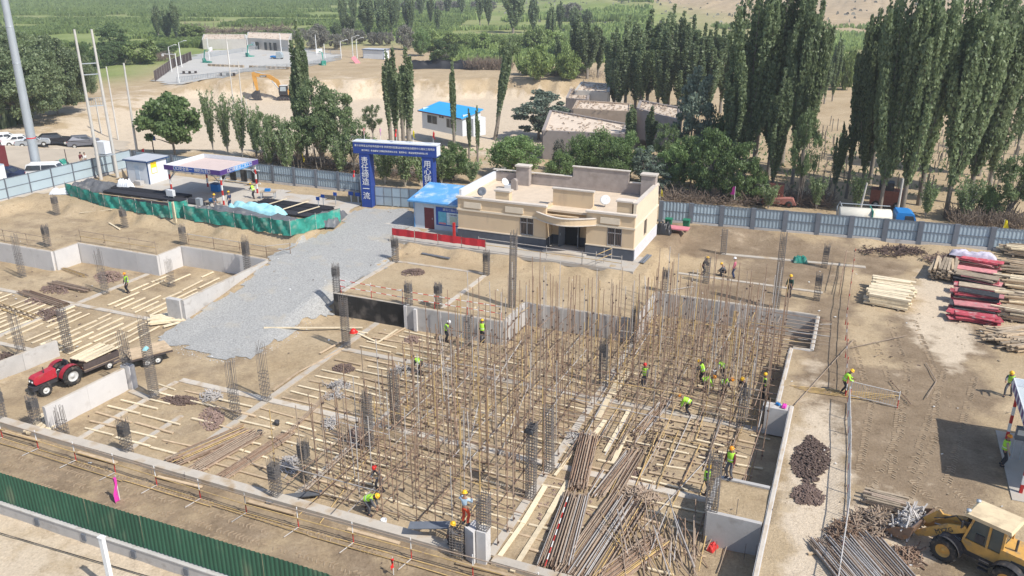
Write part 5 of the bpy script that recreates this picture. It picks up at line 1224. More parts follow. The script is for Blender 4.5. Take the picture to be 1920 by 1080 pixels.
for k, v_ in enumerate((478, 510, 540, 570, 600)):
    p = G(1905, v_); boardpile('the long yellow timber pile', p.x+.9, p.y, 4.2, 6, 7, .18, .10, [woodw, wood, woodw, woodg], -.06+R.uniform(-.1, .1), 'yellowish pole in the rough timber pile at the right picture edge', 'rough timber pile at the right edge', .6, slide=.3, top=2)
for k, (u, v_) in enumerate(((1880, 640), (1905, 650), (1890, 628))):
    p = G(u, v_); boardpile('the old grey timber', p.x+.6, p.y, 3.4, 6, 4, .2, .10, [woodg, woodw], .1+.25*k, 'old crooked board in the messy pile below the red formwork', 'messy old boards', .5, slide=.6, top=2)
for i in range(9):
    p = G(1870+i*7, 640+i*2.0); mb = MB(); mb.bar((0, 0, 0), (-.1, -.35, .75), .07); o = mb.build('short_prop', woodg); o.location = (p.x, p.y, 0); tag(o, 'short leaning leg in the row at the foot of the messy board pile', 'timber', 'legs of the messy pile')
p = G(1660, 948); boardpile('the small strapped stack', p.x, p.y, 1.9, 6, 3, .14, .1, [woodg, tube_t], -.1, 'short brown board in the small strapped stack above the loader', 'small strapped stack')
p = G(330, 600); boardpile('the pale plank heap', p.x, p.y, 3.3, 8, 2, .22, .09, [wood, MT['pale_timber']], .75, 'pale plank in the slipped heap at the gravel edge', 'slipped pale planks', .5, slide=.8, legs=False)
p = G(40, 782); boardpile('planks at left', -42.9, 29.6, 2.2, 6, 2, .2, .09, [wood], 2.0, 'cream plank leaning at the front end of the free-standing wall', 'planks by the free-standing wall', .2, slide=.2, legs=False)
# dark red profiles by the right canopy
for i in range(9):
    mb = MB(); mb.bx(-.09, .09, 0, 5.2, 0, .1); o = mb.build('steel_profile', mat('dark_red_profile', (.10, .035, .035), .6, .2, 3) if i < 6 else galv); p = Vector((10.2+i*.3, 35.4, .06)); o.location = p; o.rotation_euler = (0, 0, .05); tag(o, 'dark red steel profile in the row behind the loader' if i < 6 else 'pale steel profile lying beside the dark red profiles', 'profile', 'steel profiles behind the loader')
# grey sheets near the front
for k, (u0, v0, u1, v1) in enumerate(((500, 945, 605, 928), (508, 940, 600, 932))):
    a = G(u0, v0); b = G(u1, v1); o = batten(a+Vector((0, 0, .1+k*.05)), b+Vector((0, 0, .15+k*.1)), tarp, 'crumpled grey steel sheet strip on the front beam', 'grey strips on the front beam', .35)
a = G(790, 478); b = G(842, 488)
for k in range(3): o = batten(a+Vector((0, k*.12, .1)), b+Vector((0, k*.12, .1)), post_g, 'dark pipe lying on the soil below the red banner', 'dark pipes below the banner', .1)
a = G(1200, 495); b = G(1215, 480)
for k in range(2): batten(a+Vector((k*.25, 0, .1)), b+Vector((k*.25, 0, .1)), post_g, 'grey profile lying beside the right wall of the cream building', 'grey profiles by the building', .16)
# hand tools, bags, rags
tarpsheet('black plastic bags heaped by the fence right of the cream building', G(1240, 437).x, G(1240, 437).y, 1.9, 1.2, .9, bagb)
mb = MB(); mb.box((0, 0, .45), (2.0, 1.1, .12)); o = mb.build('pink_board', pinkc); o.location = G(1271, 436); tag(o, 'pink board lying on bags beside the green bins', 'board')
for k, (u, v_) in enumerate(((1253, 429), (1286, 431))):
    t = thing('waste_bin', 'green wheeled waste bin by the fence, %s of the pair' % ('left' if k == 0 else 'right'), 'bin', G(u, v_)); mb = MB(); mb.box((0, 0, .5), (.5, .5, .9), 0, (1.2, 1.2)); mb.build('bin_body', bin_g, t); mb = MB(); mb.box((0, 0, 1.0), (.66, .7, .08)); mb.build('lid', bin_g, t)
    for x in (-.22, .22): mb = MB(); mb.lathe([(0, -.04), (.1, -.04), (.1, .04), (0, .04)], 10, (x, .28, .1), 'x'); mb.build('wheel', rubber, t)
def rag(label, p, m, s=.3):
    o = tarpsheet(label, p.x, p.y, s*2, s*1.3, s*.8, m, R.random()*3, z=p.z, name='rag', cat='rag'); return o
rag('pink rag on the corner block of the right pit wall', Vector((-1.9, 45.6, .08)), pinkf, .2); rag('blue rag on the corner block of the right pit wall', Vector((-2.25, 45.75, .08)), truckb, .14)
rag('green net heap on the soil by a wrapped column', G(1500, 492), net, .6); rag('red and white bag at the foot of the concrete box', G(1335, 1030), red, .3)
def helmet_thing(label, p, m):
    t = thing('hard_hat', label, 'hard hat', p); mb = MB(); mb.lathe([(.15, 0), (.145, .06), (.11, .13), (.05, .17), (0, .175)], 12); mb.build('shell', m, t); mb = MB(); mb.lathe([(.11, .0), (.19, -.01), (.19, .01), (.14, .02)], 12, (0, .02, 0)); mb.build('brim', m, t); return t
p = G(668, 652); helmet_thing('red hard hat hung on the tall column', Vector((p.x-.15, p.y, p.z+1.2)), hr).scale = (1.7, 1.7, 1.7)
p = G(290, 747); rag('turquoise cloth tied to the tallest left column', Vector((p.x+.3, p.y-.3, p.z+3.6)), tarpb, .2)
p = G(995, 934); rag('black bag on top of a rebar cage', Vector((p.x, p.y, p.z+4.0)), bagb, .38)
# ------------------------------------------------------------------ vehicles (local +X is forward)
def wheel(parent, c, r, w_, rimm=rimw, lug=False, name='wheel', side=1):
    t = bpy.data.objects.new(name, None); C.objects.link(t); t.parent = parent; t.location = c
    mb = MB(); mb.lathe([(r*.55, -w_/2), (r*.9, -w_/2), (r, -w_*.32), (r, w_*.32), (r*.9, w_/2), (r*.55, w_/2), (r*.55, -w_/2)], 24, axis='y')
    if lug:
        for i in range(18):
            a = 2*math.pi*i/18
            for sgn in (-1, 1):
                p0 = Vector((math.cos(a)*r*1.0, 0, math.sin(a)*r*1.0)); p1 = Vector((math.cos(a+.14)*r*1.0, sgn*w_*.46, math.sin(a+.14)*r*1.0)); mb.bar(p0, p1, r*.09, r*.09)
    mb.build('tyre', rubber, t)
    mb = MB(); o = side*w_*.28; mb.lathe([(0, o+side*.06), (r*.16, o+side*.06), (r*.2, o), (r*.46, o-side*.03), (r*.52, o+side*w_*.16), (r*.57, o+side*w_*.16), (r*.57, -o), (0, -o)], 20, axis='y'); mb.build('rim', rimm, t); return t
# wheel loader
hd = math.atan2(1.0, -2.0); fwd = Vector((math.cos(hd), math.sin(hd), 0)); rgt = Vector((fwd.y, -fwd.x, 0))
pF = G(1766, 1049); pR = pF - fwd*2.5
ctr = (pF+pR)/2 + rgt*.82; ctr.z = 0
LD = thing('wheel_loader', 'dusty yellow wheel loader with cream cab roof and tube-filled bucket', 'wheel loader', ctr, hd)
for x in (1.25, -1.25):
    for y in (.82, -.82): wheel(LD, (x, y, .56), .56, .40, lyel, True, side=1 if y > 0 else -1)
mb = MB(); mb.bx(-.3, 1.6, -.42, .42, .5, .95); mb.bx(-2.2, -.1, -.5, .5, .55, 1.0); mb.build('chassis', dk, LD)
mb = MB(); mb.prism([(-2.75, .75), (-.75, .85), (-.75, 1.62), (-1.6, 1.62), (-2.6, 1.45), (-2.8, 1.2)], -.62, .62); hd_ = mb.build('engine_hood', lyel, LD)
mb = MB(); mb.bx(-2.3, -1.2, .622, .64, .95, 1.35); mb.bx(-2.3, -1.2, -.64, -.622, .95, 1.35); mb.build('grille', dk, hd_)
mb = MB(); mb.tube([(-1.2, .25, 1.6), (-1.2, .25, 2.15)], .05, 8); mb.build('exhaust', dk, LD)
mb = MB(); mb.prism([(-.85, .85), (.45, .85), (.75, 1.15), (.72, 1.35), (-.85, 1.35)], -.58, .58); cb = mb.build('cab', lyel, LD)
for (x, xt) in ((.70, .45), (-.22, -.22), (-.8, -.78)):
    for y in (-.56, .56): mb = MB(); mb.bar((x, y, 1.3), (xt, y*.95, 2.48), .09); mb.build('cab_pillar', lyel, cb)
mb = MB(); mb.prism([(-.74, 1.36), (.64, 1.36), (.40, 2.44), (-.72, 2.44)], -.53, .53); mb.build('cab_glass', mat('cab_glass', (.045, .075, .085), .12, .2, 2, spec=.7), cb)
mb = MB(); mb.prism([(-1.05, 2.48), (.75, 2.48), (.82, 2.54), (.7, 2.64), (-1.0, 2.64)], -.72, .72); mb.build('cab_roof', lcream, LD)
mb = MB(); mb.bar((.1, .4, 1.4), (.1, .4, 1.8), .35); mb.build('seat', dk, cb)
for x in (1.25, -1.25):
    for y in (.84, -.84):
        mb = MB(); pts = []
        for k in range(9):
            a = math.radians(20+k*17) if x < 0 else math.radians(70+k*13); pts.append((x+.70*math.cos(a), .56+.70*math.sin(a)))
        vs = []
        for q_ in pts: vs += [(q_[0], y-.24, q_[1]), (q_[0], y+.24, q_[1])]
        mb.add(vs, [(2*i, 2*i+2, 2*i+3, 2*i+1) for i in range(len(pts)-1)]); mb.add([(v[0]*1.0, v[1], v[2]+.03) for v in vs], [(2*i, 2*i+1, 2*i+3, 2*i+2) for i in range(len(pts)-1)]); mb.build('mudguard', MT['cab_glass'] if False else dk, LD)
for y in (-.45, .45):
    mb = MB(); mb.prism([(.55, 1.65), (.75, 1.85), (1.5, 1.55), (2.45, .75), (2.75, .45), (2.5, .35), (2.0, .62), (1.3, 1.15)], y-.05, y+.05); am = mb.build('lift_arm', lyel, LD)
    mb = MB(); mb.tube([(.6, y*.7, 1.05), (1.8, y*.7, .95)], .06, 8); mb.tube([(1.5, y*.7, .97), (2.2, y*.7, .8)], .035, 8); mb.build('hydraulic_cylinder', galv, LD)
text('lettering', 'MYZG', .30, dk, LD, Matrix.Translation((1.52, .512, 1.2)) @ Matrix.Rotation(math.pi, 4, 'Z') @ Matrix.Rotation(math.pi/2, 4, 'X') @ Matrix.Rotation(.62, 4, 'Z'), .004)
mb = MB(); mb.prism([(.45, .9), (.85, .9), (.95, 1.9), (.6, 2.0)], -.35, -.22); mb.prism([(.45, .9), (.85, .9), (.95, 1.9), (.6, 2.0)], .22, .35); mb.build('arm_tower', dk, LD)
mb = MB(); mb.bar((.85, 0, 1.85), (1.9, 0, 1.55), .12, .16); mb.bar((1.9, 0, 1.7), (2.5, 0, .95), .1, .3); mb.build('bellcrank', lyel, LD)
mb = MB(); prof = [(2.55, 1.0), (2.62, .55), (2.85, .22), (3.25, .12), (3.75, .22), (3.78, .27), (3.25, .18), (2.9, .28), (2.70, .58), (2.63, 1.0)]
mb.prism(prof, -1.05, 1.05); mb.prism([(2.58, 1.02), (2.62, .5), (2.9, .18), (3.75, .22), (3.4, .6)], 1.052, 1.09); mb.prism([(2.58, 1.02), (2.62, .5), (2.9, .18), (3.75, .22), (3.4, .6)], -1.09, -1.052); bk = mb.build('bucket', bucket_m, LD)
load = MB()
for i in range(170):
    q_ = Vector((R.uniform(2.75, 3.55), R.uniform(-.95, .95), .3+R.uniform(0, .75)*(1-abs(R.uniform(-1, 1))**2))); d = Vector((R.uniform(-.6, .6), R.uniform(-1, 1), R.uniform(-.7, .8))).normalized(); load.bar(q_-d*.3, q_+d*.3, .05)
o = stuff(load.build('tube_load', tube_g), 'short grey tubes piled in the loader bucket', 'tube load'); o.location = ctr; o.rotation_euler = (0, 0, hd)
for y in (-.5, .5): mb = MB(); mb.lathe([(0, 0), (.1, 0), (.1, .1), (0, .12)], 10, (.75, y, 2.62), 'z'); mb.build('headlight', galv, LD)
mb = MB()
for k in range(3): mb.bx(-.5, -.1, .62+.02*k, .78+.02*k, .35+.22*k, .40+.22*k)
mb.build('steps', dk, LD)
mb = MB(); mb.tube([(.9, .3, 1.8), (1.2, .38, 2.1), (1.7, .3, 1.7), (2.1, .2, 1.4)], .025, 6); mb.tube([(.9, .2, 1.8), (1.25, .25, 2.0), (1.7, .2, 1.6)], .025, 6); mb.tube([(.5, .5, 1.0), (1.0, .6, 1.3), (1.5, .5, 1.1)], .025, 6); mb.build('hydraulic_hose', dk, LD)
for y in (-.8, .8): mb = MB(); mb.bar((.6, y*.75, 2.2), (.75, y, 2.2), .03); mb.box((.78, y, 2.1), (.05, .2, .32)); mb.build('mirror', dk, LD)
mb = MB(); mb.lathe([(.0, 0), (.11, 0), (.11, .25), (.0, .27)], 10, (-1.75, -.2, 1.55)); mb.build('air_filter', galv, LD)
# tractor
tp0 = G(91, 743); tpr = G(150, 712); hd = math.atan2(-3.2, -.5); fwd = Vector((math.cos(hd), math.sin(hd), 0)); lft = Vector((-fwd.y, fwd.x, 0))
ctr = G(88, 742)-fwd*.95 - lft*.62; ctr.z = PIT+.02
TR = thing('tractor', 'small red farm tractor with big lugged rear wheels', 'tractor', ctr, hd)
for y in (.60, -.60): wheel(TR, (.95, y, .40), .40, .26, rimw, True, side=1 if y > 0 else -1)
for y in (.68, -.68): wheel(TR, (-.85, y, .66), .66, .36, rimw, True, side=1 if y > 0 else -1)
mb = MB(); mb.bx(-1.0, 1.2, -.2, .2, .45, .8); mb.bx(.85, 1.05, -.55, .55, .36, .46); mb.bx(1.15, 1.55, -.28, .28, .4, .68); mb.build('chassis', dk, TR)
mb = MB(); mb.prism([(-.1, .8), (1.30, .78), (1.42, .95), (1.38, 1.20), (1.2, 1.32), (-.1, 1.42)], -.30, .30); hd_ = mb.build('hood', tred, TR)
mb = MB(); mb.prism([(1.405, .85), (1.44, .95), (1.41, 1.15), (1.38, 1.15)], -.24, .24); mb.build('front_grille', dk, hd_)
for y in (-.15, .15): mb = MB(); mb.lathe([(0, .05), (.07, .04), (.08, 0), (0, 0)], 10, (1.42, y, 1.0), 'x'); mb.build('headlight', white, hd_)
for y in (.68, -.68):
    mb = MB(); pts = [(-.85+.76*math.cos(math.radians(a)), .66+.76*math.sin(math.radians(a))) for a in range(10, 171, 16)]; vs = []
    for q_ in pts: vs += [(q_[0], y-.2, q_[1]), (q_[0], y+.2, q_[1])]
    mb.add(vs, [(2*i, 2*i+2, 2*i+3, 2*i+1) for i in range(len(pts)-1)]); mb.add([(v[0], v[1], v[2]+.03) for v in vs], [(2*i, 2*i+1, 2*i+3, 2*i+2) for i in range(len(pts)-1)]); mb.build('mudguard', tred, TR)
mb = MB(); mb.box((-.75, 0, 1.12), (.42, .46, .12)); mb.box((-.98, 0, 1.38), (.1, .46, .45)); mb.build('seat', dk, TR)
mb = MB(); mb.lathe([(.17, -.015), (.2, 0), (.17, .015), (.17, -.015)], 16, (-.28, 0, 1.58)); mb.tube([(-.1, 0, 1.3), (-.28, 0, 1.58)], .025, 6); mb.build('steering_wheel', dk, TR)
mb = MB(); mb.tube([(.6, .15, 1.35), (.6, .15, 1.75)], .035, 8); mb.build('exhaust', dk, TR)
# trailers behind
def trailer(label, c, L, Wd, hd, h, load=True, full=False):
    t = thing('trailer', label, 'trailer', c, hd)
    mb = MB(); n = 8
    for i in range(n): y = -Wd/2+Wd*i/n; p = MB(); p.bx(-L/2, L/2, y+.01, y+Wd/n-.01, h, h+.06); p.build('deck_board', woodw, t)
    mb.bx(-L/2, L/2, -Wd/2, Wd/2, h-.14, h-.002); mb.bx(-L/2, L/2, -.12, .12, h-.3, h-.142); mb.build('frame', iron, t)
    mb = MB(); mb.tube([(L/2, .25, h-.15), (L/2+1.0, 0, h-.3)], .04, 6); mb.tube([(L/2, -.25, h-.15), (L/2+1.0, 0, h-.3)], .04, 6); mb.build('drawbar', iron, t)
    for y in (Wd/2-.1, -Wd/2+.1):
        for x in ((-.35, .35) if full else (-.5,)): wheel(t, (x, y, .32), .32, .2, rimw, side=1 if y > 0 else -1)
    if load:
        for x, y, a, b in ((0, Wd/2, L, .04), (0, -Wd/2, L, .04)):
            mb = MB(); mb.bx(-a/2, a/2, y-.02, y+.02, h+.062, h+.5); mb.build('side_board', iron, t)
        mb = MB(); mb.bx(-L/2-.02, -L/2+.02, -Wd/2+.03, Wd/2-.03, h+.062, h+.5); mb.build('side_board', iron, t)
    return t
trailer('dark sided trailer loaded with pale boards behind the red tractor', ctr-fwd*3.0, 2.6, 1.5, hd, .65)
p = ctr-fwd*3.0
for i in range(9): batten((p.x-.75+.17*i, p.y-1.25, PIT+1.24+R.uniform(0, .06)), (p.x-.75+.17*i+R.uniform(-.2, .2), p.y+1.4, PIT+1.24), wood, 'pale board loaded on the trailer behind the tractor', 'boards on the trailer', .17)
trailer('flat timber decked trailer standing next to the tallest left column', G(262, 690)+Vector((-.2, 1.1, .02)), 2.8, 1.9, hd-.35, .8, False, True)

# cars
def car(label, p, hd, paint, kind='sedan', name='parked_car', grp='cars parked behind the site'):
    t = thing(name, label, 'car', p, hd, grp); hgt_ = .0 if kind == 'sedan' else .18; L = 4.5; W = 1.78
    if kind == 'sedan': prof = [(-2.2, .35), (2.15, .35), (2.25, .6), (2.1, .78), (1.15, .92), (.45, 1.38), (-.85, 1.43), (-1.55, 1.02), (-2.15, .98), (-2.25, .7)]
    elif kind == 'suv': prof = [(-2.2, .4), (2.15, .4), (2.28, .7), (2.15, .95), (1.2, 1.08), (.55, 1.62), (-1.35, 1.70), (-2.0, 1.25), (-2.2, 1.1), (-2.28, .8)]
    else: prof = [(-2.2, .4), (2.0, .4), (2.2, .7), (2.1, 1.0), (1.6, 1.15), (1.1, 1.82), (-2.0, 1.86), (-2.2, 1.3)]
    n = len(prof); mb = MB(); zb = .98 if kind == 'sedan' else (1.15 if kind == 'suv' else 1.2); zt = max(q[1] for q in prof)
    def wd(z, x): return (W/2 if z < zb-.02 else W/2-.17*(z-zb)/(zt-zb)) - (.10 if abs(x) > 2.0 else 0)
    ys = [(-1, 1)]; vs = [(x, -wd(z, x), z) for x, z in prof]+[(x, wd(z, x), z) for x, z in prof]
    mb.add(vs, [tuple(range(n)), tuple(range(n, 2*n))[::-1]]+[(i, (i+1) % n, n+(i+1) % n, n+i) for i in range(n)]); body = mb.build('body', paint, t)
    bv = body.modifiers.new('bevel', 'BEVEL'); bv.width = .05; bv.segments = 2
    # glass
    gl = [(x, z) for x, z in prof if z > zb-.1][0:]
    cxs = [q[0] for q in prof if q[1] > zb+.2]; x0, x1 = min(cxs), max(cxs)
    for y in (-1, 1):
        mb = MB(); o = wd(zb+.1, 0)+.012; o2 = wd(zt-.08, 0)+.012
        for a, b in (((x0-.25, x0+.05), ((x0+x1)/2-.05,)*2), (((x0+x1)/2+.03,)*2, (x1+.45, x1-.02))): mb.add([(a[0], y*o, zb+.03), (b[0], y*o, zb+.03), (b[1], y*o2, zt-.09), (a[1], y*o2, zt-.09)], [(0, 1, 2, 3)])
        mb.build('side_window', glass, t)
    fi = max(i for i in range(n) if prof[i][1] > zb+.2 and prof[i][0] == x1); a = prof[fi-1]; b = prof[fi]
    ri = [i for i in range(n) if prof[i][0] == x0 and prof[i][1] > zb+.2][0]; c_ = prof[(ri+1) % n]; d = prof[ri]
    for (p0, p1, nm, sx) in ((a, b, 'windscreen', 1), (c_, d, 'rear_window', -1)):
        mb = MB(); k0, k1 = .12, .9; q0 = (p0[0]+(p1[0]-p0[0])*k0+.02*sx, p0[1]+(p1[1]-p0[1])*k0+.015); q1 = (p0[0]+(p1[0]-p0[0])*k1+.02*sx, p0[1]+(p1[1]-p0[1])*k1+.015)
        mb.add([(q0[0], -.68, q0[1]), (q0[0], .68, q0[1]), (q1[0], .6, q1[1]), (q1[0], -.6, q1[1])], [(0, 1, 2, 3)]); mb.build(nm, glass, t)
    for x in (1.35, -1.35):
        for y in (.78, -.78): wheel(t, (x, y, .33), .33, .24, rimw, side=1 if y > 0 else -1)
    for y in (.62, -.62):
        mb = MB(); mb.box((-2.23 if kind == 'sedan' else -2.24, y, .82 if kind == 'sedan' else 1.0), (.08, .34, .13)); mb.build('tail_light', tail, t); mb = MB(); mb.box((2.2, y, .68), (.08, .36, .13)); mb.build('headlight', white, t)
    mb = MB(); mb.box((-2.27, 0, .62), (.03, .45, .14)); mb.build('number_plate', signb, t)
    mb = MB(); mb.bx(-2.29, -2.2, -.75, .75, .42, .56); mb.build('bumper', dk, t)
    for y in (.98, -.98): mb = MB(); mb.box((.85, y, zb+.05), (.16, .16, .12)); mb.build('mirror', paint, t)
    return t
cu = [(12, 268, carw, 'sedan', 'white car cut by the left picture edge'), (38, 272, carw, 'sedan', 'white sedan parked between the edge car and the mast'), (62, 274, cars_, 'sedan', 'silver sedan half hidden behind the tall mast'),
      (103, 272, carb, 'suv', 'black off-road car parked right of the tall mast'), (158, 275, carg, 'suv', 'grey crossover parked beside the transformer poles')]
for k, (u, v_, m, kd, lab) in enumerate(cu):
    p = G(u, v_); car(lab, p, .95, m, kd)
car('white van roof showing just behind the pale blue fence', G(110, 345)+Vector((-3.2, 1.5, 0)), .55, carw, 'van', 'parked_van', None); car('dark blue car behind the fence left of the white van', G(52, 345)+Vector((-4.0, .6, 0)), .5, cl_navy, 'sedan', grp=None)
t = thing('box_truck', 'white box body of a vehicle behind the left fence', 'truck', (-86.8, 58.0, .8), 0); mb = MB(); mb.bx(-3.4, -.9, -5, 4.6, .9, 2.7); mb.build('box_body', carw, t); mb = MB(); mb.bx(-3.4, -.9, -5, 4.6, 2.702, 2.8); mb.build('roof_panel', fence_l, t)
for y in (-3, 3): wheel(t, (-2.1, y, .45), .45, .3)
p = G(-6, 325); t = thing('red_container', 'dark red container end at the left picture edge', 'container', p, .3); mb = MB(); mb.bx(-4, .9, -1.2, 1.2, .1, 3.2); mb.build('container_body', maroon, t)
mb = MB(); mb.bx(.9, .95, -1.1, 1.1, .2, 3.1); mb.build('door', maroon, t)
# tank truck
p = G(1561, 440); q_ = G(1722, 452); hd = math.atan2(q_.y-p.y, q_.x-p.x); L = (q_-p).length
TT_ = thing('tank_truck', 'cream tank truck with blue cab behind the rear fence', 'tank truck', p+Vector((0, 1.0, 0)), hd)
mb = MB(); n = 18; mb.M = Matrix.Translation((0, 0, 1.75)) @ Matrix.Diagonal((1, 1.25, .85, 1)); mb.lathe([(0, .25), (.75, .25), (.85, .32), (.85, L-2.7), (.75, L-2.62), (0, L-2.62)], n, axis='x'); mb.build('tank', tankw, TT_)
mb = MB(); mb.bx(.1, L-.2, -.4, .4, .75, .95); mb.build('chassis', dk, TT_); mb = MB(); mb.tube([(.3, 0, 2.7), (.4, 0, 2.8), (L-2.8, 0, 2.8)], .04, 6); mb.tube([(.15, 0, .9), (.05, 0, 2.5), (.25, 0, 2.95), (.45, 0, 2.5)], .05, 6); mb.build('pipe', galv, TT_)
mb = MB(); mb.bx(3.0, 3.1, -1.09, 1.09, .9, 2.48); mb.build('green_strap', net, TT_)
mb = MB(); c0 = L-2.3; mb.prism([(c0, .8), (c0+1.75, .8), (c0+1.8, 1.55), (c0+1.5, 2.35), (c0+1.2, 2.5), (c0+.1, 2.5), (c0, 2.35)], -1.0, 1.0); cb = mb.build('cab', truckb, TT_)
mb = MB(); mb.add([(c0+1.80, -.85, 1.62), (c0+1.80, .85, 1.62), (c0+1.54, .8, 2.3), (c0+1.54, -.8, 2.3)], [(0, 1, 2, 3)]); mb.build('windscreen', glass, cb)
for y in (-1.012, 1.012): mb = MB(); mb.add([(c0+.7, y, 1.55), (c0+1.6, y, 1.55), (c0+1.4, y, 2.25), (c0+.7, y, 2.25)], [(0, 1, 2, 3)]); mb.build('side_window', glass, cb)
for x in (.9, 1.9, L-1.3):
    for y in (.9, -.9): wheel(TT_, (x, y, .45), .45, .28, truckb)
# excavator
p0 = G(556, 190); hd = math.pi-.1-0+CY*.0+ .35
EX = thing('excavator', 'orange yellow crawler excavator with lowered bucket on the dug flat', 'excavator', G(541, 187), 3.62)
for y in (1.2, -1.2):
    mb = MB(); mb.prism([(-1.9, .15), (-1.5, 0), (1.5, 0), (1.95, .2), (2.05, .5), (1.85, .8), (-1.7, .8), (-2.0, .5)], y-.28, y+.28); tk = mb.build('track', dk, EX)
    for k in range(6): mb = MB(); mb.lathe([(0, -.31), (.2, -.31), (.2, .31), (0, .31)], 10, (-1.4+k*.55, y, .3), 'y'); mb.build('roller', iron, tk)
mb = MB(); mb.bx(-1, 1, -.9, .9, .6, 1.05); mb.build('undercarriage', dk, EX)
mb = MB(); mb.prism([(-2.6, 1.1), (1.2, 1.1), (1.2, 1.7), (-.1, 2.1), (-2.4, 2.1), (-2.65, 1.8)], -1.3, 1.3); mb.build('engine_house', exy, EX)
mb = MB(); mb.prism([(-.2, 1.12), (1.55, 1.12), (1.6, 1.9), (1.35, 2.95), (-.2, 2.95)], .35, 1.33); cb = mb.build('cab', dk, EX)
mb = MB(); mb.add([(1.57, .42, 1.95), (1.57, 1.26, 1.95), (1.39, 1.26, 2.85), (1.39, .42, 2.85)], [(0, 1, 2, 3)]); mb.add([(.1, 1.345, 1.9), (1.3, 1.345, 1.9), (1.15, 1.345, 2.8), (.1, 1.345, 2.8)], [(0, 1, 2, 3)]); mb.build('cab_window', mat('pale_cab_window', (.35, .4, .42), .2, .1, 2), cb)
mb = MB(); mb.prism([(-.2, 2.96), (1.36, 2.96), (1.36, 3.03), (-.2, 3.03)], .33, 1.35); mb.build('cab_roof', white, cb)
bm_ = [(.8, 1.6), (1.1, 1.3), (2.2, 3.4), (3.6, 4.35), (6.6, 4.8), (6.7, 5.2), (6.3, 5.4), (3.2, 5.0), (1.6, 3.9)]
mb = MB(); mb.prism(bm_, -.25, .25); bo = mb.build('boom', exy, EX); mb = MB(); mb.bx(3.9, 5.2, .252, .27, 4.55, 4.95); mb.build('name_plate', dk, bo)
text('lettering', 'SANY', .42, white, bo, Matrix.Translation((4.55, .275, 4.75)) @ Matrix.Rotation(math.pi, 4, 'Z') @ Matrix.Rotation(math.pi/2, 4, 'X'), .004)
mb = MB(); mb.prism([(6.1, 5.6), (6.75, 5.5), (6.75, 4.6), (6.2, 1.9), (5.8, 1.9), (5.9, 4.2)], -.2, .2); mb.build('stick', exy, EX)
mb = MB(); mb.tube([(3.5, 0, 4.9), (6.2, 0, 5.6)], .1, 8); mb.tube([(6.6, 0, 4.8), (6.65, 0, 2.2)], .07, 8); mb.tube([(1.3, .4, 1.7), (2.9, .4, 3.9)], .1, 8); mb.build('hydraulic_cylinder', galv, EX)
mb = MB(); mb.prism([(5.7, 1.9), (6.4, 1.95), (7.2, 1.3), (7.1, .6), (6.4, .05), (5.5, .1), (5.6, .9)], -.7, .7); mb.build('bucket', dk, EX)
for k in range(5): mb = MB(); mb.bar((5.55, -.6+k*.3, .12), (5.25, -.6+k*.3, .02), .1); mb.build('bucket_tooth', iron, EX)
# rusty things behind the fence
p = G(1455, 385); t = thing('rusty_machine', 'rusty red farm implement with a box behind the fence', 'implement', p); mb = MB(); mb.box((-.2, .6, 1.3), (1.5, .9, 1.7)); mb.build('box', brickr, t); mb = MB(); mb.prism([(-2, 0.3), (2, .3), (1.6, 1.0), (-1.4, .7)], -.5, .3); mb.build('frame', mat('faded_red', (.38, .16, .13), .8, .2, 3), t)
for x in (-1.3, 1.3): wheel(t, (x, -.6, .35), .35, .2, brickr)
p = G(1660, 393); t = thing('red_trailer_box', 'dark red metal box standing among poplar trunks', 'container', p+Vector((0, 1, 0))); mb = MB(); mb.bx(-1.6, 1.6, -.8, .8, .4, 1.9); mb.build('box_body', brickr, t); mb = MB(); mb.bx(-.9, .5, -.7, .7, 1.902, 2.7); mb.build('upper_box', dk, t)
for x in (-1, 1): wheel(t, (x, -.8, .4), .4, .2)

# ------------------------------------------------------------------ people
def skinmesh(name, verts, edges, radii, root, m, parent, sub=1):
    me = bpy.data.meshes.new(name); me.from_pydata([tuple(v) for v in verts], edges, []); o = ob(name, me, parent)
    sk = o.modifiers.new('skin', 'SKIN'); sk.use_smooth_shade = True; sk.branch_smoothing = .4
    for i, r in enumerate(radii): me.skin_vertices[0].data[i].radius = (r, r) if not isinstance(r, tuple) else r; me.skin_vertices[0].data[i].use_root = (i == root)
    su = o.modifiers.new('sub', 'SUBSURF'); su.levels = sub; su.render_levels = sub
    dg = bpy.context.evaluated_depsgraph_get(); m2 = bpy.data.meshes.new_from_object(o.evaluated_get(dg)); o.modifiers.clear(); o.data = m2; bpy.data.meshes.remove(me)
    m2.materials.clear(); m2.materials.append(m); m2.polygons.foreach_set('use_smooth', [True]*len(m2.polygons)); return o
def ik(a, b, l1, l2, hint):
    a = Vector(a); b = Vector(b); d = b-a; L = min(d.length, (l1+l2)*.995); d.normalize(); b2 = a+d*L; x = (l1*l1-l2*l2+L*L)/(2*L); h = math.sqrt(max(0, l1*l1-x*x)); hn = Vector(hint); hn = (hn-d*hn.dot(d)).normalized(); return a+d*x+hn*h, b2
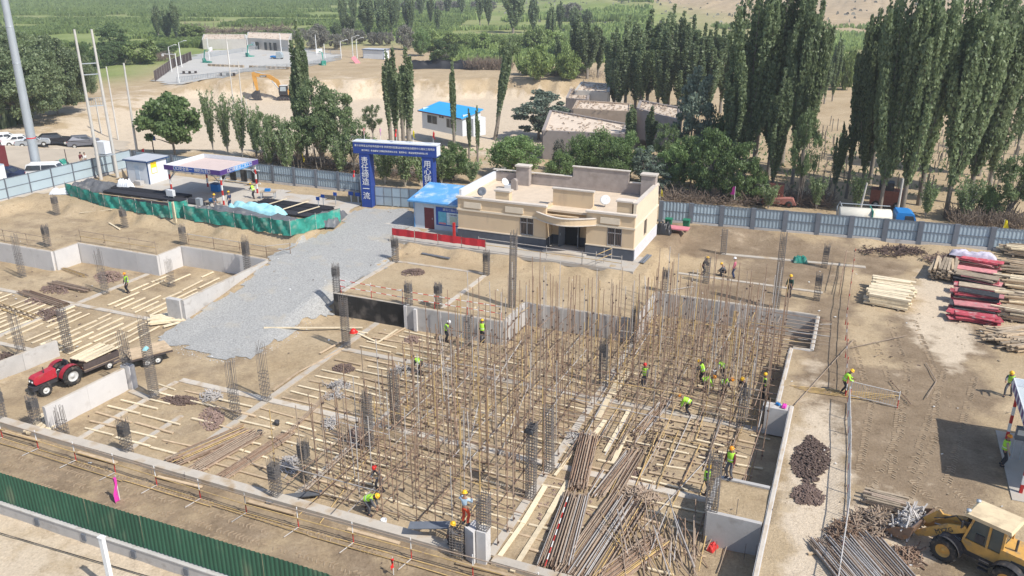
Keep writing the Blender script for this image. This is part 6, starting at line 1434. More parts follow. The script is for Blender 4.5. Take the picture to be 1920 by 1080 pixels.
def person(label, p, H, face, pose, top, legs, helm, vestm=None, name='person', held=None, armcol=None):
    """face: azimuth the figure looks to (radians, site frame). local +Y is forward"""
    t = thing(name, label, 'person', p, face-math.pi/2); k = H/1.75; t.scale = (k*1.06,)*3
    tilt, hipz, hl, hr_, fl, fr = {'stand': (.06, .93, (.02, .25, .95), (-.02, .2, .92), (0, 0), (0, 0)), 'walk': (.15, .90, (0, .3, .95), (0, .1, .85), (.25, 0), (-.28, 0)),
        'bend': (1.15, .84, (0, .62, .45), (0, .5, .40), (.12, 0), (-.12, 0)), 'work': (.45, .90, (0, .5, .98), (0, .45, 1.05), (.1, 0), (-.1, 0)), 'squat': (.5, .42, (0, .55, .35), (0, .5, .3), (.15, 0), (-.05, 0)),
        'reach': (.35, .9, (0, .62, 1.15), (0, .55, 1.0), (.22, 0), (-.22, 0)), 'up': (0, .93, (.05, .38, 1.2), (-.05, .35, 1.3), (0, 0), (.05, 0))}[pose]
    hip = Vector((0, -.10*math.sin(tilt)-(.08 if pose == 'squat' else 0), hipz)); ax = Vector((0, math.sin(tilt), math.cos(tilt))); fx = Vector((0, math.cos(tilt), -math.sin(tilt)))
    ch = hip+ax*.30; sh = hip+ax*.48; nk = hip+ax*.56; hdv = (ax+Vector((0, .15, .25 if tilt > .8 else 0))).normalized(); hd0 = nk+hdv*.10; hd1 = nk+hdv*.22
    V_ = [hip, ch, sh, nk, hd0, hd1]; E_ = [(0, 1), (1, 2), (2, 3), (3, 4), (4, 5)]; Rr = [(.10, .085), (.10, .08), (.09, .075), .05, .085, .075]; J = {}
    for sd, hh, ff in ((1, hl, fl), (-1, hr_, fr)):
        s0 = sh+Vector((sd*.17, 0, 0))-ax*.02; hand = Vector((sd*(.24 if pose in ('stand', 'walk') else .12)+hh[0], hh[1], hh[2]))
        if pose in ('stand', 'walk'): hand = s0+Vector((sd*.08, hh[1]*.6, -.52))
        el, wr = ik(s0, hand, .28, .26, (sd*.5, -.6, -.3)); i = len(V_); V_ += [s0, el, wr]; E_ += [(2, i), (i, i+1), (i+1, i+2)]; Rr += [.05, .038, .030]; J['arm%d' % sd] = (s0, el, wr)
        h0 = hip+Vector((sd*.09, 0, -.03)); ft = Vector((sd*.12, ff[0]+(.12 if pose == 'squat' else 0), .09)); kn, an = ik(h0, ft, .44, .43, (sd*.15, 1, .1)); i = len(V_); V_ += [h0, kn, an, an+Vector((0, .13, -.045))]; E_ += [(0, i), (i, i+1), (i+1, i+2), (i+2, i+3)]; Rr += [.075, .05, .038, .035]; J['leg%d' % sd] = (h0, kn, an)
    body = skinmesh('body', V_, E_, Rr, 0, skin, t)
    # hands with fingers, face details added to the body mesh
    mb = MB()
    for sd in (1, -1):
        s0, el, wr = J['arm%d' % sd]; d = (wr-el).normalized(); u_ = d.cross(Vector((sd, 0, 0))).normalized(); x_ = d.cross(u_).normalized(); mb.tube([wr-d*.02, wr+d*.045, wr+d*.085], [.03, .042, .036], 6)
        for f in range(4):
            o = x_*(-.027+.018*f); l = (.06, .075, .07, .055)[f]; a0 = wr+d*.075+o; mb.tube([a0, a0+d*l*.6, a0+d*l*.95+u_*.03], [.010, .009, .007], 4)
        a0 = wr+d*.03-x_*.03; mb.tube([a0, a0-x_*.03+d*.03, a0-x_*.035+d*.06+u_*.012], [.012, .011, .008], 4)
    hc = (hd0+hd1)/2; mb.tube([hc+fx*.075+hdv*.01, hc+fx*.105-hdv*.015], [.012, .018], 5)
    for sd in (1, -1): mb.box(hc+Vector((sd*.082, 0, 0)), (.02, .04, .055))
    hm = mb.mesh('h', skin); import bmesh; b_ = bmesh.new(); b_.from_mesh(body.data); b_.from_mesh(hm); b_.to_mesh(body.data); b_.free()
    e_ = MB()
    for sd in (1, -1): e_.box(hc+fx*.083+Vector((sd*.03, 0, 0))+hdv*.012, (.02, .012, .010))
    e_.box(hc+fx*.082-hdv*.045, (.04, .01, .008)); e_.build('eyes_and_mouth', hair, t)
    # trousers
    Vt = [hip+ax*.05, hip]; Et = [(0, 1)]; Rt = [.135, .14]
    for sd in (1, -1): h0, kn, an = J['leg%d' % sd]; i = len(Vt); Vt += [h0, kn, an+Vector((0, 0, .02))]; Et += [(1, i), (i, i+1), (i+1, i+2)]; Rt += [.102, .075, .062]
    skinmesh('trousers', Vt, Et, Rt, 1, legs, t)
    Vs = [hip+ax*.06, ch, sh]; Es = [(0, 1), (1, 2)]; Rs = [(.15, .12), (.158, .12), (.135, .1)]
    for sd in (1, -1): s0, el, wr = J['arm%d' % sd]; i = len(Vs); Vs += [s0, el, wr-(wr-el).normalized()*.03]; Es += [(2, i), (i, i+1), (i+1, i+2)]; Rs += [.08, .06, .046]
    skinmesh('shirt', Vs, Es, Rs, 0, top, t)
    if vestm:
        mb = MB(); fr_ = []; n = 12
        for q0, rx, ry in ((hip+ax*.04, .185, .15), (hip+ax*.2, .185, .155), (ch+ax*.06, .195, .16), (sh-ax*.02, .20, .145), (sh+ax*.055, .13, .10)): fr_.append([q0+Vector((math.cos(a)*rx, 0, 0))+fx*(math.sin(a)*ry) for a in [2*math.pi*i/n for i in range(n)]])
        vs = [v for f in fr_ for v in f]; mb.add(vs, [(i*n+j, i*n+(j+1) % n, (i+1)*n+(j+1) % n, (i+1)*n+j) for i in range(4) for j in range(n)], True); vo = mb.build('vest', vestm, t)
        mb = MB(); q0 = hip+ax*.15; vs = []
        for z_ in (0, .045): vs += [q0+ax*z_+Vector((math.cos(a)*.192, 0, 0))+fx*(math.sin(a)*.162) for a in [2*math.pi*i/n for i in range(n)]]
        mb.add(vs, [(j, (j+1) % n, n+(j+1) % n, n+j) for j in range(n)], True); mb.build('reflective_stripe', band, vo)
    hM = Matrix.Translation(hc+hdv*.035) @ hdv.to_track_quat('Z', 'Y').to_matrix().to_4x4()
    hM = hM @ Matrix.Scale(.9, 4); mb = MB(); mb.M = hM
    if helm is not None:
        mb.lathe([(.125, -.005), (.128, .04), (.11, .085), (.07, .12), (.0, .135)], 14); mb.lathe([(.10, .0), (.155, -.012), (.155, -.002), (.12, .012)], 14); ho_ = mb.build('hard_hat', helm, t)
        mb = MB(); mb.M = hM; mb.lathe([(.098, -.05), (.103, -.02), (.10, .01)], 12); mb.build('hair', hair, t)
    else: mb.lathe([(.095, -.04), (.105, .0), (.095, .055), (.05, .09), (0, .098)], 12); mb.build('hair', hair, t)
    for sd in (1, -1):
        an = J['leg%d' % sd][2]; mb = MB(); mb.box((an.x, an.y+.05, .045), (.10, .27, .09), 0, (.85, .7), (0, -.03)); mb.build('shoe', cl_dark, t)
    return t
F_L, F_R, F_T, F_V = math.pi, 0.0, math.pi/2, -math.pi/2-.4
def pv(u, v, vt, z=None):
    p = G(u, v) if z is None else G(u, v, z); return p, hgt(p, vt)
def person_at(label, u, v, vt, face, pose, top, legs, helm, vestm=None, z=None, Hf=None):
    p, H = pv(u, v, vt, z); H = Hf or 1.72; return person(label, p, H, face, pose, top, legs, helm, vestm)
PA = person_at
PA('lone worker in lime vest and orange helmet walking in the left pit', 241, 549, 516, F_V, 'stand', cl_grey, cl_dark, ho, vest)
PA('worker in lime vest bending at the foot of the grey pit wall', 836, 640, 612, F_R, 'work', cl_grey, cl_dark, hw, vest)
PA('worker in lime vest standing at the pit wall behind poles', 904, 642, 612, F_T, 'stand', cl_dark, cl_dark, hy, vest)
PA('worker in lime vest with yellow helmet bending at the far left of the poles', 790, 702, 671, F_L, 'bend', cl_dark, cl_dark, hy, vest)
PA('person in white shirt and black trousers beside the guard hut', 786, 424, 392, F_L, 'stand', cl_w, cl_dark, hw)
PA('person in dark red shirt and tan trousers near the parked cars', 154, 312, 288, F_R, 'stand', cl_mar, cl_tan, None)
PA('person in white shirt and black trousers talking near the parked cars', 163, 313, 287, F_L, 'stand', cl_w, cl_dark, None)
PA('person with white helmet and pink checked top at the rear of the pit', 1376, 522, 485, F_L, 'stand', cl_pink, cl_navy, hw)
PA('worker squatting with yellow helmet beside the pink-topped person', 1357, 519, 490, F_L, 'squat', cl_grey, cl_dark, hy)
PA('worker bending behind the thick rebar column at the rear', 1317, 517, 493, F_R, 'work', cl_dark, cl_dark, hy)
PA('worker in dark green jacket and yellow helmet near the very tall right column', 1479, 556, 522, F_V, 'stand', cl_green, cl_dark, hy)
PA('worker in lime vest holding the end of the yard guard rail', 1580, 739, 697, F_R, 'work', vest, cl_dark, hy, vest)
PA('worker in lime vest striding at the right picture edge', 1889, 743, 702, F_V, 'reach', cl_grey, cl_grey, hy, vest)
PA('worker with orange helmet and lime vest standing at the right canopy', 1877, 873, 812, F_R, 'stand', cl_tan, cl_dark, ho, vest)
PA('worker in lime vest with maroon sleeves standing on the concrete box rim', 1367, 896, 838, F_V, 'stand', cl_mar, cl_grey, ho, vest, z=.05)
PA('worker in lime vest partly hidden behind the box corner column', 1322, 928, 880, F_R, 'stand', cl_dark, cl_dark, hy, vest)
PA('worker in lime vest and yellow helmet bending on the front soil', 690, 964, 909, F_R, 'bend', cl_grey, cl_grey, hy, vest, Hf=1.8)
PA('worker with red helmet and dark clothes at the front of the poles', 714, 922, 860, F_V, 'work', cl_grey, cl_dark, hr, None)
PA('man in light blue shirt and orange red trousers standing on a rebar cage', 872, 984, 908, F_T, 'up', cl_lb, cl_red, hy, None, z=-.02)
PA('worker in grey shirt with yellow helmet leaning on a metal board', 842, 1034, 975, F_R, 'reach', cl_grey, cl_dark, hy, None)
PA('worker in lime vest bending low with face to the left, alone nearest the tube bundles', 1291, 778, 748, F_L, 'bend', vest, cl_dark, ho, vest)
PA('bending worker in lime vest at the left of the group under the poles', 1319, 735, 708, F_R, 'bend', vest, cl_dark, ho, vest)
PA('worker behind the bending group with head turned left', 1316, 720, 694, F_L, 'work', cl_grey, cl_dark, hy, vest)
PA('bending worker in lime vest at the middle of the group', 1352, 740, 712, F_R, 'bend', cl_grey, cl_dark, ho, vest)
PA('dark clothed worker with yellow helmet at the right of the group', 1392, 750, 715, F_V, 'work', cl_dark, cl_dark, hy, None)
PA('worker in lime vest in the shadow next to the right pit wall', 1432, 748, 712, F_L, 'stand', cl_dark, cl_dark, hy, vest)
PA('worker in white shirt and lime vest bending farthest back in the group', 1357, 710, 683, F_L, 'bend', cl_w, cl_dark, ho, vest)
PA('worker with red helmet and lime vest among poles right of centre', 1208, 728, 690, F_V, 'stand', cl_grey, cl_grey, hr, vest)
PA('worker in navy with yellow helmet right of the striped post under the canopy', 433, 391, 355, F_L, 'stand', cl_navy, cl_navy, hy)
PA('worker in grey with yellow helmet left of the striped post under the canopy', 404, 396, 357, F_R, 'stand', cl_grey, cl_grey, hy)
PA('worker in lime vest at the rear bench of the canopy', 477, 373, 354, F_L, 'work', cl_dark, cl_dark, hy, vest)
mb = MB(); mb.box((0, 0, 0), (2.0, .5, .05)); o = mb.build('metal_board', post_g); p = G(806, 1010); o.location = (p.x+.1, p.y-.2, PIT+.95); o.rotation_euler = (0.1, -.12, .25); tag(o, 'grey metal board carried by the leaning worker', 'board')
# cones of soil / buckets near people
for (u, v_, m, lab) in ((1340, 702, wpanel, 0), (520, 797, dk, 1), (488, 816, dk, 2), (720, 983, wpanel, 3)):
    p = G(u, v_); t = thing('bucket', ['white bucket beside the bending group', 'small dark bucket near the front planks', 'dark bucket on the lower left tube bundle', 'pale bucket on the front soil'][lab], 'bucket', p); mb = MB(); mb.lathe([(0, 0), (.12, 0), (.16, .3), (.145, .3), (.11, .02), (0, .02)], 12); mb.build('bucket_shell', m, t); mb = MB(); mb.tube([(-.15, 0, .3), (-.1, 0, .4), (.1, 0, .4), (.15, 0, .3)], .008, 4); mb.build('handle', iron, t)
# ------------------------------------------------------------------ trees
def leaves(cent, size, tall=1.3, upright=0.5, jit=.0, tone=None):
    n = len(cent); a = NR.randn(n, 3); a[:, 2] = a[:, 2]*(1-upright); a /= np.linalg.norm(a, axis=1)[:, None]+1e-9      # facing
    up = NR.randn(n, 3)*(1-upright)+np.array([0, 0, 1.0])*upright*1.6; x = np.cross(up, a); x /= np.linalg.norm(x, axis=1)[:, None]+1e-9; y = np.cross(a, x)
    s = size*(.6+.8*NR.rand(n))[:, None]; x = x*s*.5; y = y*s*.5*tall
    V = np.stack([cent-x*.2-y, cent+x*1.0-y*.1, cent+x*.15+y, cent-x*.95+y*.15], 1).reshape(-1, 3); F = np.arange(n*4).reshape(-1, 4)
    tn = np.clip(tone if tone is not None else NR.rand(n), 0, 1); return V, F, np.repeat(tn, 4)
_tv = {}
def poplar_variant(seed, H=20., Rm=1.5, npl=26, nl=9000, lf=.34, m=None, base=.10, tr=bark, narrow=1.0, lean=0, name='p'):
    rs = np.random.RandomState(seed); C_ = []; T_ = []; trunk = MB(); trunk.tube([(0, 0, -.3), (.05, 0, H*.3), (lean*.5, 0, H*.6), (lean, 0, H*.93)], [.24, .17, .10, .02], 8)
    per = nl//npl
    for k in range(npl):
        az = rs.rand()*6.283; b0 = H*(base+.38*rs.rand()**1.5) if k else H*base; out = Rm*(.25+.75*rs.rand()**.6)*narrow if k else 0; top = b0+(H-b0)*(1-.30*(out/Rm)**2)*(.52+.46*rs.rand()**.8) if k else H*.97
        px, py = math.cos(az), math.sin(az); c0 = np.array([lean*(b0/H), 0, b0-.8]); pts = []
        for q in range(6):
            f = q/5; r = out*(f**.62)*(1 if f < .8 else 1-.12*(f-.8)/.2); z = b0+(top-b0)*f; pts.append((px*r+lean*z/H, py*r, z))
        if k % 2 == 0: trunk.tube([tuple(c0)]+pts[:5], [.08, .07, .06, .05, .035, .02], 5)
        P = np.array(pts); f = rs.rand(per)**.85; i = np.minimum((f*5).astype(int), 4); w_ = (f*5-i)[:, None]; c = P[i]*(1-w_)+P[i+1]*w_
        spread = (.12+.22*np.sin(np.pi*np.clip(f*.92, 0, 1))**.6)*(Rm/1.5)**.5*(.75+.5*rs.rand()); ang = rs.rand(per)*6.283; rr = spread*np.sqrt(rs.rand(per)); c = c+np.stack([np.cos(ang)*rr, np.sin(ang)*rr, rs.randn(per)*.12], 1)
        C_.append(c); T_.append(.15+.5*rs.rand(per)**1.6+(rs.rand(per) > .95)*.35+.34*rs.rand())
    V, F, T = leaves(np.concatenate(C_), lf, 1.35, .55, tone=np.concatenate(T_)); return (trunk.mesh('trunk', tr), fastmesh('crown', V, F, m or lf_pop, T))
def round_variant(seed, H=6., Rx=3., ncl=60, nl=6000, lf=.26, m=None, low=.12, tr=bark, cl=.9, flat=1.0, stem=None, multi=1):
    rs = np.random.RandomState(seed); trunk = MB(); C_ = []; T_ = []; mid = H*(1+low)/2; hz = H*(1-low)/2
    for q in range(multi):
        ox = rs.randn()*.15*multi; oy = rs.randn()*.15*multi; trunk.tube([(ox, oy, -.2), (ox*1.3+.1, oy, H*.25), (ox*2, oy*2, H*.55)], [.16/multi**.4, .12/multi**.4, .05], 7)
    per = nl//ncl
    for k in range(ncl):
        d = rs.randn(3); d /= np.linalg.norm(d); r = (.35+.65*rs.rand()**.45); c = np.array([d[0]*Rx*r, d[1]*Rx*r, mid+d[2]*hz*r*(.9 if d[2] < 0 else 1)]); c[2] = max(c[2], H*low*.7)
        if k % 3 == 0: trunk.tube([(0, 0, H*.18), (c[0]*.5, c[1]*.5, H*.18+(c[2]-H*.18)*.6), tuple(c)], [.08, .045, .012], 4)
        rad = cl*(.5+.7*rs.rand()); p = rs.randn(per, 3); p /= np.linalg.norm(p, axis=1)[:, None]; p = p*(rs.rand(per)**.45)[:, None]*rad*np.array([1, 1, .8])+c
        C_.append(p); T_.append(.12+.55*rs.rand(per)**1.3+.25*rs.rand())
    V, F, T = leaves(np.concatenate(C_), lf, 1.2, .15, tone=np.concatenate(T_)); V[:, 2] = np.maximum(V[:, 2], .05); return (trunk.mesh('trunk', tr), fastmesh('crown', V, F, m or lf_bush, T))
def spray_variant(seed, H=5., Rx=1.6, n=40, nl=3500, lf=.2, m=None, tr=dry):      # many stems rising and fanning out
    rs = np.random.RandomState(seed); trunk = MB(); C_ = []; T_ = []; per = nl//n
    for k in range(n):
        a = rs.rand()*6.283; r = Rx*rs.rand()**.6; h = H*(.6+.4*rs.rand()); P = [np.array([math.cos(a)*r*f**1.3, math.sin(a)*r*f**1.3, h*f]) for f in (0, .35, .7, 1)]
        trunk.tube([tuple(p) for p in P], [.035, .028, .018, .006], 4)
        f = .25+.75*rs.rand(per); i = np.minimum((f*3).astype(int), 2); w_ = (f*3-i)[:, None]; PA_ = np.array(P); c = PA_[i]*(1-w_)+PA_[i+1]*w_+rs.randn(per, 3)*.13; C_.append(c); T_.append(.1+.6*rs.rand(per)+.25*rs.rand())
    V, F, T = leaves(np.concatenate(C_), lf, 1.5, .4, tone=np.concatenate(T_)); V[:, 2] = np.maximum(V[:, 2], .05); return (trunk.mesh('trunk', tr), fastmesh('crown', V, F, m or lf_bush, T))
VAR = {}
VAR['pop'] = [(poplar_variant(i, 20, 1.7, 17, 8500, .27, base=.14), 20, 1.7) for i in range(4)]
VAR['popw'] = [(poplar_variant(20+i, 20, 3.0, 40, 19000, .24, base=.13), 20, 2.8) for i in range(3)]
VAR['popn'] = [(poplar_variant(40+i, 12, .55, 10, 5000, .19, narrow=.9, base=.15), 12, .75) for i in range(3)]
VAR['popl'] = [(poplar_variant(60+i, 8, 1.1, 16, 3000, .24, m=lf_popl, base=.15, tr=barkw), 8, 1.3) for i in range(3)]
VAR['popf'] = [(poplar_variant(80+i, 18, 2.0, 26, 4200, .48), 18, 2.2) for i in range(4)]
VAR['bush'] = [(round_variant(100+i, 5, 2.8, 80, 12000, .16, lf_bush, .08, cl=.75, multi=3), 5, 3.2) for i in range(3)]
VAR['walnut'] = [(round_variant(120, 7, 3.4, 75, 9500, .30, lf_bush, .15, cl=.85), 7, 3.9)]
VAR['tree'] = [(round_variant(130+i, 9, 3.2, 56, 6200, .21, lf_popl if i == 2 else leafmat('mid_leaf%d' % i, (.105, .16, .06), (.27, .345, .165), .42), .28, cl=.8, multi=3), 9, 3.7) for i in range(3)]
VAR['willow'] = [(round_variant(140+i, 14, 7.5, 170, 40000, .28, lf_wil, .06, cl=1.4), 14, 8.3) for i in range(2)]
VAR['oli'] = [(round_variant(150+i, 9, 2.6, 60, 7500, .26, lf_oli, .1, cl=.8), 9, 3.0) for i in range(2)]
VAR['yel'] = [(round_variant(160+i, 7, 4.2, 50, 4200, .5, lf_yel, .05, cl=1.5, multi=3), 7, 5.0) for i in range(2)]
VAR['gry'] = [(round_variant(170+i, 5, 2.8, 60, 3600, .28, lf_gry, .03, cl=.8, multi=4), 5, 3.2) for i in range(2)]
VAR['spray'] = [(spray_variant(180+i, 5, 1.3, 30, 2600, .15, lf_popl, barkw), 5, 1.4) for i in range(3)]
VAR['dark'] = [(round_variant(190+i, 8, 3.4, 64, 8000, .24, leafmat('deep_leaf%d' % i, (.07, .12, .04), (.20, .28, .11), .4), .05, cl=.9), 8, 3.9) for i in range(2)]
def tree(kind, u, v, vt, wpx, label, name='tree', group=None, cat='tree', idx=None, z=None):
    p = G(u, v); H = hgt(p, vt); s = proj(p)[2]; Wd = wpx/s; vv = VAR[kind]; (tr, cr), H0, R0 = vv[R.randrange(len(vv)) if idx is None else idx]
    t = thing(name, label, cat, p, R.random()*6.28, group); k = Wd/(2*R0); t.scale = (k, k, H/H0); ob('trunk', tr, t); ob('crown', cr, t); return t
P_ = 'poplar_tree'
# right-hand clusters behind the fence
A_ = [
 ('popw', 1392, 335, -60, 95, 'big dense poplar at the left end of the tall right stand'), ('popw', 1440, 330, -90, 100, 'tallest dense poplar in the middle of the tall right stand'), ('popw', 1485, 345, -50, 80, 'dense poplar at the right end of the tall right stand'),
 ('pop', 1415, 300, -70, 70, 'poplar behind the tall right stand, between its left and middle trees'), ('pop', 1465, 310, -60, 70, 'poplar behind the tall right stand, towards its right end'), ('pop', 1445, 375, 120, 46, 'slim young poplar with bare pale stem in front of the tall stand'), ('pop', 1502, 320, 40, 50, 'thinner poplar just right of the tall stand'),
 ('tree', 1497, 388, 208, 62, 'young bushy tree with white stem behind the fence'), ('pop', 1563, 372, 225, 26, 'small dark poplar left of the tank truck'), ('pop', 1586, 372, 20, 44, 'slim poplar at the left of the second tall group'),
 ('popw', 1612, 375, -40, 72, 'dark poplar above the left end of the tank'), ('popw', 1648, 402, -70, 90, 'thick dark poplar above the middle of the tank truck'), ('popw', 1690, 405, -80, 100, 'thick dark poplar leaning over the truck cab'), ('pop', 1722, 385, -50, 70, 'tall poplar right of the truck cab'), ('pop', 1630, 345, -30, 60, 'poplar deep inside the second tall group'),
 ('popw', 1772, 408, -70, 105, 'huge brighter poplar at the right, thick trunk showing'), ('popw', 1815, 385, -80, 115, 'huge bright poplar in the middle of the right group'), ('popw', 1852, 365, 0, 95, 'bushy bright poplar at the right of the last group'), ('popw', 1835, 330, -40, 90, 'poplar behind the last right group'),
 ('tree', 1888, 418, 290, 80, 'light green bush tree at the right picture edge'), ('spray', 1806, 415, 330, 60, 'light green sapling clump between two right groups'), ('tree', 1925, 420, 260, 70, 'bush tree cut by the right picture edge'),
 ('pop', 1905, 290, 120, 30, 'dark distant poplar at the right edge')]
for a in A_: tree(*a[:5], a[5], P_ if a[0].startswith('pop') else ('sapling_clump' if a[0] == 'spray' else 'tree'))
# the dense row behind the ruined houses
row = [(1082, 165, 25, 42), (1100, 172, 38, 44), (1120, 168, 48, 40), (1150, 212, 45, 50), (1172, 205, 22, 46), (1190, 214, 40, 44), (1212, 208, 10, 50), (1232, 214, 28, 44), (1252, 206, 2, 46), (1270, 214, 15, 42), (1290, 208, 22, 48), (1310, 214, 38, 42), (1330, 208, 35, 46), (1350, 212, 60, 44), (1200, 222, 60, 46), (1244, 224, 55, 46), (1284, 224, 62, 46), (1160, 226, 78, 44), (1325, 226, 80, 46)]
for a in row: tree('pop', *a, 'dark poplar in the dense row behind the low ruined houses', P_, 'dense poplar row behind the ruined houses')
for a in [('oli', 1292, 325, 130, 84, 'silvery grey-green tree in front of the poplar row', 'tree'), ('pop', 1368, 335, 75, 52, 'olive tinted poplar left of the tall right stand', P_), ('dark', 1330, 372, 235, 95, 'dark green tree behind the cream building corner', 'tree'), ('dark', 1376, 378, 262, 90, 'dark green tree left of the tall right stand', 'tree'), ('bush', 1262, 352, 268, 80, 'green bush behind the right half of the cream building', 'shrub'),
          ('bush', 1130, 332, 246, 90, 'bright green bush in front of the grey ruined wall', 'shrub'), ('bush', 1092, 330, 254, 72, 'bright green bush left of the ruined wall centre', 'shrub'), ('bush', 1178, 336, 252, 80, 'bright green bush behind the raised rear parapet', 'shrub'), ('bush', 970, 330, 254, 108, 'rounded green bush above the left end of the cream building', 'shrub'), ('popn', 1180, 300, 193, 26, 'narrow young poplar in front of the ruined roof, left one', P_), ('popn', 1217, 305, 196, 30, 'narrow young poplar in front of the ruined roof, right one', P_),
          ('gry', 1048, 320, 262, 30, 'dry grey-green spray between two bushes', 'shrub'), ('oli', 1010, 262, 170, 112, 'grey-green branching tree left of the ruined houses', 'tree'), ('oli', 1228, 362, 308, 60, 'grey-green shrub just behind the rear parapet right end', 'shrub'), ('bush', 1420, 380, 320, 46, 'low shrub at the foot of the tall right stand', 'shrub'),
          ('popn', 745, 282, 84, 32, 'tall narrow poplar, leftmost over the gate arch', P_), ('popn', 733, 280, 92, 26, 'slightly shorter poplar stem over the gate arch', P_), ('popn', 768, 284, 82, 36, 'tall narrow poplar right over the gate arch', P_), ('popn', 757, 275, 120, 26, 'poplar stem between the two over the gate arch', P_), ('popn', 852, 290, 110, 20, 'very slim poplar beside the blue roofed house', P_), ('popn', 880, 300, 200, 13, 'thin small poplar at the house corner, left', P_), ('popn', 896, 310, 195, 15, 'thin small poplar at the house corner, right', P_),
          ('bush', 852, 340, 272, 78, 'green bush right of the gate arch', 'shrub'), ('spray', 722, 345, 262, 60, 'pale sapling clump behind the gate opening, left', 'sapling_clump'), ('spray', 760, 350, 262, 60, 'pale sapling clump behind the gate opening, middle', 'sapling_clump'), ('spray', 790, 350, 266, 50, 'pale sapling clump behind the gate opening, right', 'sapling_clump'),
          ('pop', 577, 300, 28, 40, 'tall dark poplar beside the excavator', P_), ('pop', 566, 295, 100, 26, 'lower stem of the tall poplar group by the excavator', P_), ('tree', 598, 310, 150, 96, 'leafy tree right of the excavator poplar', 'tree'), ('tree', 638, 312, 165, 92, 'leafy tree above the fence, middle one', 'tree'), ('tree', 562, 318, 212, 70, 'leafy tree below the excavator', 'tree'), ('tree', 522, 312, 214, 56, 'light leafy tree left of the excavator poplar', 'tree'), ('tree', 700, 262, 192, 40, 'small leafy tree left of the gate arch poplars', 'tree'), ('tree', 605, 318, 200, 80, 'leafy low tree in front of the middle trees', 'tree'),
          ('spray', 400, 285, 166, 30, 'light young poplar clump right of the large green tree', 'sapling_clump'), ('spray', 428, 290, 172, 34, 'light young poplar clump near the court poles, left', 'sapling_clump'), ('spray', 455, 295, 180, 36, 'light young poplar clump near the court poles, middle', 'sapling_clump'), ('spray', 482, 298, 196, 36, 'light young poplar clump near the court poles, right', 'sapling_clump'), ('tree', 500, 310, 210, 50, 'leafy small tree above the middle fence', 'tree'),
          ('walnut', 325, 290, 174, 124, 'large bright green broadleaf tree above the white cabin', 'tree'),
          ('willow', 45, 235, 65, 190, 'huge grey-green willow at the left edge', 'willow_tree'), ('willow', 110, 215, 70, 150, 'huge grey-green willow right of the tall mast', 'willow_tree'), ('willow', -10, 215, 40, 140, 'willow cut by the left picture edge', 'willow_tree'), ('willow', 150, 190, 110, 80, 'smaller willow beside the transformer poles', 'willow_tree'),
          ('dark', 215, 105, 45, 70, 'dark rounded tree at the field edge', 'tree'), ('yel', 265, 120, 75, 70, 'yellow green shrubs left of the lamp posts', 'shrub'), ('popf', 298, 72, 5, 22, 'dark poplar at the field edge, left of the pair', P_), ('popf', 332, 80, 0, 26, 'dark poplar at the field edge, right of the pair', P_), ('popf', 315, 78, 12, 26, 'poplar between the field edge pair', P_), ('yel', 360, 75, 45, 60, 'green shrub beside the field edge poplars', 'shrub'),
          ('dark', 312, 108, 80, 50, 'low green shrub left of the court corner', 'shrub'), ('gry', 600, 92, 45, 34, 'grey rounded shrub above the court', 'shrub'), ('gry', 760, 93, 48, 38, 'grey rounded shrub in the middle distance', 'shrub'), ('dark', 832, 128, 72, 66, 'dark green spreading tree behind the sand bank', 'tree'), ('bush', 790, 105, 55, 40, 'green shrub left of the spreading tree', 'shrub')]:
    tree(*a[:5], a[5], a[6])
for a in [('spray', 505, 318, 232, 44, 'thin young clump behind the middle fence, left of the low leafy trees', 'sapling_clump'), ('spray', 540, 325, 235, 44, 'thin young clump in front of the low leafy trees', 'sapling_clump'), ('tree', 665, 325, 215, 60, 'small leafy tree left of the gate pillar', 'tree'), ('spray', 690, 335, 255, 46, 'pale clump right behind the left gate pillar', 'sapling_clump'), ('spray', 640, 330, 250, 50, 'pale clump over the concrete pipe', 'sapling_clump'), ('spray', 828, 345, 285, 44, 'small pale clump behind the right gate pillar', 'sapling_clump'), ('spray', 885, 345, 300, 36, 'low pale clump beside the track', 'sapling_clump'),
  ('dark', 1296, 352, 255, 90, 'dark green tree over the ruined house with pale roof', 'tree'), ('oli', 1210, 345, 275, 56, 'grey-green shrub between the bright bushes and dark trees', 'shrub'), ('bush', 1155, 345, 275, 70, 'low green bush close behind the raised rear parapet', 'shrub'), ('bush', 1048, 338, 285, 60, 'low green bush behind the rear left roof block', 'shrub'), ('tree', 1245, 330, 225, 56, 'leafy tree standing against the ruined roofs', 'tree'), ('gry', 1150, 262, 222, 40, 'dry shrub between two ruined houses', 'shrub'), ('dark', 1350, 330, 215, 80, 'dark tree below the poplar row right end', 'tree'), ('bush', 1175, 242, 200, 56, 'dark bush at the foot of the dense poplar row', 'shrub'), ('bush', 1105, 195, 160, 60, 'bush behind the white ruined house', 'shrub'), ('spray', 1530, 392, 330, 40, 'thin saplings behind the fence, left of the tank truck', 'sapling_clump'), ('spray', 1605, 398, 320, 44, 'thin saplings above the rear of the tank', 'sapling_clump'), ('spray', 1735, 408, 335, 44, 'thin saplings right of the truck cab', 'sapling_clump'), ('bush', 1850, 412, 350, 60, 'low green bush under the huge right poplars', 'shrub'), ('spray', 1440, 392, 345, 40, 'thin saplings below the tall right stand', 'sapling_clump')]: tree(*a[:5], a[5], a[6])
# leaning poplar
t = tree('popn', 928, 262, 60, 26, 'slim poplar leaning to the right above the sand flat', P_); t.rotation_euler = (0, .16, .2)
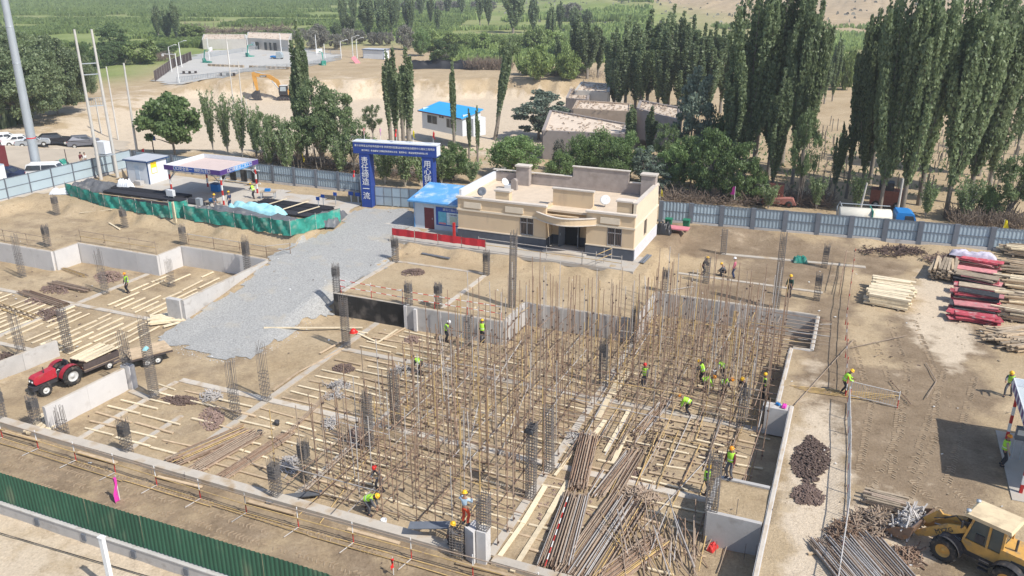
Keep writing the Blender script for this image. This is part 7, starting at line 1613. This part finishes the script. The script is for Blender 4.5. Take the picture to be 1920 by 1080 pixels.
# far plantings
def far(kind, pts, label, group, name, jit=6):
    for (u, v, vt, wd) in pts: tree(kind, u, v, vt, wd, label, name, group)
far('popf', [(640+R.uniform(-6, 6)+i*10, 62+R.uniform(-6, 10)-(i % 3)*9, -14+R.uniform(-8, 8), 17+R.uniform(-3, 4)) for i in range(14)], 'dark distant poplar in the belt at the top centre-left', 'distant poplar belt top centre-left', P_)
far('popf', [(690, 72, 0, 34), (718, 74, 8, 32), (735, 66, 2, 26), (655, 70, 25, 26), (630, 80, 40, 26)], 'darker nearer poplar in front of the distant belt', 'nearer poplars before the distant belt', P_)
far('popf', [(772, 40, -12, 18), (790, 35, -14, 18), (808, 48, -10, 16), (822, 62, 10, 16), (840, 30, -16, 16), (866, 28, -16, 18)], 'distant poplar left of the isolated pair', 'distant poplars left of the pair', P_)
for a in [('popf', 900, 48, -18, 20, 'isolated distant poplar, left of the pair', P_), ('popf', 916, 52, -20, 20, 'isolated distant poplar, right of the pair', P_), ('popf', 962, 62, -28, 50, 'large distant poplar crown standing on bare stem', P_), ('popf', 1000, 62, -10, 24, 'distant poplar right of the large crown', P_), ('popf', 1032, 90, 4, 22, 'tall thin poplar in the green gap', P_), ('popf', 1050, 60, 0, 20, 'thin poplar behind the green gap', P_), ('popf', 1075, 62, 10, 24, 'poplar behind the dense row left end, first', P_), ('popf', 1100, 58, 15, 24, 'poplar behind the dense row left end, second', P_), ('popf', 1045, 160, 65, 16, 'narrow poplar before the yellow green shrubs', P_),
          ('gry', 1072, 40, 5, 40, 'grey shrub mass behind the dense row', 'shrub'), ('popf', 1560, 190, 60, 24, 'distant slim poplar in the gap between tall groups, left', P_), ('popf', 1545, 195, 95, 26, 'distant slim poplar in the gap between tall groups, right', P_)]: tree(*a[:5], a[5], a[6])
far('yel', [(940+R.uniform(-20, 20)+i*14, 98+R.uniform(-18, 18), 62+R.uniform(-14, 14), 46) for i in range(12)] + [(805+i*24, 95+R.uniform(-18, 8), 68+R.uniform(-16, 4), 44) for i in range(5)], 'yellow-green tamarisk-like shrub beyond the sand bank', 'yellow-green shrubs beyond the sand bank', 'shrub')
far('yel', [(1010, 150, 85, 60), (1040, 160, 118, 50), (1065, 150, 95, 50), (990, 140, 108, 46), (1085, 160, 120, 40)], 'yellow-green shrub between the leaning poplar and the dense row', 'yellow-green shrubs left of the dense row', 'shrub')
far('yel', [(1515+R.uniform(-6, 6)+i*11, 165+R.uniform(-14, 10), 88+R.uniform(-10, 10), 34) for i in range(8)], 'light green shrub in the gap between the tall groups', 'light shrubs in the gap', 'shrub')
far('gry', [(565+i*22, 92+R.uniform(-12, 8), 58+R.uniform(-8, 8), 30) for i in range(6)] + [(700+i*14, 85, 60, 24) for i in range(3)], 'dry grey shrub above the court lamps', 'dry grey shrubs above the court', 'shrub')
far('yel', [(1885+R.uniform(-10, 10)+i*10, 118, 82, 30) for i in range(4)], 'light green shrub at the far right edge', 'light shrubs at the far right', 'shrub')
far('yel', [(480+i*9+R.uniform(-8, 8), 118+R.uniform(-10, 8), 90, 28) for i in range(0)], '', '', 'shrub')
far('dark', [(155+i*16, 150-i*8+R.uniform(-8, 8), 85+R.uniform(-10, 10), 46) for i in range(6)], 'dark shrub along the field edge behind the willows', 'dark shrubs behind the willows', 'shrub')
far('gry', [(740+R.uniform(-10, 10)+i*26, 20+R.uniform(-4, 8), 2, 26) for i in range(9)], 'greyish shrub at the foot of the distant dunes', 'grey shrubs by the dunes', 'shrub')
far('bush', [(1540+i*30, 318+R.uniform(-8, 8), 292, 22) for i in range(0)], '', '', 'shrub')

# ------------------------------------------------------------------ ground cover that nobody could count
def reeds(name, n, region, h0, h1, m, label, cat, blade=.9):
    # region: function giving random (x,y) in view-aligned metres
    c = []; 
    for i in range(n):
        X, Y = region(); s = X*CYC-Y*CYS; t = X*CYS+Y*CYC; c.append((s, t, TZ(s, t)))
    c = np.array(c); h = h0+(h1-h0)*NR.rand(n); a = NR.rand(n)*3.1416; w_ = blade*(.5+NR.rand(n)); dx = np.cos(a)*w_; dy = np.sin(a)*w_; ln = NR.randn(n, 2)*.25
    V = np.stack([c+np.stack([-dx*.5, -dy*.5, 0*h], 1), c+np.stack([dx*.5, dy*.5, 0*h], 1), c+np.stack([dx*.28+ln[:, 0], dy*.28+ln[:, 1], h], 1), c+np.stack([-dx*.2+ln[:, 0], -dy*.2+ln[:, 1], h*(.75+.3*NR.rand(n))], 1)], 1).reshape(-1, 3)
    F = np.arange(n*4).reshape(-1, 4); tn = np.repeat(np.clip(.25+.6*NR.rand(n)+(fbm(c[:, 0]*.02, c[:, 1]*.02)-.45)*1.3, 0, 1), 4)
    return stuff(ob(name, fastmesh(name, V, F, m, tn)), label, cat)
def reg_field():
    while True:
        Y = 268+(R.random()**1.7)*620; X = R.uniform(-.70*Y-20, .02*Y-30)
        if Y < 300 and X > -95: continue
        if fbm(X*.02+5, Y*.02) > .30 and not (395 < Y+X*.12 < 425 and X < -60): return X, Y
reeds('reed_field', 190000, reg_field, .8, 1.9, lf_reed, 'tall green reed field filling the upper left background', 'reeds', 1.1)
def reg_mid():
    while True:
        Y = 225+R.random()**1.5*130; X = R.uniform(-.05*Y-10, .50*Y)
        if fbm(X*.03+9, Y*.03) > .47: return X, Y
reeds('scrub_cover', 26000, reg_mid, .5, 2.0, lf_yel, 'low yellow-green scrub between distant trees', 'scrub', .8)
def reg_wil():
    while True:
        X, Y = R.uniform(-160, -78), R.uniform(128, 215)
        if X < -.50*Y+0 and fbm(X*.05, Y*.05) > .42: return X, Y
reeds('undergrowth', 14000, reg_wil, .6, 2.4, lf_wil, 'undergrowth beneath the willows on the left', 'undergrowth', .6)
def brush(name, pts, wid, h, n, m, label, cat='brush', L=(.5, 1.6), upright=.5, r=.02):
    mb = MB(); P = [G(*q) for q in pts]; segs = [(P[i], P[i+1]) for i in range(len(P)-1)]; ln = [(b-a).length for a, b in segs]
    for i in range(n):
        a, b = R.choices(segs, ln)[0]; q = a.lerp(b, R.random()); d = (b-a).normalized(); q = q+Vector((-d.y, d.x, 0))*R.uniform(-wid, wid); q.z = TZ(q.x, q.y)+R.random()**1.6*h*.6
        v = Vector((R.uniform(-1, 1), R.uniform(-1, 1), R.uniform(-.2, 1)+upright)).normalized()*R.uniform(*L); mb.bar(q, q+v, r*R.uniform(.6, 1.6))
    return stuff(mb.build(name, m), label, cat)
brush('brushwood', [(480, 300), (560, 308), (640, 316), (700, 325), (760, 332), (830, 340)], 1.6, 1.3, 2600, dry, 'brown brushwood fence along the road behind the site fence', upright=.1)
brush('brushwood', [(1245, 372), (1320, 378), (1400, 378), (1500, 380), (1560, 385)], 2.0, 1.2, 2400, dry, 'dark cut branches heaped behind the right fence', r=.03, upright=-.1)
brush('brushwood', [(1780, 418), (1850, 420), (1920, 425)], 2.0, 1.3, 1000, dry, 'dry branch shed wall at the right edge behind the fence', r=.03)
brush('brushwood', [(1000, 160), (1080, 165), (1160, 160)], 4, 1.0, 700, dry, 'dry stakes beyond the ruined yard', upright=1.5)
brush('brushwood', [(880, 130), (920, 132), (955, 130)], 2.0, 2.0, 700, dry, 'pale broken stick fence beyond the sand bank', upright=1.2, r=.06, L=(1, 2.6))
brush('brushwood', [(320, 112), (290, 116), (250, 112)], 3, 1.5, 500, dry, 'dry twigs by the court entrance', r=.05, L=(1, 2.4))
def gstuff(name, rx, ry, n, h, m, label):
    reeds(name, n, lambda: (R.uniform(*rx), R.uniform(*ry)), h*.3, h, m, label, 'weeds', .25)
gstuff('roadside_weeds', (-16, 20), (104, 118), 500, .45, lf_bush, 'sparse weeds along the track behind the fence')
gstuff('orchard_weeds', (18, 85), (88, 125), 2200, .5, lf_popl, 'sparse weeds in the sandy orchard at the right')
reeds('desert_scrub', 1300, lambda: (lambda Y: (R.uniform(-.02*Y, .66*Y), Y))(R.uniform(330, 950)), .5, 1.4, lf_gry, 'sparse grey scrub dotted over the distant dunes', 'scrub', 1.6)
def reg_cn():
    while True:
        Y = R.uniform(330, 640); X = R.uniform(-.12*Y, .16*Y)
        if fbm(X*.02+3, Y*.02) > .45: return X, Y
reeds('distant_scrub', 26000, reg_cn, .8, 3.0, lf_yel, 'green scrub belt in front of the distant desert', 'scrub', 1.1)
# thin vineyard stakes in the orchard on the right
k = 0
for i in range(130):
    u = R.choice((R.uniform(1500, 1575), R.uniform(1720, 1780), R.uniform(1850, 1925), R.uniform(1555, 1760))); v = R.uniform(235, 365); p = G(u, v)
    if 'st' not in _tv: mb = MB(); mb.bx(-.06, .06, -.06, .06, 0, 1.5); _tv['st'] = mb.mesh('stake', bark)
    o = ob('orchard_stake', _tv['st']); o.location = p; o.rotation_euler = (R.gauss(0, .05), R.gauss(0, .05), 0); o.scale = (1, 1, R.uniform(.6, 1.3)); tag(o, 'thin upright stake in the sandy orchard at the right', 'stake', 'stakes in the sandy orchard')
# fallen grey pipes along the track
a = G(590, 308); b = G(690, 316); mb = MB(); mb.tube([a+Vector((0, 0, .3)), b+Vector((0, 0, .3))], .3, 8); tag(mb.build('concrete_pipe', conc), 'long concrete pipe lying behind the left gate pillar', 'pipe')
a = G(700, 322); b = G(785, 332); mb = MB(); mb.tube([a+Vector((0, 0, .3)), b+Vector((0, 0, .3))], .28, 8); tag(mb.build('concrete_pipe', conc), 'long concrete pipe lying behind the gate opening', 'pipe')

# ------------------------------------------------------------------ blue roofed house behind the gate
p0 = G(793, 262); p1 = G(868, 280); hd = math.atan2(p1.y-p0.y, p1.x-p0.x); L = (p1-p0).length; t = thing('blue_roof_house', 'small white house with bright blue roof behind the gate arch', 'house', (p0.x, p0.y, .8), hd)
hh = 2.7; Dp = 3.4
def wl(x0, x1, y0, y1, z0, z1, m=wpanel, nm='wall', par=None): mb = MB(); mb.bx(x0, x1, y0, y1, z0, z1); return mb.build(nm, m, par or t)
wl(0, L, 0, .15, 0, hh); wl(0, .15, .152, Dp, 0, hh+.4); wl(L-.15, L, .152, Dp, 0, hh+.4); wl(0, L, Dp, Dp+.15, 0, hh+.8)
for (x0, x1, z0, z1) in ((L*.14, L*.38, 1.0, 2.2), (L*.44, L*.55, 2.1, 2.6), (L*.62, L*.8, .9, 2.2)):
    w_ = wl(x0, x1, -.03, -.002, z0, z1, glass, 'window'); mb = MB(); mb.bx(x0-.06, x1+.06, -.06, -.032, z0-.06, z0); mb.bx(x0-.06, x1+.06, -.06, -.032, z1, z1+.06); mb.bx((x0+x1)/2-.03, (x0+x1)/2+.03, -.06, -.032, z0, z1); mb.build('frame', white, w_)
mb = MB(); mb.add([(-.4, -.5, hh), (L+.4, -.5, hh), (L+.4, Dp+.4, hh+.95), (-.4, Dp+.4, hh+.95), (-.4, -.5, hh-.12), (L+.4, -.5, hh-.12), (L+.4, Dp+.4, hh+.8), (-.4, Dp+.4, hh+.8)], [(0, 1, 2, 3), (0, 4, 5, 1), (1, 5, 6, 2), (4, 7, 6, 5), (3, 2, 6, 7), (0, 3, 7, 4)]); mb.build('roof', roofbb, t)
mb = MB(); mb.bx(-.42, L+.42, -.54, -.502, hh-.16, hh+.02); mb.build('eaves_trim', maroon, t)
wl(L+.1, L+1.3, 1.0, Dp, 0, hh-.1, wpanel, 'annexe')
p = G(900, 320); panel_fence('pale low sheet wall beside the track right of the blue roofed house', G(905, 352), G(958, 325), 1.2, wpanel, wpanel, 3, ribs=False, postw=.05)
# ------------------------------------------------------------------ ruined mud houses in the middle
def mudhouse(label, pts, h, wm, rm, parapet=.25, name='mud_house', holes=()):
    P = [G(*q) for q in pts]; o = P[0]; t = thing(name, label, 'house', (o.x, o.y, .8)); n = len(P); Q = [(q.x-o.x, q.y-o.y) for q in P]
    for i in range(n):
        a = Vector((*Q[i], h/2)); b = Vector((*Q[(i+1) % n], h/2)); mb = MB(); mb.bar(a, b, .4, h+parapet); mb.build('wall', wm, t)
    mb = MB(); mb.prism(Q, h-.3, h-.1, 'xy'); mb.build('roof', rm, t)
    mb = MB()
    for i in range(110): x = R.random(); y = R.choice((R.random(), R.random()**4, 1-R.random()**4)); q = Vector((*Q[0], 0)).lerp(Vector((*Q[1], 0)), x).lerp(Vector((*Q[3], 0)).lerp(Vector((*Q[2], 0)), x), y); d = Vector((R.uniform(-1, 1), R.uniform(-1, 1), .1)).normalized()*R.uniform(.2, .7); mb.bar(q+Vector((0, 0, h)), q+Vector((0, 0, h))+d, .1)
    stuff(mb.build('roof_debris', mud, t)); return t
mudhouse('long low ruined mud house with broken roof edge behind the green bushes', [(1018, 298), (1165, 306), (1172, 284), (1032, 277)], 3.6, mudg, mudr)
mudhouse('higher flat mud roof with reddish edge behind the long ruined house', [(1074, 274), (1178, 281), (1179, 262), (1082, 256)], 3.7, mud, mudr)
mudhouse('ruined house with pale roof at the right of the village ruins', [(1192, 276), (1272, 283), (1270, 262), (1198, 256)], 4.0, mudg, mudr)
mudhouse('ruined house with white walls in front of the dense poplar row', [(1078, 222), (1138, 226), (1141, 206), (1090, 203)], 3.0, adobew, mudr)
mudhouse('small grey roofless house left of the white ruined house', [(1062, 232), (1100, 236), (1104, 214), (1070, 212)], 2.4, mudg, mudr)
# sticks hanging at roof edge of court houses
mudhouse('long whitewashed low farmhouse with straw edge above the sports court', [(465, 92), (543, 96), (548, 82), (468, 80)], 3.2, adobew, mudr)
mudhouse('open straw roofed pergola building left of the whitewashed farmhouse', [(382, 92), (462, 92), (462, 82), (385, 82)], 2.8, adobew, mudr)
p0 = G(472, 93); p1 = G(540, 97)
for i, (k, w_) in enumerate(((.18, 1.6), (.42, 1.1), (.55, .8), (.68, 1.3))):
    q = p0.lerp(p1, k); mb = MB(); mb.box((0, -.25, 1.3), (w_, .06, 2.2)); o = mb.build('dark_opening', glass); o.location = (q.x, q.y, .8); o.rotation_euler = (0, 0, math.atan2(p1.y-p0.y, p1.x-p0.x)); tag(o, 'dark doorway in the whitewashed farmhouse', 'doorway', 'doorways of the farmhouse')
# canopy of sticks
brush('stick_roof', [(355, 66), (385, 72), (420, 74), (455, 70), (500, 68), (545, 66)], 3.5, 1, 900, dry, 'ragged stick and straw roof edge of the farm buildings', r=.09, L=(1, 3), upright=-.2).location.z = 2.2
# sports court
ctp = [(292, 152), (330, 118), (392, 96), (470, 90), (560, 92), (640, 104), (612, 118), (500, 130), (420, 146), (345, 158)]
sheet('sports_court', ctp, court_m, 2.0, .08, .0)
def farfence(label, pts, h=1.2):
    P = [G(*q) for q in pts]; t = thing('court_fence', label, 'fence', P[0]); o = P[0]
    for a, b in zip(P[:-1], P[1:]):
        L = (b-a).length; n = max(1, int(L/3.2)); mb = MB()
        for i in range(n+1): q = a.lerp(b, i/n)-o; tube_ob('fence_post', q, q+Vector((0, 0, h+.2)), 'g', t).scale.x = 2
        m_ = int(L/.4)
        for i in range(m_): q = a.lerp(b, i/m_)-o; mb.bar(q+Vector((0, 0, .1)), q+Vector((0, 0, h)), .07)
        mb.bar(a-o+Vector((0, 0, h)), b-o+Vector((0, 0, h)), .08); mb.bar(a-o+Vector((0, 0, .15)), b-o+Vector((0, 0, .15)), .08); mb.build('bars', galv if 'dark' not in label else iron, t)['kind'] = 'stuff'
    return t
farfence('grey bar fence along the near side of the sports court', [(332, 156), (420, 146), (500, 132), (575, 126), (640, 112)])
farfence('dark bar fence at the left end of the sports court', [(291, 153), (325, 128), (360, 113)], 2.2); farfence('grey fence along the far side of the sports court', [(360, 112), (430, 102), (490, 93), (540, 98), (640, 103)])
for (u, v, vt, lab) in [(322, 135, 88, 'white street lamp at the left end of the court, left one'), (341, 126, 80, 'white street lamp at the left end of the court, right one'), (336, 156, 100, 'white camera mast with long arm at the court gate'), (393, 113, 70, 'white mast beside the green hoop'), (431, 125, 78, 'tall white mast at the near court side'), (466, 103, 66, 'white mast at the far court side, left'), (528, 102, 62, 'white mast at the far court side, right'), (594, 104, 65, 'white mast right of the big poplar'), (610, 118, 82, 'white mast near the right court corner'), (640, 110, 78, 'white street lamp by the blue cabin, left'), (662, 108, 70, 'white street lamp by the blue cabin, middle'), (670, 110, 74, 'white street lamp by the blue cabin, right')]:
    p = G(u, v); H = hgt(p, vt); t = thing('street_lamp', lab, 'lamp', p); mb = MB(); mb.tube([(0, 0, 0), (0, 0, H)], [.14, .09], 8); mb.build('lamp_pole', white, t)
    if 'lamp' in lab: mb = MB(); mb.tube([(0, 0, H), (1.6, .4, H+.5)], .05, 5); mb.bx(1.3, 2.1, .3, .55, H+.45, H+.6); mb.build('lamp_arm', white, t)
    elif 'camera' in lab: mb = MB(); mb.bx(-3.6, 0, -.06, .06, H-.3, H-.15); mb.build('arm', white, t); mb = MB(); mb.bx(-3.7, -3.3, -.15, .15, H-.7, H-.3); mb.build('camera', white, t)
def hoop(label, u, v, a):
    t = thing('basketball_hoop', label, 'basketball hoop', G(u, v), a); mb = MB(); mb.prism([(-1.2, 0), (.9, 0), (.9, .35), (-.6, .5), (-.9, 1.2), (-1.2, 1.2)], -.6, .6); mb.build('base', net, t)
    mb = MB(); mb.bar((-1.0, 0, .8), (-.5, 0, 3.2), .2); mb.bar((-.5, 0, 3.2), (1.2, 0, 3.3), .15); mb.build('arm', net, t); mb = MB(); mb.bx(1.2, 1.26, -.9, .9, 2.9, 4.0); mb.build('backboard', white, t); mb = MB(); mb.lathe([(.22, 0), (.25, 0), (.25, .03), (.22, .03)], 12, (1.55, 0, 3.05)); mb.build('ring', red, t)
hoop('green basketball hoop at the left end of the court', 390, 118, .3); hoop('basketball hoop at the far middle of the court', 470, 107, 1.3); hoop('basketball hoop at the right end of the court', 604, 122, 2.6)
for i in range(18):
    if 8 == i: continue
    p = G(394+i*8.6, 124.5+i*.33); o = ob('court_stone', _tv.get('cs') or _tv.setdefault('cs', MB().box((0, 0, .3), (.9, .6, .6)).mesh('court_stone', woodg))); o.location = p; tag(o, 'dark stone block in the row dividing the sports court', 'stone block', 'stone blocks across the court')
def table(label, u, v):
    t = thing('stone_table', label, 'table', G(u, v), CY); mb = MB(); mb.bx(-2, 2, -.5, .5, .75, .9); mb.build('table_top', conc, t)
    for x in (-1.4, 0, 1.4): mb = MB(); mb.bx(x-.2, x+.2, -.3, .3, 0, .748); mb.build('leg', iron, t)
table('stone table at the left near side of the court', 356, 139); table('stone table at the middle near side of the court', 427, 143)
t = thing('three_wheeler', 'small blue three-wheeled vehicle on the sports court', 'three-wheeler', G(522, 111), .3); mb = MB(); mb.prism([(-.4, .4), (1.3, .4), (1.3, 1.2), (.9, 1.9), (-.3, 1.9)], -.7, .7); mb.build('cab', MT['pale_cab_window'], t); mb = MB(); mb.bx(-2, -.42, -.75, .75, .5, .9); mb.build('load_bed', truckb, t)
for x, y in ((1, 0), (-1.3, .7), (-1.3, -.7)): wheel(t, (x, y, .35), .35, .2)
t, W, D = cabin('little blue cabin with pale shutters right of the court', G(681, 109).x, G(681, 109).x+6.5, G(681, 109).y, G(681, 109).y+3, .8, 2.4, wpanel, truckb, 4, 2)
mb = MB(); mb.box((0, 0, 1.0), (2.6, 1.6, .1), 0); o = mb.build('red_board', pinkc); o.location = G(664, 118); o.rotation_euler = (.5, .9, .3); tag(o, 'faded red board leaning near the little blue cabin', 'board')
p = G(800, 128); o = tarpsheet('dark heap along the foot of the spreading tree', p.x+4, p.y, 18, 4, 1.8, bagb, .35)
p = G(468, 107)
# crest sign and small signs near gate
for (u, v, lab) in ((659, 378, 'left'), (672, 380, 'right')):
    t = thing('small_sign', 'small blue sign on a post left of the gate arch, %s one' % lab, 'sign', G(u, v)); mb = MB(); mb.bx(-.04, .04, -.04, .04, 0, 1.0); mb.build('post', white, t); mb = MB(); mb.bx(-.3, .3, -.06, -.042, .7, 1.1); mb.build('sign_plate', signb, t)
for (u, v, lab) in ((598, 393, 'first'), (607, 388, 'second'), (630, 384, 'third')):
    t = thing('small_sign', 'tiny blue plate on a rod at the steel store, %s from the left' % lab, 'sign', G(u, v)); mb = MB(); mb.bx(-.03, .03, -.03, .03, 0, 1.3); mb.build('post', galv, t); mb = MB(); mb.bx(-.22, .22, -.05, -.032, 1.0, 1.35); mb.build('sign_plate', signb, t)
t = thing('road_sign', 'small blue road sign under the large green tree', 'sign', G(289, 288)); mb = MB(); mb.bx(-.05, .05, -.05, .05, 0, 2.2); mb.build('post', iron, t); mb = MB(); mb.bx(-.7, .7, -.08, -.052, 1.8, 2.4); mb.build('sign_plate', signb, t)
t = thing('green_net_roll', 'green net bundle lying near the van behind the fence', 'net bundle', G(130, 322)); mb = MB(); mb.prism([(-1.0, 0), (1.4, 0), (.2, .6), (-.9, 1.5)], -.4, .4); mb.build('net_heap', net, t)

# ------------------------------------------------------------------ haze: the air of the whole valley
mb = MB(); mb.bx(-4200, 4200, -120, 4700, -4, 62); hz = mb.build('haze', []) if False else ob('haze', mb.mesh('haze', []))
hm, ht_, hb = nodes_mat('haze_air'); ht_.nodes.remove(hb); pv_ = ht_.nodes.new('ShaderNodeVolumePrincipled'); pv_.inputs['Density'].default_value = .00038; pv_.inputs['Color'].default_value = (.93, .95, 1, 1); pv_.inputs['Anisotropy'].default_value = .2
ht_.links.new(pv_.outputs[0], ht_.nodes['Material Output'].inputs['Volume']); hz.data.materials.append(hm); stuff(hz, 'thin pale dusty air over the whole valley', 'haze')
